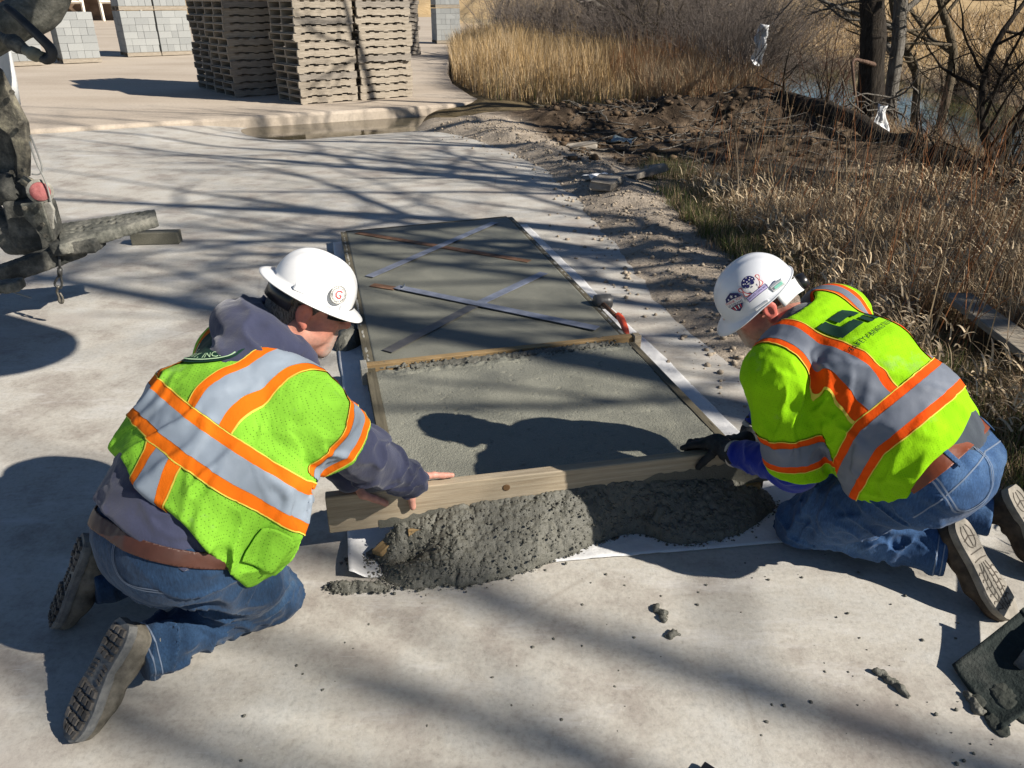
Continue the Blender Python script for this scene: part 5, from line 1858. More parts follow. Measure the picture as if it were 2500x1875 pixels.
nearok = lambda x_, y_: (x_ > grass_edge(np.clip(y_, 0, 8.6)) + .10 * np.sin(y_ * 9) + .06 * np.sin(y_ * 23)) & (y_ < 8.35 - .13 * (x_ - 1.6) + .25 * np.sin(x_ * 3.1)) & (x_ < 7.4)
def offplank(x_, y_):
    u = PLK[1][:2] - PLK[0][:2]
    L2 = u @ u
    t = ((x_ - PLK[0][0]) * u[0] + (y_ - PLK[0][1]) * u[1]) / L2
    d = ((x_ - PLK[0][0]) * u[1] - (y_ - PLK[0][1]) * u[0]) / L2 ** .5
    return ~((t > -.05) & (t < 1.05) & (d > -.12) & (d < .34))
infr = lambda x_, y_: x_ < .72 * (y_ * .895 + .74) + .5
clump = lambda x_, y_: .25 + .75 * sstep(-.25, .3, n2(x_, y_, 1.9, 201, 3))
# dry matted grass beside the workers
n = 52000
P = scatter(n, (1.2, 7.4), (1.2, 10.5), lambda a, b: nearok(a, b) & infr(a, b) & offplank(a, b), 41, clump)
cn = n2(P[:, 0], P[:, 1], .8, 202, 3)
ed = P[:, 0] - grass_edge(np.clip(P[:, 1], 0, 8.6))
hz_ = sstep(.0, .7, ed) * .75 + .25
C = pal(rng, n, (STRAW, PALE, BROWN, RED, DULL), (.20, .08, .32, .06, .34), .4)
blades('dry_grass', P, rng.uniform(.16, .46, n) * hz_ * (1 + .4 * cn) * (.25 + .75 * sstep(8.3, 5.8, P[:, 1] + .13 * P[:, 0])), rng.uniform(.0025, .0055, n), np.abs(rng.normal(.25, .22, n)), rng.uniform(.6, 2.6, n), C, 42, 'matted dry tan grass with curled seed heads beside the kneeling worker', 6, rng.normal(2.6, 1.3, n), tipc=pal(rng, n, (PALE, STRAW, DULL, BROWN), (.25, .25, .3, .2), .35))
# seed heads: fat pale curls
n = 9000
P = scatter(n, (1.4, 7.0), (1.8, 9.5), lambda a, b: nearok(a - .15, b) & infr(a, b) & (b < 7.2) & offplank(a, b), 43, clump)
P[:, 2] += rng.uniform(.06, .30, n)
blades('seed_heads', P, rng.uniform(.05, .10, n), rng.uniform(.006, .011, n), np.abs(rng.normal(.9, .4, n)), rng.uniform(.8, 2.0, n), pal(rng, n, (PALE, STRAW), (.65, .35)), 44, 'pale curled grass seed heads', 5, rng.normal(2.6, 1.2, n), tipw=.8)
# tall stalks
n = 900
P = scatter(n, (1.7, 6.5), (3.0, 9.0), lambda a, b: nearok(a - .25, b) & infr(a, b), 45)
blades('tall_stalks', P, rng.uniform(.55, 1.15, n), rng.uniform(.004, .007, n), np.abs(rng.normal(.25, .15, n)), rng.uniform(.05, .5, n), pal(rng, n, (STRAW, BROWN, RED, DULL), (.3, .2, .3, .2)), 46, 'tall dry stalks leaning over the matted grass', 6, rng.normal(.6, .9, n))
# green fringe at the edge
n = 15000
def fringe(a, b):
    e_ = a - grass_edge(np.clip(b, 0, 8.6))
    return (e_ > -.06 + .05 * np.sin(b * 13)) & (e_ < .55) & infr(a, b)
P = scatter(n, (1.2, 3.2), (1.4, 8.6), fringe, 47, lambda a, b: np.exp(-np.clip(a - grass_edge(np.clip(b, 0, 8.6)) - .05, 0, 1) / .28) * sstep(-.35, .25, n2(a, b, 1.6, 207, 3)) * (.25 + .75 * sstep(7.2, 5.5, b)))
blades('green_grass', P, rng.uniform(.07, .20, n), rng.uniform(.0025, .0045, n), np.abs(rng.normal(.3, .25, n)), rng.uniform(.2, 1.2, n), pal(rng, n, (GREEN, (.11, .125, .045), STRAW, DULL), (.38, .18, .20, .24)), 48, 'short green and straw grass fringing the dirt', 4)
# golden grass behind the yard
gok = lambda a, b: (a > yard_right(np.clip(b, 14.2, 90)) + .12) & (a < 4.6 + .06 * (b - 13)) & (b > 14.1 - .28 * np.clip(a, 0, 4)) & (a < creek_x(b) - 2.4)
n = 56000
P = scatter(n, (-4.0, 6.5), (12.6, 34), lambda a, b: gok(a, b), 51, lambda a, b: np.clip(22 / (b + 2), .2, 1))
tall = sstep(13.6, 16.5, P[:, 1] + .25 * P[:, 0])
fx = sstep(.6, 3.2, P[:, 0] - .10 * (P[:, 1] - 14) + .8 * n2(P[:, 0], P[:, 1], .5, 208, 2))[:, None]
cg = pal(rng, n, (GOLD, STRAW, PALE, DULL), (.42, .34, .12, .12))
cr = pal(rng, n, (BROWN, RED, STRAW, DULL), (.34, .18, .24, .24))
C = np.where(rng.random((n, 1)) < fx, cr, cg)
C = np.where((tall < .35)[:, None] & (rng.random((n, 1)) < .55), pal(rng, n, (GREEN, DULL, BROWN), (.35, .4, .25)), C)
blades('golden_grass', P, rng.uniform(.35, .95, n) * (.35 + .65 * tall) * (1 + .55 * n2(P[:, 0], P[:, 1], 1.1, 220, 3)), rng.uniform(.006, .012, n) * (.6 + P[:, 1] / 30), np.abs(rng.normal(.12, .10, n)), rng.uniform(.1, .9, n), C, 52, 'tall golden grass shading to brown reeds beside the yard', 5, tipc=np.where(fx > .5, pal(rng, n, (STRAW, RED, BROWN), (.4, .3, .3)), pal(rng, n, (GOLD, PALE, STRAW), (.5, .2, .3))))
# brown reeds at the creek side
n = 20000
P = scatter(n, (2.2, 7.5), (13.0, 24), lambda a, b: (a < creek_x(b) - 2.2) & (a > 2.2 + .35 * n2(a, b, .6, 209, 2)) & (b > 13.3) & (a < .315 * (b * .895 + .74)), 53, lambda a, b: np.clip(16 / (b + 2), .2, 1))
blades('brown_reeds', P, rng.uniform(.3, .8, n), rng.uniform(.006, .011, n), np.abs(rng.normal(.18, .15, n)), rng.uniform(.2, 1.4, n), pal(rng, n, (BROWN, STRAW, RED, DULL, PALE), (.28, .26, .12, .24, .10)), 54, 'brown reeds along the creek bank', 5, tipc=pal(rng, n, (PALE, STRAW, RED), (.3, .5, .2)))
# grass below the log and along the near bank
n = 14000
P = scatter(n, (4.3, 8.2), (6.0, 12.0), lambda a, b: (a > 5.15 + .28 * np.clip(9.5 - b, 0, 3) - .12 * np.clip(b - 9.5, 0, 3)) & (a < creek_x(b) - 1.6) & infr(a, b), 55)
blades('bank_grass', P, rng.uniform(.15, .40, n), rng.uniform(.004, .008, n), np.abs(rng.normal(.4, .3, n)), rng.uniform(.5, 2.0, n), pal(rng, n, (STRAW, PALE, BROWN, DULL, RED), (.3, .2, .2, .2, .1)), 56, 'pale dry grass on the bank below the log', 5)
# straw tufts over the far field
n = 16000
P = scatter(n, (9, 60), (12, 75), lambda a, b: (a > creek_x(b) + 1.6) & infr(a, b), 57, lambda a, b: np.clip(18 / (b + 2), .08, 1))
blades('field_grass', P, rng.uniform(.15, .5, n) * (1 + P[:, 1] / 60), rng.uniform(.012, .03, n) * (.6 + P[:, 1] / 40), np.abs(rng.normal(.6, .3, n)), rng.uniform(.3, 1.2, n), pal(rng, n, (STRAW, PALE, GOLD, DULL), (.35, .25, .2, .2)), 58, 'straw-coloured grass over the field across the creek', 4)
# ---------------------------------------------------------------- people
def folds(P, c, r, d, fa, fl, amp, seed, sharp=1.5):
    """creases that run along d around c, faded out past r"""
    d = nrm(d)
    a = P @ d
    Q = P - a[:, None] * d
    warp = 0.035 * np.stack([vn(P * 9, seed + 3), vn(P * 9, seed + 4), vn(P * 9, seed + 5)], 1)
    n = vn((Q + warp) * fa + a[:, None] * d * fl, seed)
    n = np.exp(-(n / .24) ** 2) - .30
    w = np.exp(-((P - c) ** 2).sum(1) / (2 * r * r)) if r else 1.0
    return -amp * n * w
def headframe(org, fwd, roll=0.0):
    f = nrm(fwd)
    r = nrm(np.cross(f, A(0, 0, 1)))
    u = np.cross(r, f)
    r2 = r * math.cos(roll) + u * math.sin(roll)
    u2 = u * math.cos(roll) - r * math.sin(roll)
    return (lambda a, b, c: org + f * a + r2 * b + u2 * c), np.stack([f, r2, u2], 1)
def add_head(v, H, R, goatee=True):
    v.ell(H(-0.008, 0, 0.045), (0.097, 0.077, 0.088), R, 0.0)
    v.ell(H(0.042, 0, -0.022), (0.052, 0.060, 0.076), R, 0.03)
    v.ell(H(0.050, 0, 0.035), (0.050, 0.064, 0.045), R, 0.02)
    for s in (-1, 1):
        v.chain([H(-0.012, s * 0.058, -0.035), H(0.010, s * 0.052, -0.070), H(0.070, s * 0.014, -0.098)], [0.020, 0.021, 0.021], 0.022)
        v.ell(H(0.062, s * 0.043, -0.012), (0.030, 0.024, 0.028), R, 0.016)
        v.ell(H(0.040, s * 0.050, -0.050), (0.032, 0.020, 0.030), R, 0.02)
        v.cap(H(0.090, s * 0.012, 0.045), H(0.078, s * 0.050, 0.046), 0.012, 0.010, 0.010)
        v.ell(H(0.106, s * 0.032, 0.028), (0.017, 0.017, 0.012), R, 0.010, 'sub')
        v.ell(H(0.082, s * 0.031, 0.027), (0.013, 0.014, 0.012), R, 0.002)
        v.ell(H(0.103, s * 0.0135, -0.014), (0.013, 0.009, 0.009), R, 0.006)
        e = R @ rotm((0.94, -s * 0.34 * -1, 0), (0, 0, 1)) if False else R
        v.ell(H(-0.010, s * 0.083, 0.004), (0.021, 0.010, 0.034), e, 0.005)
        v.ell(H(-0.012, s * 0.086, 0.010), (0.022, 0.007, 0.024), e, 0.004)
        v.ell(H(-0.006, s * 0.094, 0.004), (0.011, 0.007, 0.020), e, 0.004, 'sub')
        v.ell(H(-0.002, s * 0.083, -0.026), (0.010, 0.008, 0.012), e, 0.006)
    v.chain([H(0.092, 0, 0.040), H(0.108, 0, 0.012), H(0.119, 0, -0.010)], [0.010, 0.011, 0.0125], 0.010)
    v.ell(H(0.068, 0, -0.094), (0.026, 0.030, 0.022), R, 0.03)
    v.ell(H(0.082, 0, -0.056), (0.020, 0.034, 0.034), R, 0.024)
    v.cap(H(0.098, -0.016, -0.043), H(0.098, 0.016, -0.043), 0.0065, 0.0065, 0.006)
    v.cap(H(0.096, -0.014, -0.058), H(0.096, 0.014, -0.058), 0.007, 0.007, 0.006)
    v.cap(H(0.110, -0.022, -0.0505), H(0.110, 0.022, -0.0505), 0.004, 0.004, 0.005, op='sub')
def head_tint(V, H, R, skinc, grey, red):
    o = H(0, 0, 0)
    L = (V - o) @ R
    C = np.tile(np.array(skinc), (len(V), 1))
    inhead = (np.abs(L[:, 1]) < 0.11) & (np.abs(L[:, 0]) < 0.14) & (np.abs(L[:, 2]) < 0.15)
    def mixin(w, c):
        w = np.where(inhead, np.clip(w, 0, 1), 0)[:, None]
        C[:] = C * (1 - w) + np.array(c) * w
    n = 0.5 + 0.5 * vn(V * 240, 5)
    mixin(0.75 * np.exp(-((L[:, 0] - 0.118) ** 2 + L[:, 1] ** 2 + (L[:, 2] + 0.008) ** 2) / 0.00035), red)
    mixin(0.65 * np.exp(-((L[:, 0] - 0.05) ** 2 / 0.0012 + (np.abs(L[:, 1]) - 0.055) ** 2 / 0.0006 + (L[:, 2] + 0.012) ** 2 / 0.0008)), red)
    mixin(0.85 * sstep(0.076, 0.086, np.abs(L[:, 1])) * sstep(0.03, 0.0, L[:, 0]), red)
    stub = sstep(0.055, 0.075, L[:, 0]) * sstep(-0.018, -0.034, L[:, 2]) * sstep(0.046, 0.030, np.abs(L[:, 1]))
    lips = np.exp(-((L[:, 2] + 0.0505) ** 2) / 0.00007) * sstep(0.026, 0.018, np.abs(L[:, 1])) * sstep(0.085, 0.095, L[:, 0])
    mixin(stub * (0.55 + 0.45 * n), grey)
    mixin(lips * 0.9, (0.30, 0.12, 0.10))
    mixin(0.35 * n * sstep(-0.03, -0.06, L[:, 2]) * sstep(-0.02, 0.02, L[:, 0]), grey)
    brow = np.exp(-((L[:, 2] - 0.049) ** 2) / 0.00006) * sstep(0.062, 0.05, np.abs(L[:, 1])) * sstep(0.075, 0.085, L[:, 0])
    mixin(brow * 0.8, (0.22, 0.19, 0.16))
    return C
def finger(v, pts, r0=0.0092, r1=0.0072, k=0.006):
    n = len(pts)
    v.chain([np.asarray(p) for p in pts], list(np.linspace(r0, r1, n)), k)
def shell(name, V, Q, mat, parent, smooth=True):
    return mk(name, V, Q, mat, parent, smooth)
def tape(V, Q, sets, mats, parent, off=0.0035):
    """orange, silver, orange strips; sets = list of (scalar, centre, half width of silver, half width in all, extra conditions)"""
    for sc, c, hs, ho, ex in sets:
        for lo, hi, key, nm, oo in ((c - ho, c - hs, 0, 'orange_trim', off), (c - hs, c + hs, 1, 'reflective_stripe', off + 0.001), (c + hs, c + ho, 0, 'orange_trim', off)):
            v_, f_ = bands(V, Q, [(sc, lo, hi)] + ex, oo)
            if len(f_):
                mk(nm, v_, f_, mats[key], parent)
        for lo in (c - ho, c + ho - .0028):
            v_, f_ = bands(V, Q, [(sc, lo, lo + .0028)] + ex, off + .0012)
            if len(f_):
                mk('seam', v_, f_, M['seam'], parent)['kind'] = 'stuff'
def line_decal(name, pts2, w, bvh, org, X, Y, mat, parent, off=0.002):
    V, F = [], []
    P = np.asarray(pts2, float)
    T = np.gradient(P, axis=0)
    T /= np.linalg.norm(T, axis=1)[:, None]
    Nn = np.stack([-T[:, 1], T[:, 0]], 1)
    for i in range(len(P)):
        V += [P[i] + Nn[i] * w / 2, P[i] - Nn[i] * w / 2]
    for i in range(len(P) - 1):
        F.append((2 * i, 2 * i + 1, 2 * i + 3, 2 * i + 2))
    return decal(name, np.array(V), F, bvh, org, X, Y, mat, parent, off, sub=0.03)

# ------------------------------------------------ boots
def boot(parent, toe, t, n, L, mats, ankle_dir, style, side):
    """t: heel to toe, n: outward normal of the sole"""
    t = nrm(t)
    n = nrm(n - t * (n @ t))
    y = np.cross(t, n) * side
    up = -n
    heel = np.asarray(toe) - t * L
    B = lambda a, b, c: heel + t * a + y * b + up * c
    R = np.stack([t, y, up], 1)
    hw = lambda x: np.interp(x / L, [0, .06, .18, .40, .55, .70, .85, .95, 1.0], [.020, .034, .039, .034, .040, .049, .046, .032, .010])
    cy = lambda x: np.interp(x / L, [0, .4, .7, 1.0], [0, 0.003, -0.003, -0.012])
    v = Vol(heel - 0.36, heel + 0.36, 0.005)
    v.chain([B(.045, 0, .045), B(.12, 0, .05), B(.20, -.002, .045), B(L - .055, -.006, .035)], [.040, .040, .042, .036], 0.02, y, 1.12)
    v.ell(B(L - .05, -.007, .032), (.052, .046, .032), R, .02)
    ad = nrm(ankle_dir)
    v.chain([B(.055, 0, .05), B(.062, 0, .085), B(.065, 0, .09) + ad * .10], [.040, .043, .050], 0.02)
    v.disp(lambda P: folds(P, B(.10, 0, .10), .06, y, 26, 6, .005, 11) + .0015 * vn(P * 60, 3))
    v.cut(lambda P: -((P - B(0, 0, .012)) @ up), .003)
    V, Q = v.mesh()
    bt = mk('boot', V, Q, mats[0], parent)
    # sole slab with a rolled edge
    mb = MB()
    xs = np.linspace(0.001, L - .001, 26)
    def ring(sc, z):
        a = [B(x, cy(x) + hw(x) * sc + 0.004, z) for x in xs] + [B(x, cy(x) - hw(x) * sc - 0.004, z) for x in xs[::-1]]
        return a
    arch = lambda x: 0.0
    rs = [ring(1.02, .024), ring(1.07, .018), ring(1.07, .006), ring(1.0, 0.0)]
    m_ = len(rs[0])
    Vv = sum(rs, [])
    F = []
    for i in range(3):
        for j in range(m_):
            k = (j + 1) % m_
            F.append((i * m_ + j, i * m_ + k, (i + 1) * m_ + k, (i + 1) * m_ + j) if side > 0 else (i * m_ + k, i * m_ + j, (i + 1) * m_ + j, (i + 1) * m_ + k))
    half = m_ // 2
    for i in range(half - 1):
        a, b = 3 * m_ + i, 3 * m_ + i + 1
        c, d = 3 * m_ + m_ - 2 - i, 3 * m_ + m_ - 1 - i
        F.append((a, b, c, d))
    mb.add(Vv, F)
    so = mb.build('sole', mats[1], bt, False)
    rng = random.Random(int(L * 1000) + style)
    lg = MB()
    if style == 0:
        rows = [(.012, .10, 4, 3), (.135, .15, 0, 0), (.165, L - .012, 5, 4)]
        for x0, x1, nx, ny in rows:
            for i in range(nx):
                a0, a1 = x0 + (x1 - x0) * i / nx, x0 + (x1 - x0) * (i + 1) / nx
                for j in range(ny):
                    q = []
                    for (ax, f) in ((a0 + .003, j / ny), (a1 - .003, j / ny), (a1 - .003, (j + 1) / ny), (a0 + .003, (j + 1) / ny)):
                        w = hw(ax) - .003
                        yy = cy(ax) - w + 2 * w * f
                        yy += (.0022 if f == j / ny else -.0022)
                        q.append((ax + rng.uniform(-.002, .002), yy))
                    h = .0075 + rng.uniform(-.002, .002)
                    cx_ = np.mean(q, 0)
                    top = [(cx_ + (np.array(p) - cx_) * .82) for p in q]
                    Vb = [B(p[0], p[1], 0.001) for p in q] + [B(p[0], p[1], -h) for p in top]
                    lg.add(Vb, [(4, 5, 6, 7), (0, 1, 5, 4), (1, 2, 6, 5), (2, 3, 7, 6), (3, 0, 4, 7)])
        for i in range(4):
            x = .112 + i * .012
            for s_ in (-1, 1):
                lg.add([B(x, cy(x) + s_ * .012, .001), B(x + .006, cy(x) + s_ * .012, .001), B(x + .010, cy(x) + s_ * .030, .001), B(x + .004, cy(x) + s_ * .030, .001),
                        B(x, cy(x) + s_ * .012, -.004), B(x + .006, cy(x) + s_ * .012, -.004), B(x + .010, cy(x) + s_ * .030, -.004), B(x + .004, cy(x) + s_ * .030, -.004)],
                       [(4, 5, 6, 7), (0, 1, 5, 4), (1, 2, 6, 5), (2, 3, 7, 6), (3, 0, 4, 7)])
        lg.build('lugs', mats[2], bt, False)
    else:
        def groove(pts):
            P = np.array([B(p[0], p[1], -.0012) for p in spline([(a, b, 0) for a, b in pts], 10)])
            T, U, W = frames(P)
            S = np.cross(T, n)
            w_ = .0017
            lg.add(list(P + S * w_) + list(P - S * w_), [(i, i + 1, i + 11, i + 10) for i in range(9)])
        for s_ in (-1, 1):
            groove([(.018, s_ * .012), (.04, s_ * .024), (.075, s_ * .020), (.088, s_ * .004)])
            groove([(.05, 0), (.055, s_ * .012), (.06, s_ * .03)])
            for i in range(6):
                x = .15 + i * .022
                groove([(x, s_ * .006), (x + .012, s_ * .018), (x + .006, s_ * .034), (x + .012, s_ * .041)])
        groove([(.02, 0), (.05, 0), (.085, 0)])
        for i in range(4):
            groove([(.135, -.016 + i * .0105), (.17, -.026 + i * .0165), (.215, -.03 + i * .019), (L - .035, -.02 + i * .010)])
        groove([(.10, -.03), (.10, 0), (.10, .03)])
        groove([(.125, -.03), (.122, 0), (.125, .03)])
        lg.build('lugs', mats[2], bt, True)
    return bt

# ------------------------------------------------ hard hats (local: f forward, r right, u up, origin at ear level)
def hat_surface(H, brim, peak, rim_u=0.062, a=0.125, b=0.108, hgt=0.105, ridge=0.006, nphi=72, npro=22):
    ph = np.linspace(0, 2 * math.pi, nphi, endpoint=False)
    V = []
    for i in range(npro + 5):
        for p in ph:
            cf, sf = math.cos(p), math.sin(p)
            if i <= npro:
                q = i / npro * math.pi / 2
                s = math.sin(q) ** 0.80
                c = math.cos(q) ** 0.92
                rg = ridge * math.exp(-(sf * s * b / 0.012) ** 2) * (0.35 + 0.65 * c) + ridge * 0.5 * math.exp(-((abs(sf * s * b) - 0.034) / 0.010) ** 2) * c
                x, y, z = a * cf * s, b * sf * s, rim_u + hgt * c + rg
                x += -0.004
            else:
                j = (i - npro) / 4.0
                w = brim(p) * j
                x = -0.004 + (a + w) * cf
                y = (b + w) * sf
                z = rim_u - 0.30 * w - peak(p) * j ** 1.6
            V.append(H(x, y, z))
    F = []
    m = npro + 5
    for i in range(1, m - 1):
        for j in range(nphi):
            k = (j + 1) % nphi
            F.append((i * nphi + j, (i + 1) * nphi + j, (i + 1) * nphi + k, i * nphi + k))
    top = len(V)
    V.append(H(-0.004, 0, rim_u + hgt + ridge))
    for j in range(nphi):
        F.append((top, nphi + j, nphi + (j + 1) % nphi))
    return np.array(V), F

# ================================================= worker in navy sweatshirt
wl = thing('person', 'kneeling worker in navy hooded sweatshirt and full-brim white hard hat, bare hands on board', 'person', (-0.86, 1.62, 0))
def make_left():
    par = None
    parts = []
    P0, W0, C0, U0 = A(-.855, 1.56, .455), A(-.805, 1.635, .57), A(-.745, 1.73, .68), A(-.672, 1.83, .757)
    s = nrm(U0 - P0)
    Rl = A(.78, -.62, .05)
    Rl = nrm(Rl - s * (Rl @ s))
    v_ = nrm(np.cross(s, Rl))                       # front of the body or its back
    if v_ @ A(.62, .78, 0) < 0:
        v_ = -v_
    rs, re, rw = A(-.540, 1.735, .700), A(-.418, 1.860, .495), A(-.298, 2.005, .303)
    ls, le, lw = A(-.775, 1.97, .745), A(-.67, 2.07, .50), A(-.515, 2.045, .300)
    H, HR = headframe(A(-.565, 1.985, .893), A(.94, .24, -.45), 0.06)
    H2, HR2 = headframe(A(-.565, 1.985, .893), A(.90, .22, -.58), 0.06)
    B0, e, n_ = A(-.592, 2.02, .10), nrm(A(.9795, .2015, 0)), nrm(A(-.2015, .9795, 0))
    S = lambda a, b, z: B0 * A(1, 1, 0) + e * a + n_ * b + A(0, 0, z)
    # --- body: one surface, mostly under clothes
    v = Vol((-1.15, 1.30, .16), (-.10, 2.30, 1.14), .0045)
    v.chain([P0, W0, C0, U0], [.10, .11, .11, .07], .05, Rl, 1.3)
    v.chain([U0, (U0 + H(-.03, 0, -.06)) / 2, H(-.028, 0, -.055)], [.066, .062, .060], .03)
    v.cap(H(0.0, 0, -.085), U0 + v_ * .06, .040, .055, .03)
    v.chain([U0, rs, re, rw], [.05, .055, .045, .028], .03)
    v.chain([U0, ls, le, lw], [.05, .055, .045, .028], .03)
    add_head(v, H, HR)
    # right hand: palm over the board, fingers behind it, forefinger along the top, thumb down the near face
    v.chain([rw, S(.285, .012, .272), S(.305, .030, .262)], [.028, .024, .020], .012, e, 1.35)
    for i, s_ in enumerate((.262, .283, .304)):
        finger(v, [S(s_, .020, .264), S(s_ + .004, .050, .262), S(s_ + .006, .060, .232), S(s_ + .006, .054, .205)])
    finger(v, [S(.318, .020, .266), S(.350, .026, .263), S(.382, .028, .256), S(.410, .028, .254)], .0120, .0090)
    finger(v, [S(.285, -.006, .280), S(.276, -.018, .245), S(.270, -.016, .212), S(.272, -.0145, .176)], .0150, .0110)
    # left hand: same grip, thumb slanting along the near face
    v.chain([lw, S(.090, .018, .272), S(.105, .030, .262)], [.027, .023, .019], .012, e, 1.35)
    for i, s_ in enumerate((.045, .066, .087, .108)):
        finger(v, [S(s_, .020, .264), S(s_ + .006, .050, .262), S(s_ + .012, .060, .232), S(s_ + .015, .054, .203)])
    finger(v, [S(.098, .004, .276), S(.118, -.018, .247), S(.152, -.016, .226), S(.188, -.014, .202)], .0145, .0105)
    v.disp(lambda P: .0008 * vn(P * 90, 2))
    V, Q = v.mesh()
    V = smooth_lap(V, Q, 1, .35)
    o = mk('body', V, Q, M['skin'], wl)
    C = head_tint(V, H, HR, (.50, .235, .165), (.34, .28, .24), (.52, .17, .12))
    C[V[:, 2] < .36] = (.50, .25, .19)
    vcol(o.data, 'tint', C)
    parts.append(o)
    # --- hair under the brim
    v = Vol(H(0, 0, 0) - .16, H(0, 0, 0) + .16, .0042)
    v.ell(H(-.014, 0, .040), (.100, .083, .086), HR, 0)
    v.cap(H(-.055, -.02, -.03), H(-.055, .02, -.03), .052, .052, .02)
    v.cut(lambda P: ((P - H(.015, 0, 0)) @ HR[:, 0]) * 1.0 + .55 * np.clip(-((P - H(0, 0, .0)) @ HR[:, 2]), -.03, .2), .01)
    v.cut(lambda P: -((P - H(0, 0, -.060)) @ HR[:, 2]), .01)
    for sg in (-1, 1):
        v.ell(H(-.004, sg * .085, -.006), (.026, .022, .034), HR, .006, 'sub')
    v.disp(lambda P: .0025 * vn(P @ HR * A(60, 60, 160), 4))
    V, Q = v.mesh()
    parts.append(mk('hair', V, Q, M['hair_l'], wl))
    # --- sweatshirt with hood
    v = Vol((-1.12, 1.26, .20), (-.18, 2.24, 1.02), .0055)
    v.chain([P0 - s * .06 - v_ * .018 - Rl * .012, P0 + s * .03 - v_ * .016 - Rl * .012, W0, C0, U0], [.160, .158, .156, .150, .105], .05, Rl, 1.20)
    v.cap(W0 + v_ * .05, C0 + v_ * .04, .14, .12, .05, Rl, 1.2)
    v.chain([U0 + (rs - U0) * .4, rs, re, rw - (rw - re) * .10], [.09, .090, .074, .050], .035)
    v.chain([rw - nrm(rw - re) * .050, rw - nrm(rw - re) * .022], [.045, .043], .008)
    v.chain([U0 + (ls - U0) * .4, ls, le, lw], [.09, .088, .070, .046], .035)
    # hood: a fat collar roll and slack behind it
    nb = (U0 + H(-.03, 0, -.06)) / 2
    ring = [H(.045, .085, -.135), H(-.02, .105, -.095), H(-.085, .085, -.075), H(-.125, .0, -.070), H(-.095, -.085, -.085), H(-.02, -.10, -.11), H(.045, -.06, -.135)]
    ring = spline(ring, 14)
    v.chain(list(ring), list(np.interp(np.linspace(0, 1, 14), [0, .25, .5, .75, 1], [.030, .042, .050, .042, .03])), .02)
    hb = U0 - v_ * .085 - s * .01
    ring2 = spline([H(.0, .115, -.135), H(-.08, .125, -.115), H(-.145, .06, -.095), H(-.165, -.01, -.10), H(-.14, -.08, -.11), H(-.06, -.115, -.13)], 12)
    v.chain(list(ring2), list(np.interp(np.linspace(0, 1, 12), [0, .4, .6, 1], [.028, .050, .052, .035])), .022)
    v.cap(U0 - v_ * .05, H(-.08, 0, -.12), .09, .07, .04, Rl, 1.2)
    # opening for head and neck
    v.chain([H(.02, 0, -.09), H(-.03, 0, -.03), H(-.02, 0, .06)], [.055, .070, .09], .012, op='sub')
    def dsp(P):
        d = folds(P, re, .17, np.cross(re - rs, A(0, 0, 1)), 15, 5, .0170, 21)
        d += folds(P, rw - (rw - re) * .25, .07, np.cross(rw - re, A(.3, .2, 1)), 26, 4, .0170, 22)
        d += folds(P, H(-.08, .02, -.10), .12, HR[:, 1] + .4 * HR[:, 0], 17, 4, .0204, 23)
        d += folds(P, P0 + s * .04, .14, Rl + .3 * v_, 17, 3, .0170, 24)
        d += folds(P, rs, .12, s + Rl * .4, 12, 4, .0136, 25)
        return d + .0015 * vn(P * 45, 8)
    v.disp(dsp)
    hem = lambda P: -((P - (P0 - s * .030)) @ nrm(s + v_ * .10 + Rl * .14))
    v.cut(hem, .01)
    V, Q = v.mesh()
    o = mk('sweatshirt', V, Q, M['navy'], wl)
    parts.append(o)
    # --- hi-vis vest
    v = Vol((-1.14, 1.24, .24), (-.36, 2.16, .98), .0052)
    v.chain([P0 + s * .05 - v_ * .02, W0, C0, U0 - s * .03], [.170, .172, .163, .118], .06, Rl, 1.24)
    v.chain([W0 + v_ * .10 - s * .10 + Rl * .03, W0 + v_ * .09, C0 + v_ * .06], [.13, .14, .125], .07, Rl, 1.25)
    v.cap(W0 + v_ * .20 - s * .12 + Rl * .07, W0 + v_ * .15 + Rl * .05, .085, .10, .06, Rl, 1.3)
    v.cap(A(-.575, 1.615, .58), A(-.610, 1.585, .41), .060, .062, .07)
    v.cap(U0 + (rs - U0) * .3, U0 + (ls - U0) * .3, .115, .115, .05)
    v.chain([U0 + (rs - U0) * .5, rs, rs + (re - rs) * .83], [.112, .106, .096], .045)
    v.chain([U0 + (ls - U0) * .5, ls, ls + (le - ls) * .80], [.110, .105, .096], .045)
    va = nrm(s + .10 * Rl)
    def dsp(P):
        d = folds(P, W0 + Rl * .12 + v_ * .10 - s * .06, .15, s * .9 + Rl * .25 - v_ * .3, 16, 3.5, .0272, 31)
        d += folds(P, W0 - v_ * .12 - s * .03, .13, s + Rl * .35, 13, 3, .0204, 32)
        d += folds(P, rs + v_ * .06 - s * .12, .09, np.cross(v_, Rl) * .3 + v_ + Rl * .3, 20, 4, .0255, 33)
        d += folds(P, rs + (re - rs) * .5, .10, np.cross(re - rs, v_) + .5 * (re - rs), 14, 4, .0136, 34)
        d += folds(P, C0 - v_ * .1, .22, s + .5 * Rl, 9, 2.5, .0119, 35)
        return d + .0012 * vn(P * 50, 9)
    v.disp(dsp)
    armax = nrm(re - rs)
    larm = nrm(le - ls)
    ax = lambda P: (P - P0) @ s
    la = lambda P: (P - P0) @ Rl
    fr = lambda P: (P - P0) @ v_
    tl = np.linalg.norm(re - rs)
    ra = lambda P: (P - rs) @ armax
    lra = lambda P: (P - ls) @ larm
    v.cut(lambda P: np.where((((P - rs) - ra(P)[:, None] * armax) ** 2).sum(1) < .14 ** 2, ra(P) - tl * .60, -1), .004)
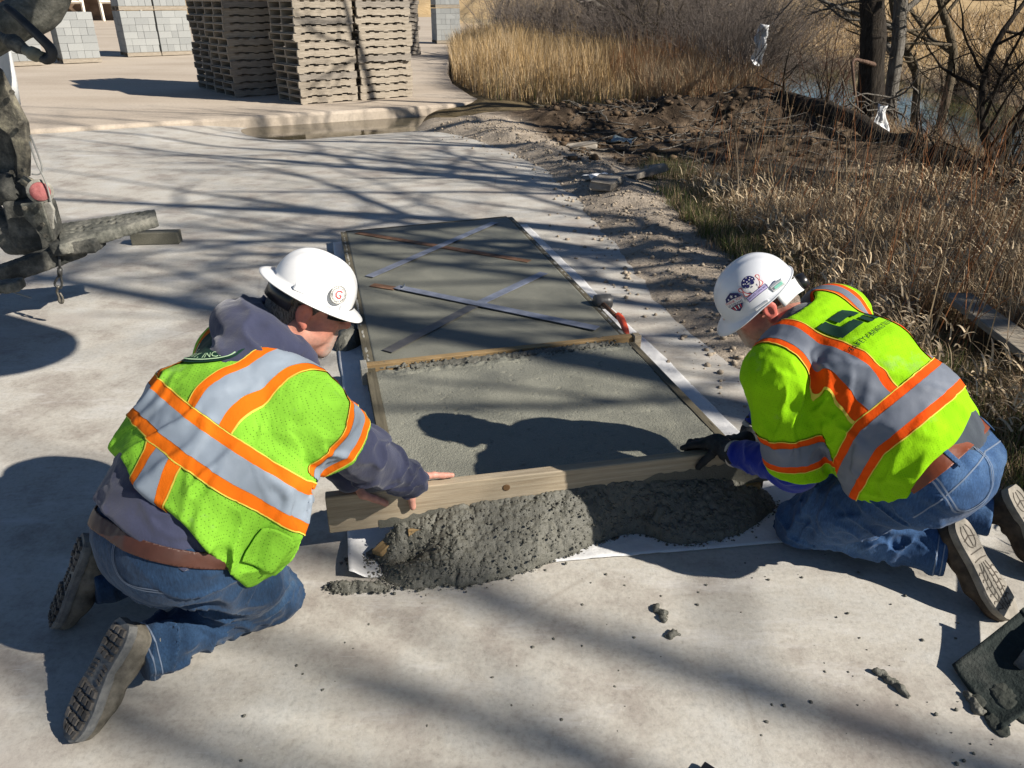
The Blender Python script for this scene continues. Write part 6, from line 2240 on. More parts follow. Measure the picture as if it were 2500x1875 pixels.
    v.cut(lambda P: np.where((((P - ls) - lra(P)[:, None] * larm) ** 2).sum(1) < .14 ** 2, lra(P) - tl * .60, -1), .004)
    v.cut(lambda P: -(ax(P) - .035 + .36 * fr(P) + .22 * np.clip(la(P), -.3, .3) + .012 * np.sin(la(P) * 26)), .004)
    # neck hole
    v.chain([U0 - v_ * .02, U0 + s * .14 + v_ * .04], [.098, .135], .01, Rl, 1.05, 'sub')
    D0 = v.D.copy()
    v.D = np.maximum(v.D, -(D0 + .024))
    V, Q = v.mesh()
    V = smooth_lap(V, Q, 1, .4)
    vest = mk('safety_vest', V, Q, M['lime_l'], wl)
    parts.append(vest)
    Vs = smooth_lap(V, Q, 10, .5)
    aX, lA, fR = ax(Vs), la(Vs), fr(Vs)
    ring_r = np.sqrt((((V - rs) - ra(V)[:, None] * armax) ** 2).sum(1))
    isarm = np.where((ra(V) > .04) & (ring_r < .15) & (lA > .12), 1.0, 0.0)
    ringl = np.sqrt((((V - ls) - lra(V)[:, None] * larm) ** 2).sum(1))
    isarml = np.where((lra(V) > .04) & (ringl < .15) & (lA < -.10), 1.0, 0.0)
    tor = 1 - np.maximum(isarm, isarml)
    wb = aX + .02 * fR + .20 * lA
    outer = None
    mats = (M['orange_l'], M['silver_l'])
    c0 = .248
    tape(V, Q, [(wb, c0, .031, .062, [(tor, .5, None)])], mats, vest, .003)
    tape(V, Q, [(lA, .128, .028, .056, [(wb, c0 + .063, None), (tor, .5, None)]),
                (lA, -.128, .028, .056, [(wb, c0 + .063, None), (tor, .5, None)]),
                (lA + .02 * fR, .085, .026, .052, [(wb, None, c0 - .063), (fR, None, .05), (tor, .5, None)])], mats, vest, .003)
    tape(V, Q, [(ra(V), tl * .60 - .064, .026, .052, [(isarm, .5, None)]), (lra(V), tl * .70 - .068, .026, .052, [(isarml, .5, None)])], mats, vest, .003)
    bv = bvh_of(V, Q)
    # round print on the back, lower rim and the word INC. below the hood
    oc = U0 - v_ * .13 + s * .022 - Rl * .055
    X, Y = Rl, s
    a = np.linspace(0, 2 * math.pi, 40, endpoint=False)
    decal('back_print', np.stack([.110 * np.cos(a), .078 * np.sin(a)], 1), [tuple(range(40))], bv, oc, X, Y, M['ink_green'], vest, .003, .012)
    aa = np.linspace(math.pi * 1.02, math.pi * 1.98, 24)
    line_decal('back_print', np.stack([.101 * np.cos(aa), .069 * np.sin(aa)], 1), .004, bv, oc, X, Y, M['ink_gl'], vest, .0045)
    tv, tf = text_mesh('COMPANY, INC.', .028)
    th_ = tv[:, 0] / .095
    rad = .054 - tv[:, 1]
    tv2 = np.stack([np.sin(th_) * rad * 1.5, -np.cos(th_) * rad], 1)
    decal('back_print', tv2, tf, bv, oc, X, Y, M['ink_gl'], vest, .0045, .02)
    # breast pocket flap hanging open near the hem
    pp = W0 + Rl * .26 + v_ * .12 - s * .05
    X = nrm(v_ - Rl * .15)
    Y = nrm(s - X * (s @ X))
    if np.cross(X, Y) @ Rl < 0:
        X = -X
    pk_ = decal('pocket', np.array([(-.045, -.075), (.040, -.075), (.042, .010), (.020, .026), (-.025, .028), (-.045, .018)]), [tuple(range(6))], bv, pp, X, Y, M['lime_l'], vest, .004, .012)
    thick(pk_, .003)
    # --- jeans
    rh, rk, ran = A(-.775, 1.525, .415), A(-.70, 1.75, .080), A(-.965, 1.490, .115)
    lh, lk, lan = A(-.925, 1.65, .415), A(-.97, 2.00, .080), A(-1.225, 1.765, .115)
    v = Vol((-1.35, 1.30, -.01), (-.50, 2.20, .62), .0058)
    v.cap(P0 + s * .02, P0 - s * .03, .142, .138, .03, Rl, 1.22)
    v.cap(P0 - v_ * .035 - s * .02 + Rl * .07, P0 - v_ * .01 - s * .05 + Rl * .075, .108, .10, .05)
    v.cap(P0 - v_ * .035 - s * .02 - Rl * .07, P0 - v_ * .01 - s * .05 - Rl * .075, .108, .10, .05)
    v.chain([rh, (rh + rk) / 2, rk], [.110, .100, .076], .045)
    v.chain([lh, (lh + lk) / 2, lk], [.110, .100, .076], .045)
    v.chain([rk, rk + (ran - rk) * .45 + A(0, 0, .03), ran], [.074, .080, .066], .025)
    v.chain([lk, lk + (lan - lk) * .45 + A(0, 0, .03), lan], [.074, .080, .066], .025)
    def dsp(P):
        d = folds(P, rk + (ran - rk) * .75, .10, np.cross(ran - rk, A(.2, .3, 1)) + A(0, 0, .5), 20, 4, 0.0319, 41)
        d += folds(P, rk, .09, np.cross(rk - rh, ran - rk), 24, 4, 0.0213, 42)
        d += folds(P, rk + (rh - rk) * .45, .12, (rk - rh) * 1.0 + Rl * .15, 17, 3, 0.0213, 43)
        d += folds(P, rh - A(0, 0, .08), .10, v_ + Rl * .5, 20, 4, 0.0276, 44)
        d += folds(P, lan, .12, np.cross(lan - lk, A(0, 0, 1)), 20, 4, .0204, 45)
        return d * sstep(.005, .075, P[:, 2]) + .001 * vn(P * 60, 8)
    v.disp(dsp)
    d1, d2 = nrm(ran - rk), nrm(lan - lk)
    v.cut(lambda P: np.where(((P - ran) ** 2).sum(1) < .15 ** 2, (P - ran) @ d1 - .012, -1), .004)
    v.cut(lambda P: np.where(((P - lan) ** 2).sum(1) < .15 ** 2, (P - lan) @ d2 - .012, -1), .004)
    v.cut(lambda P: ax(P) - .03 - .25 * fr(P), .006)
    v.D = np.maximum(v.D, (.004 - v.ax[2])[None, None, :])
    V, Q = v.mesh()
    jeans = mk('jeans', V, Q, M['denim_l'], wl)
    parts.append(jeans)
    bj = bvh_of(V, Q)
    sc = ax(V) - .25 * fr(V)
    v1, f1 = bands(V, Q, [(sc, -.022, .016)], .004)
    b_ = mk('belt', v1, f1, M['belt_l'], wl)
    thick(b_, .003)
    parts.append(b_)
    for lo in (.31, -.0,):
        pass
    hs = (V - ran) @ d1
    near = ((V - ran) ** 2).sum(1)
    for h0 in (-.020, -.002):
        v1, f1 = bands(V, Q, [(hs, h0, h0 + .0035), (near, None, .012)], .0012)
        mk('stitching', v1, f1, M['stitch'], jeans)
    # back pocket and side seam stitching
    po = P0 + Rl * .10 - v_ * .16 - s * .075
    X = nrm(Rl - v_ * .35)
    Y = nrm(s - v_ * .4 - X * ((s - v_ * .4) @ X))
    if np.cross(X, Y) @ -v_ < 0:
        X = -X
    for dx in (0, .006):
        line_decal('stitching', spline([(-.07 + dx, .07, 0), (-.065 + dx, -.05, 0), (0, -.075 + dx, 0), (.062 - dx, -.05, 0), (.068 - dx, .065, 0)], 24)[:, :2], .0028, bj, po, X, Y, M['stitch'], jeans)
    line_decal('stitching', spline([(-.075, .066, 0), (0, .070, 0), (.07, .066, 0)], 10)[:, :2], .0028, bj, po, X, Y, M['stitch'], jeans)
    # --- boots
    t1, n1 = nrm(A(-.42, -.52, -.74)), A(-.47, -.58, .67)
    lsn = Rl
    bt = boot(wl, (-1.105, 1.312, .022), t1, n1, .305, (M['boot_l'], M['sole_l'], M['sole_l2']), rk - ran, 0, 1)
    parts.append(bt)
    t2, n2_ = nrm(A(-.40, -.30, -.86)), A(-.66, -.38, .55)
    bt = boot(wl, A(-1.345, 1.685, .018), t2, n2_, .300, (M['boot_l'], M['sole_l'], M['sole_l2']), lk - lan, 0, -1)
    parts.append(bt)
    # --- hard hat with a full brim
    V, F = hat_surface(H2, lambda p: .033 + .008 * math.cos(p) ** 2 * (1 if math.cos(p) > 0 else .6) , lambda p: .004 * max(0, math.cos(p)) ** 2, rim_u=.056, a=.113, b=.100, hgt=.105, ridge=.006)
    hat = mk('hard_hat', V, F, M['hat'], wl)
    thick(hat, .003)
    parts.append(hat)
    hb = BVHTree.FromPolygons([tuple(x) for x in V], F)
    # moulded slots and brow moulding on the side
    for c_, d_, r_ in ((H2(-.050, .0925, .066), (.034, .010, .020), HR2), (H2(.020, .1005, .058), (.050, .006, .006), HR2), (H2(.075, .078, .062), (.024, .010, .016), HR2 @ np.array(Matrix.Rotation(-.55, 3, 'Z')))):
        MB().box(c_, d_, r_, .003).build('accessory_slot', M['white_plastic'], hat)
    # suspension band at the back
    a = np.linspace(math.pi * .62, math.pi * 1.38, 22)
    Vb = [H2(.105 * math.cos(x) - .01, .090 * math.sin(x), z) for z in (.052, -.006) for x in a]
    sb = mk('suspension_band', Vb, [(i, i + 1, i + 23, i + 22) for i in range(21)], M['black_plastic'], hat)
    thick(sb, .003)
    # round sticker
    oc = H2(.046, .105, .100)
    Zd = nrm(HR2 @ A(.28, .86, .40))
    X = nrm(np.cross(HR2[:, 2], Zd))
    Y = np.cross(Zd, X)
    def disc(r, n=36):
        q = np.linspace(0, 2 * math.pi, n, endpoint=False)
        return np.stack([r * np.cos(q), r * np.sin(q)], 1), [tuple(range(n))]
    def annulus(r0, r1, a0=0, a1=2 * math.pi, n=40):
        q = np.linspace(a0, a1, n)
        Vv = np.concatenate([np.stack([r0 * np.cos(q), r0 * np.sin(q)], 1), np.stack([r1 * np.cos(q), r1 * np.sin(q)], 1)])
        return Vv, [(i, i + n, i + n + 1, i + 1) for i in range(n - 1)]
    st = decal('sticker', *disc(.0235), hb, oc, X, Y, M['ink_pale'], hat, .0042, .01)
    decal('sticker', *annulus(.0222, .0235), hb, oc, X, Y, M['ink_black'], hat, .0047, .02)
    tv, tf = text_mesh('G', .030)
    decal('sticker', tv, tf, hb, oc, X, Y, M['ink_red'], hat, .0049, .02)
    def arc_text(txt, size, r, top=True):
        tv, tf = text_mesh(txt, size, 1.15)
        q = tv[:, 0] / r
        if top:
            return np.stack([np.sin(q) * (r + tv[:, 1]), np.cos(q) * (r + tv[:, 1])], 1), tf
        return np.stack([np.sin(q) * (r - tv[:, 1]), -np.cos(q) * (r - tv[:, 1])], 1), tf
    decal('sticker', *arc_text('GERHOLD CONCRETE', .0066, .0180), hb, oc, X, Y, M['ink_black'], hat, .0048, .02)
    decal('sticker', *arc_text('COMPANY INC.', .0066, .0180, False), hb, oc, X, Y, M['ink_black'], hat, .0048, .02)
    # --- wrap-round safety glasses
    q = np.linspace(-1.25, 1.25, 25)
    Vg = [H(.020 + .096 * math.cos(x), .074 * math.sin(x) / math.sin(1.25), z * (1 - .25 * abs(x) / 1.25) + .026) for z in (.022, -.020) for x in q]
    g = mk('safety_glasses', Vg, [(i, i + 1, i + 26, i + 25) for i in range(24)], M['lens'], wl)
    thick(g, .002)
    parts.append(g)
    mb = MB()
    for sg in (-1, 1):
        mb.tube([H(.050, sg * .0765, .030), H(.01, sg * .079, .030), H(-.035, sg * .080, .026)], .0028, 6)
    mb.tube([H(.020 + .0985 * math.cos(x), .076 * math.sin(x) / math.sin(1.25), .046 - .004 * abs(x)) for x in q], .0022, 5)
    mb.tube([H(.020 + .0985 * math.cos(x), .076 * math.sin(x) / math.sin(1.25), .007 + .004 * abs(x)) for x in q], .0018, 5)
    mb.build('temple', M['black_plastic'], g)
    for p in parts:
        under(p, wl)
make_left()

# ================================================= worker in blue
wr = thing('person', 'kneeling worker with black gloves, mid-blue jeans and stickered white cap-style hard hat', 'person', (1.2, 1.95, 0))
def make_right():
    parts = []
    P0, W0, C0, U0 = A(1.205, 1.855, .475), A(1.125, 1.935, .565), A(1.01, 2.045, .665), A(.90, 2.16, .742)
    s = nrm(U0 - P0)
    Lf = -A(.66, .72, .16)
    Lf = nrm(Lf - s * (Lf @ s))
    v_ = nrm(np.cross(s, Lf))
    if v_[2] > 0:
        v_ = -v_                                        # belly side, downwards
    ls, le, lw = A(.775, 2.025, .668), A(.868, 1.985, .375), A(.755, 2.200, .290)
    rs, re, rw = A(1.03, 2.30, .735), A(.985, 2.42, .48), A(.865, 2.375, .300)
    H, HR = headframe(A(.782, 2.28, .795), A(-.83, .03, -.54), -0.03)
    H2, HR2 = headframe(A(.79, 2.28, .795), A(-.72, .04, -.69), -0.03)
    B0, e, n_ = A(-.592, 2.02, .10), nrm(A(.9795, .2015, 0)), nrm(A(-.2015, .9795, 0))
    S = lambda a, b, z: B0 * A(1, 1, 0) + e * a + n_ * b + A(0, 0, z)
    v = Vol((.50, 1.62, .22), (1.42, 2.62, 1.00), .0045)
    v.chain([P0, W0, C0, U0], [.10, .11, .11, .07], .05, Lf, 1.3)
    v.chain([U0, (U0 + H(-.03, 0, -.06)) / 2, H(-.028, 0, -.050)], [.066, .062, .060], .03)
    v.cap(H(0.0, 0, -.085), U0 + v_ * .05, .040, .055, .03)
    v.chain([U0, ls, le, lw], [.05, .055, .045, .028], .03)
    v.chain([U0, rs, re, rw], [.05, .055, .045, .028], .03)
    v.chain([lw, S(1.36, .02, .272)], [.026, .02], .012)
    v.chain([rw, S(1.46, .02, .272)], [.026, .02], .012)
    add_head(v, H, HR)
    v.disp(lambda P: .0008 * vn(P * 90, 2))
    V, Q = v.mesh()
    V = smooth_lap(V, Q, 1, .35)
    o = mk('body', V, Q, M['skin'], wr)
    vcol(o.data, 'tint', head_tint(V, H, HR, (.46, .215, .16), (.44, .38, .33), (.55, .13, .10)))
    parts.append(o)
    v = Vol(H(0, 0, 0) - .16, H(0, 0, 0) + .16, .0042)
    v.ell(H(-.014, 0, .040), (.100, .082, .086), HR, 0)
    v.cap(H(-.058, -.02, -.035), H(-.058, .02, -.035), .050, .052, .02)
    v.cut(lambda P: ((P - H(.022, 0, 0)) @ HR[:, 0]) * 1.0 + .55 * np.clip(-((P - H(0, 0, .0)) @ HR[:, 2]), -.03, .2), .01)
    v.cut(lambda P: -((P - H(0, 0, -.075)) @ HR[:, 2]), .01)
    for sg in (-1, 1):
        v.ell(H(-.004, sg * .085, -.006), (.026, .022, .034), HR, .006, 'sub')
    v.disp(lambda P: .0030 * vn(P @ HR * A(60, 60, 160), 4))
    V, Q = v.mesh()
    parts.append(mk('hair', V, Q, M['hair_r'], wr))
    # --- dark shirt under the vest, blue sleeves
    v = Vol((.60, 1.60, .24), (1.45, 2.50, .92), .007)
    v.chain([P0 + s * .0, W0, C0, U0], [.142, .15, .142, .095], .05, Lf, 1.25)
    v.disp(lambda P: folds(P, P0 + s * .06 - v_ * .12, .12, s + Lf * .2, 18, 3, .010, 51))
    v.cut(lambda P: -((P - (P0 - s * .03)) @ s), .01)
    V, Q = v.mesh()
    parts.append(mk('shirt', V, Q, M['grey_knit'], wr))
    for (sh, el, wr_) in ((ls, le, lw), (rs, re, rw)):
        v = Vol(np.minimum(np.minimum(sh, el), wr_) - .13, np.maximum(np.maximum(sh, el), wr_) + .13, .0055)
        v.chain([sh, el, wr_], [.080, .066, .046], .03)
        dd = nrm(wr_ - el)
        v.disp(lambda P: folds(P, el, .12, np.cross(el - sh, wr_ - el), 18, 4, .014, 52) + folds(P, wr_ - dd * .06, .07, np.cross(dd, A(0, 0, 1)), 24, 4, .010, 53))
        v.cut(lambda P: np.where(((P - wr_) ** 2).sum(1) < .1 ** 2, (P - wr_) @ dd - .004, -1), .004)
        V, Q = v.mesh()
        parts.append(mk('sleeve', V, Q, M['blue'], wr))
    # --- gloves gripping the board top
    for (wrist, el, a0) in ((lw, le, 1.30), (rw, re, 1.42)):
        v = Vol(np.minimum(wrist, S(a0 - .10, -.05, .15)) - .06, np.maximum(wrist, S(a0 + .08, .12, .30)) + .06, .0042)
        d = nrm(wrist - el)
        v.chain([wrist - d * .01, wrist + d * .02, S(a0 + .03, .012, .276), S(a0, .028, .268)], [.040, .034, .028, .021], .014, e, 1.3)
        for i in range(4):
            q = a0 - .042 + i * .023
            finger(v, [S(q + .02, .018, .270), S(q - .006, .050, .266), S(q - .012, .064, .236), S(q - .010, .057, .205)], .0118, .0098)
        finger(v, [S(a0 + .03, -.004, .280), S(a0 + .00, -.020, .250), S(a0 - .025, -.018, .222), S(a0 - .040, -.015, .200)], .0145, .011)
        finger(v, [S(a0 - .01, .016, .272), S(a0 - .05, .026, .268), S(a0 - .085, .030, .258)], .0118, .0095)
        v.disp(lambda P: .0012 * vn(P * 90, 6) + folds(P, wrist, .08, e, 30, 6, .004, 54))
        V, Q = v.mesh()
        g = mk('glove', V, Q, M['glove'], wr)
        parts.append(g)
        cv = Vol(wrist - .09, wrist + .09, .004)
        cv.cap(wrist - d * .0, wrist + d * .030, .0470, .0450, 0)
        cv.cut(lambda P: np.abs((P - wrist - d * .014) @ d) - .0085, .003)
        V, Q = cv.mesh()
        mk('glove_cuff', V, Q, M['glove_cuff'], g)
    # --- hi-vis vest with elbow sleeves
    v = Vol((.54, 1.56, .30), (1.46, 2.58, 1.00), .0052)
    v.chain([P0 + s * .02, W0, C0, U0 - s * .02], [.156, .156, .148, .104], .06, Lf, 1.24)
    v.cap(W0 + v_ * .08 - s * .05, C0 + v_ * .08, .12, .12, .06, Lf, 1.3)
    v.cap(W0 + v_ * .15 - s * .07 + Lf * .08, C0 + v_ * .06 + Lf * .03, .085, .09, .06, Lf, 1.1)
    v.cap(U0 + (rs - U0) * .4, U0 + (ls - U0) * .4, .100, .098, .05)
    v.chain([U0 + (ls - U0) * .5, ls, ls + (le - ls) * .5, le + (le - ls) * .12], [.104, .098, .088, .090], .022)
    v.chain([U0 + (rs - U0) * .5, rs, rs + (re - rs) * .5, re + (re - rs) * .12], [.108, .104, .092, .094], .04)
    ax = lambda P: (P - P0) @ s
    la = lambda P: (P - P0) @ Lf
    fr = lambda P: (P - P0) @ v_
    def dsp(P):
        d = folds(P, C0 + Lf * .13 - v_ * .05, .12, s + Lf * .9, 13, 3, .008, 61)
        d += folds(P, ls - s * .14 + Lf * .02, .11, s * .6 - v_ + Lf * .3, 17, 3, .012, 62)
        d += folds(P, ls + (le - ls) * .35, .13, (le - ls) + Lf * .15, 14, 2, .011, 63)
        d += folds(P, W0 - v_ * .13, .16, s + Lf * .35, 9, 2.0, .010, 64)
        d += folds(P, W0 + Lf * .16, .12, s * .4 + Lf + v_ * .6, 15, 2.5, .011, 65)
        d += folds(P, C0 - v_ * .12 - Lf * .06, .16, s * .8 + v_ * .3 - Lf * .4, 8, 2, .012, 66)
        return d + .0012 * vn(P * 50, 9)
    v.disp(dsp)
    armax, raxx = nrm(le - ls), nrm(re - rs)
    tl, tr = np.linalg.norm(le - ls), np.linalg.norm(re - rs)
    ra = lambda P: (P - ls) @ armax
    rra = lambda P: (P - rs) @ raxx
    v.cut(lambda P: np.where((((P - ls) - ra(P)[:, None] * armax) ** 2).sum(1) < .125 ** 2, ra(P) - tl * .93 + .25 * ((P - ls) @ nrm(A(-.6, .3, 0))), -1), .004)
    v.cut(lambda P: np.where((((P - rs) - rra(P)[:, None] * raxx) ** 2).sum(1) < .125 ** 2, rra(P) - tr * .93, -1), .004)
    v.cut(lambda P: -(ax(P) + .018 + .38 * np.clip(fr(P), -.2, .14) + .010 * np.sin(la(P) * 24)), .004)
    v.chain([U0 - s * .015 + v_ * .02, U0 + s * .14 + v_ * .04], [.080, .145], .012, Lf, 1.10, 'sub')
    D0 = v.D.copy()
    v.D = np.maximum(v.D, -(D0 + .024))
    V, Q = v.mesh()
    V = smooth_lap(V, Q, 1, .4)
    vest = mk('safety_vest', V, Q, M['lime_r'], wr)
    parts.append(vest)
    Vs = smooth_lap(V, Q, 22, .5)
    aX, lA, fR = ax(Vs), la(Vs), fr(Vs)
    rr = np.sqrt((((V - ls) - ra(V)[:, None] * armax) ** 2).sum(1))
    isarm = np.where((ra(V) > .07) & (rr < .125) , 1.0, 0.0)
    rr2 = np.sqrt((((V - rs) - rra(V)[:, None] * raxx) ** 2).sum(1))
    isarm2 = np.where((rra(V) > .07) & (rr2 < .125), 1.0, 0.0)
    tor = 1 - np.maximum(isarm, isarm2)
    mats = (M['orange_r'], M['silver_r'])
    wb = aX + .28 * np.clip(fR, -.05, .2)
    c0 = .155
    tape(V, Q, [(wb, c0, .030, .056, [(tor, .5, None)])], mats, vest, .003)
    tape(V, Q, [(lA, .150, .026, .050, [(wb, c0 + .057, None), (tor, .5, None), (fR, None, .025)]),
                (lA, -.150, .026, .050, [(wb, c0 + .057, None), (tor, .5, None)])], mats, vest, .003)
    sl_ = ra(Vs) + .10 * ((Vs - ls) @ nrm(A(-.6, .3, 0)))
    tape(V, Q, [(sl_, tl * .70, .030, .052, [(isarm, .5, None)]), (rra(Vs), tr * .70, .030, .052, [(isarm2, .5, None)])], mats, vest, .003)
    bv = bvh_of(V, Q)
    # back print: dark angular mark and the line of words under it
    oc = U0 - v_ * .14 - s * .062 + Lf * .015
    X, Y = -Lf, s
    if np.cross(X, Y) @ -v_ < 0:
        X = -X
    k = .0125
    for pts in ([(-6.8, 4.8), (-3.8, 4.8), (-3.8, -.2), (.4, -.2), (.4, -3.1), (-6.8, -3.1)], [(-2.6, 4.8), (3.6, 4.8), (5.4, 3.1), (5.4, .6), (1.7, .6), (1.7, 1.5), (-2.6, 1.5)], [(1.8, -.8), (3.7, -.8), (3.7, -4.4), (1.8, -4.4)], [(4.7, -.8), (6.7, -.8), (6.7, -4.4), (4.7, -4.4)]):
        p = np.array(pts) * k * A(.95, .72)
        bm_ = bmesh.new()
        decal('back_print', *poly2(p), bv, oc, X, Y, M['ink_green'], vest, .003, .012)
        bm_.free()
    tv, tf = text_mesh('SAFETY BRINGS YOU HOME', .0200)
    decal('back_print', tv + A(.02, -.068), tf, bv, oc, X, Y, M['ink_green'], vest, .0035, .02)
    # --- jeans
    lh, lk, lan = A(1.130, 1.850, .42), A(.965, 2.10, .082), A(1.335, 1.905, .115)
    rh, rk, ran = A(1.27, 1.97, .42), A(1.18, 2.30, .082), A(1.575, 2.095, .125)
    v = Vol((.80, 1.55, -.01), (1.75, 2.50, .72), .0058)
    v.cap(P0 + s * .03, P0 - s * .02, .138, .132, .03, Lf, 1.18)
    v.cap(P0 - s * .030 - v_ * .02 + Lf * .07, P0 - s * .035 + v_ * .04 + Lf * .075, .100, .095, .05)
    v.cap(P0 - s * .030 - v_ * .02 - Lf * .07, P0 - s * .035 + v_ * .04 - Lf * .075, .100, .095, .05)
    v.cut(lambda P: ax(P) - .055, .006)
    v.chain([lh, (lh + lk) / 2, lk], [.104, .104, .080], .045)
    v.chain([rh, (rh + rk) / 2, rk], [.104, .104, .080], .045)
    v.chain([lk, lk + (lan - lk) * .45 + A(0, 0, .03), lan], [.078, .084, .074], .025)
    v.chain([rk, rk + (ran - rk) * .45 + A(0, 0, .03), ran], [.078, .084, .074], .025)
    def dsp(P):
        d = folds(P, lk + (lan - lk) * .5, .15, np.cross(lan - lk, A(.2, .3, 1)) + A(0, 0, .8), 16, 3, .024, 71)
        d += folds(P, lk, .10, np.cross(lk - lh, lan - lk), 22, 4, .019, 72)
        d += folds(P, lk + (lh - lk) * .5, .13, (lk - lh) * 1.0 + Lf * .1, 15, 3, .019, 73)
        d += folds(P, lh - A(0, 0, .10), .11, s + Lf * .4, 18, 4, .020, 74)
        d += folds(P, P0 - s * .05 - v_ * .1, .16, s * .5 + Lf, 9, 3, .010, 75)
        return d * sstep(.005, .075, P[:, 2]) + .001 * vn(P * 60, 8)
    v.disp(dsp)
    d1, d2 = nrm(lan - lk), nrm(ran - rk)
    v.cut(lambda P: np.where(((P - lan) ** 2).sum(1) < .16 ** 2, (P - lan) @ d1 - .012, -1), .004)
    v.cut(lambda P: np.where(((P - ran) ** 2).sum(1) < .16 ** 2, (P - ran) @ d2 - .012, -1), .004)
    v.D = np.maximum(v.D, (.004 - v.ax[2])[None, None, :])
    V, Q = v.mesh()
    jeans = mk('jeans', V, Q, M['denim_r'], wr)
    parts.append(jeans)
    bj = bvh_of(V, Q)
    sc = ax(V)
    v1, f1 = bands(V, Q, [(sc, -.012, .026), (fr(V), None, -.015)], .004)
    b_ = mk('belt', v1, f1, M['belt_r'], wr)
    thick(b_, .003)
    parts.append(b_)
    for q0 in (.10, -.02, -.13):
        v1, f1 = bands(V, Q, [(sc, -.026, .040), (la(V), q0, q0 + .013), (fr(V), None, .0)], .0075)
        if len(f1):
            thick(mk('belt_loop', v1, f1, M['denim_r'], jeans), .002)
    hs = (V - lan) @ d1
    near = ((V - lan) ** 2).sum(1)
    for h0 in (-.020, -.002):
        v1, f1 = bands(V, Q, [(hs, h0, h0 + .0035), (near, None, .014)], .0012)
        mk('stitching', v1, f1, M['stitch'], jeans)
    po = P0 + Lf * .095 - v_ * .14 - s * .085
    X = nrm(-Lf - v_ * .10)
    Y = nrm(s - v_ * .55 - X * ((s - v_ * .55) @ X))
    if np.cross(X, Y) @ -v_ < 0:
        X = -X
    for dx in (0, .007):
        line_decal('stitching', spline([(-.075 + dx, .075, 0), (-.068 + dx, -.055, 0), (0, -.085 + dx, 0), (.066 - dx, -.055, 0), (.075 - dx, .07, 0)], 24)[:, :2], .003, bj, po, X, Y, M['stitch'], jeans)
    for y0 in (.066, .074):
        line_decal('stitching', spline([(-.078, y0, 0), (0, y0 + .004, 0), (.074, y0, 0)], 10)[:, :2], .003, bj, po, X, Y, M['stitch'], jeans)
    # yoke seam across the seat
    yk = sc + .12 * np.abs(la(V))
    v1, f1 = bands(V, Q, [(yk, -.045, -.041), (fr(V), None, .05)], .0012)
    mk('stitching', v1, f1, M['stitch'], jeans)
    # --- boots
    t1, n1 = nrm(A(.39, -.57, -.72)), A(.41, -.60, .69)
    parts.append(boot(wr, (1.472, 1.715, .020), t1, n1, .315, (M['boot_r'], M['sole_r'], M['groove']), lk - lan, 1, 1))
    parts.append(boot(wr, A(1.735, 1.895, .020), t1, n1, .315, (M['boot_r'], M['sole_r'], M['groove']), rk - ran, 1, -1))
    # --- hard hat, cap style
    brim = lambda p: .006 + .040 * max(0.0, math.cos(p)) ** 1.5
    V, F = hat_surface(H2, brim, lambda p: .012 * max(0.0, math.cos(p)) ** 2, rim_u=.040, a=.124, b=.108, hgt=.122, ridge=.005)
    hat = mk('hard_hat', V, F, M['hat_r'], wr)
    thick(hat, .003)
    parts.append(hat)
    hb = BVHTree.FromPolygons([tuple(x) for x in V], F)
    for c_, d_, r_ in ((H2(-.070, -.096, .062), (.046, .014, .024), HR2), (H2(.0, -.110, .046), (.052, .008, .009), HR2)):
        MB().box(c_, d_, r_, .004).build('accessory_slot', M['white_plastic'], hat)
    MB().box(H2(-.072, -.1040, .062), (.026, .002, .009), HR2).build('slot_label', M['ink_mint'], hat)
    a = np.linspace(math.pi * .60, math.pi * 1.40, 26)
    def zb(x):
        return -.012 - .030 * math.exp(-((x - math.pi) / .55) ** 2)
    Vb = [H2(.106 * math.cos(x) - .012, .092 * math.sin(x), (zb(x) + (.052 if i == 0 else .0))) for i in (0, 1) for x in a]
    sb = mk('suspension_band', Vb, [(i, i + 1, i + 27, i + 26) for i in range(25)], M['white_plastic'], hat)
    thick(sb, .003)
    kb = MB()
    kb.tube([H2(-.116, 0, -.016), H2(-.128, 0, -.018), H2(-.146, 0, -.020)], [.024, .026, .022], 16)
    kb.build('ratchet_knob', M['black_plastic'], hat, True)
    # stickers: a shield with stars and stripes, and a skull in a starred cap over a banner
    def place(o3, zdir, rot):
        Z = nrm(HR2 @ np.asarray(zdir))
        X = nrm(np.cross(HR2[:, 2], Z))
        Y = np.cross(Z, X)
        c, s_ = math.cos(rot), math.sin(rot)
        return o3, X * c + Y * s_, Y * c - X * s_
    def star(cx, cy, r):
        q = np.arange(10) * math.pi / 5 + math.pi / 2
        rr_ = np.where(np.arange(10) % 2 == 0, r, r * .42)
        return np.stack([cx + rr_ * np.cos(q), cy + rr_ * np.sin(q)], 1)
    og, X, Y = place(H2(.062, -.105, .105), (.42, -.84, .35), 0.0)
    D = lambda pts, m, off: decal('sticker', np.asarray(pts, float), [tuple(range(len(pts)))], hb, og, X, Y, m, hat, off, .012)
    K = .0265
    D(np.array([(-.85, .75), (-.45, .95), (0, 1.15), (.45, .95), (.85, .75), (.98, .3), (.9, -.3), (.5, -.85), (0, -1.15), (-.5, -.85), (-.9, -.3), (-.98, .3)]) * K, M['ink_navy'], .0042)
    for sx, sy, r in ((0, .72, .22), (-.48, .55, .15), (.48, .55, .15)):
        D(star(sx * K, sy * K, r * K), M['ink_pale'], .0048)
    D(np.array([(-1.15, .28), (0, .42), (1.15, .28), (1.1, -.42), (0, -.30), (-1.1, -.42)]) * K, M['ink_pale'], .0048)
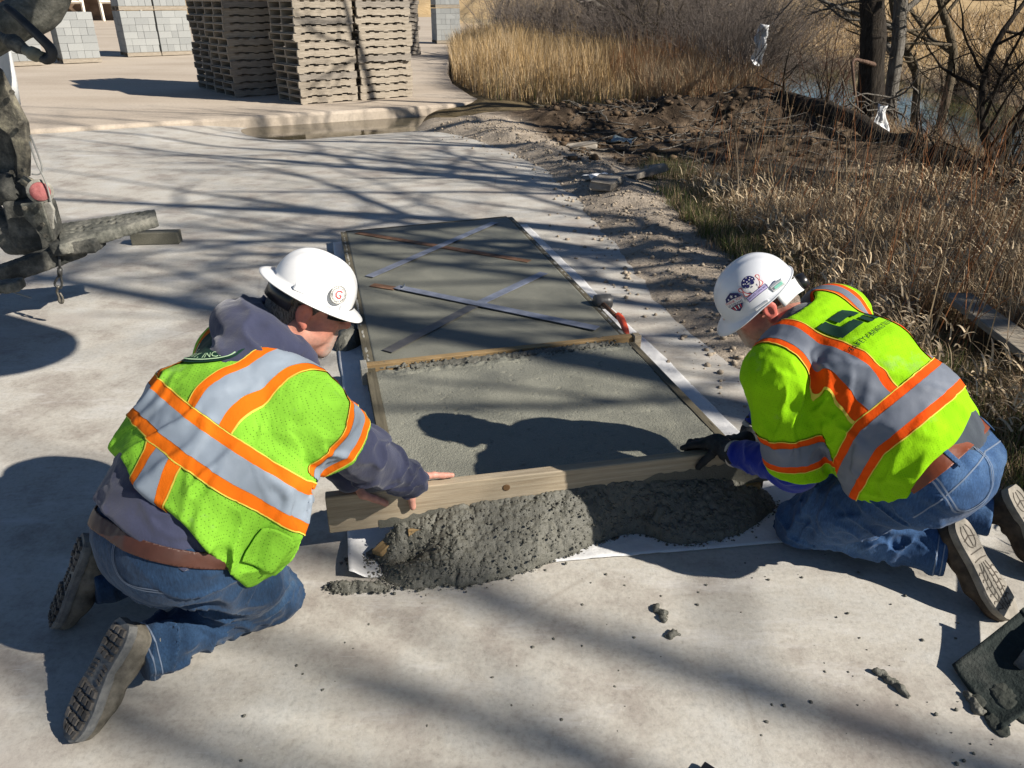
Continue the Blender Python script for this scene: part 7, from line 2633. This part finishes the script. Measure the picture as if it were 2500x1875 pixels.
    for i in range(5):
        x = -.5 + i * .25
        D(np.array([(x - .07, -.42), (x + .07, -.42), (x * .8 + .05, -.82), (x * .8 - .05, -.82)]) * K, M['ink_red' if i % 2 == 0 else 'ink_pale'], .0049)
    tv, tf = text_mesh('THANK YOU', .0100)
    decal('sticker', tv + A(0, .0043), tf, hb, og, X, Y, M['ink_red'], hat, .0052, .02)
    tv, tf = text_mesh('VETERANS', .0108)
    decal('sticker', tv + A(0, -.0054), tf, hb, og, X, Y, M['ink_navy'], hat, .0052, .02)
    og, X, Y = place(H2(-.012, -.100, .120), (-.05, -.80, .60), 0.0)
    K = .0300
    q = np.linspace(0, 2 * math.pi, 28, endpoint=False)
    def ringp(r0, r1, a0, a1, m, off, n=18):
        z = np.linspace(a0, a1, n)
        w = 1 + .10 * np.sin(z * 9)
        Vv = np.concatenate([np.stack([r0 * np.cos(z), r0 * np.sin(z)], 1), np.stack([r1 * w * np.cos(z), r1 * w * np.sin(z)], 1)]) * K
        decal('sticker', Vv, [(i, i + n, i + n + 1, i + 1) for i in range(n - 1)], hb, og, X, Y, m, hat, off, .012)
    ringp(.86, 1.12, -3.5, -1.75, M['ink_red'], .0042)
    ringp(.86, 1.12, -1.4, .40, M['ink_red'], .0042)
    ringp(.93, 1.04, -3.4, -1.85, M['ink_pale'], .0047)
    ringp(.93, 1.04, -1.3, .30, M['ink_pale'], .0047)
    D = lambda pts, m, off: decal('sticker', np.asarray(pts, float) * K, [tuple(range(len(pts)))], hb, og, X, Y, m, hat, off, .012)
    D(np.stack([.62 * np.cos(q), .10 + .60 * np.sin(q)], 1), M['ink_pale'], .0046)
    D([(-.42, -.2), (.42, -.2), (.36, -.75), (.18, -.86), (-.18, -.86), (-.36, -.75)], M['ink_pale'], .0047)
    z = np.linspace(0, math.pi, 18)
    D(list(np.stack([.70 * np.cos(z), .22 + .62 * np.sin(z)], 1)) + [(-.62, .0), (-.3, .16), (0, .18), (.3, .16), (.62, .0)], M['ink_navy'], .0050)
    for sx in (-1, 1):
        D(np.stack([sx * .27 + .20 * np.cos(q), -.02 + .17 * np.sin(q)], 1), M['ink_navy'], .0052)
    D([(-.10, -.36), (.10, -.36), (0, -.18)], M['ink_navy'], .0052)
    for i, (sx, sy) in enumerate(((-.45, .38), (-.2, .62), (.12, .70), (.4, .5), (-.05, .34), (.22, .36), (.5, .28), (-.3, .30))):
        D(np.stack([sx + .06 * np.cos(q[::3]), sy + .06 * np.sin(q[::3])], 1), M['ink_pale'], .0053)
    D([(-1.12, -.78), (1.12, -.78), (1.12, -1.26), (-1.12, -1.26)], M['ink_navy'], .0050)
    D([(-1.06, -.84), (1.06, -.84), (1.06, -1.20), (-1.06, -1.20)], M['ink_lav'], .0054)
    tv, tf = text_mesh('GERHOLD CONCRETE', .0072)
    decal('sticker', tv + A(0, -1.02 * K), tf, hb, og, X, Y, M['ink_navy'], hat, .0058, .02)
    # --- sunglasses
    q = np.linspace(-1.15, 1.15, 21)
    Vg = [H(.018 + .098 * math.cos(x), .070 * math.sin(x) / math.sin(1.15), z * (1 - .3 * abs(x) / 1.15) + .024) for z in (.020, -.020) for x in q]
    g = mk('sunglasses', Vg, [(i, i + 1, i + 22, i + 21) for i in range(20)], M['black_plastic'], wr)
    thick(g, .002)
    parts.append(g)
    for sg in (-1, 1):
        MB().tube([H(.058, sg * .073, .032), H(.02, sg * .079, .031), H(-.030, sg * .081, .028)], .0016, 6).build('temple', M['belt_l'], g)
    for p in parts:
        under(p, wr)
make_right()
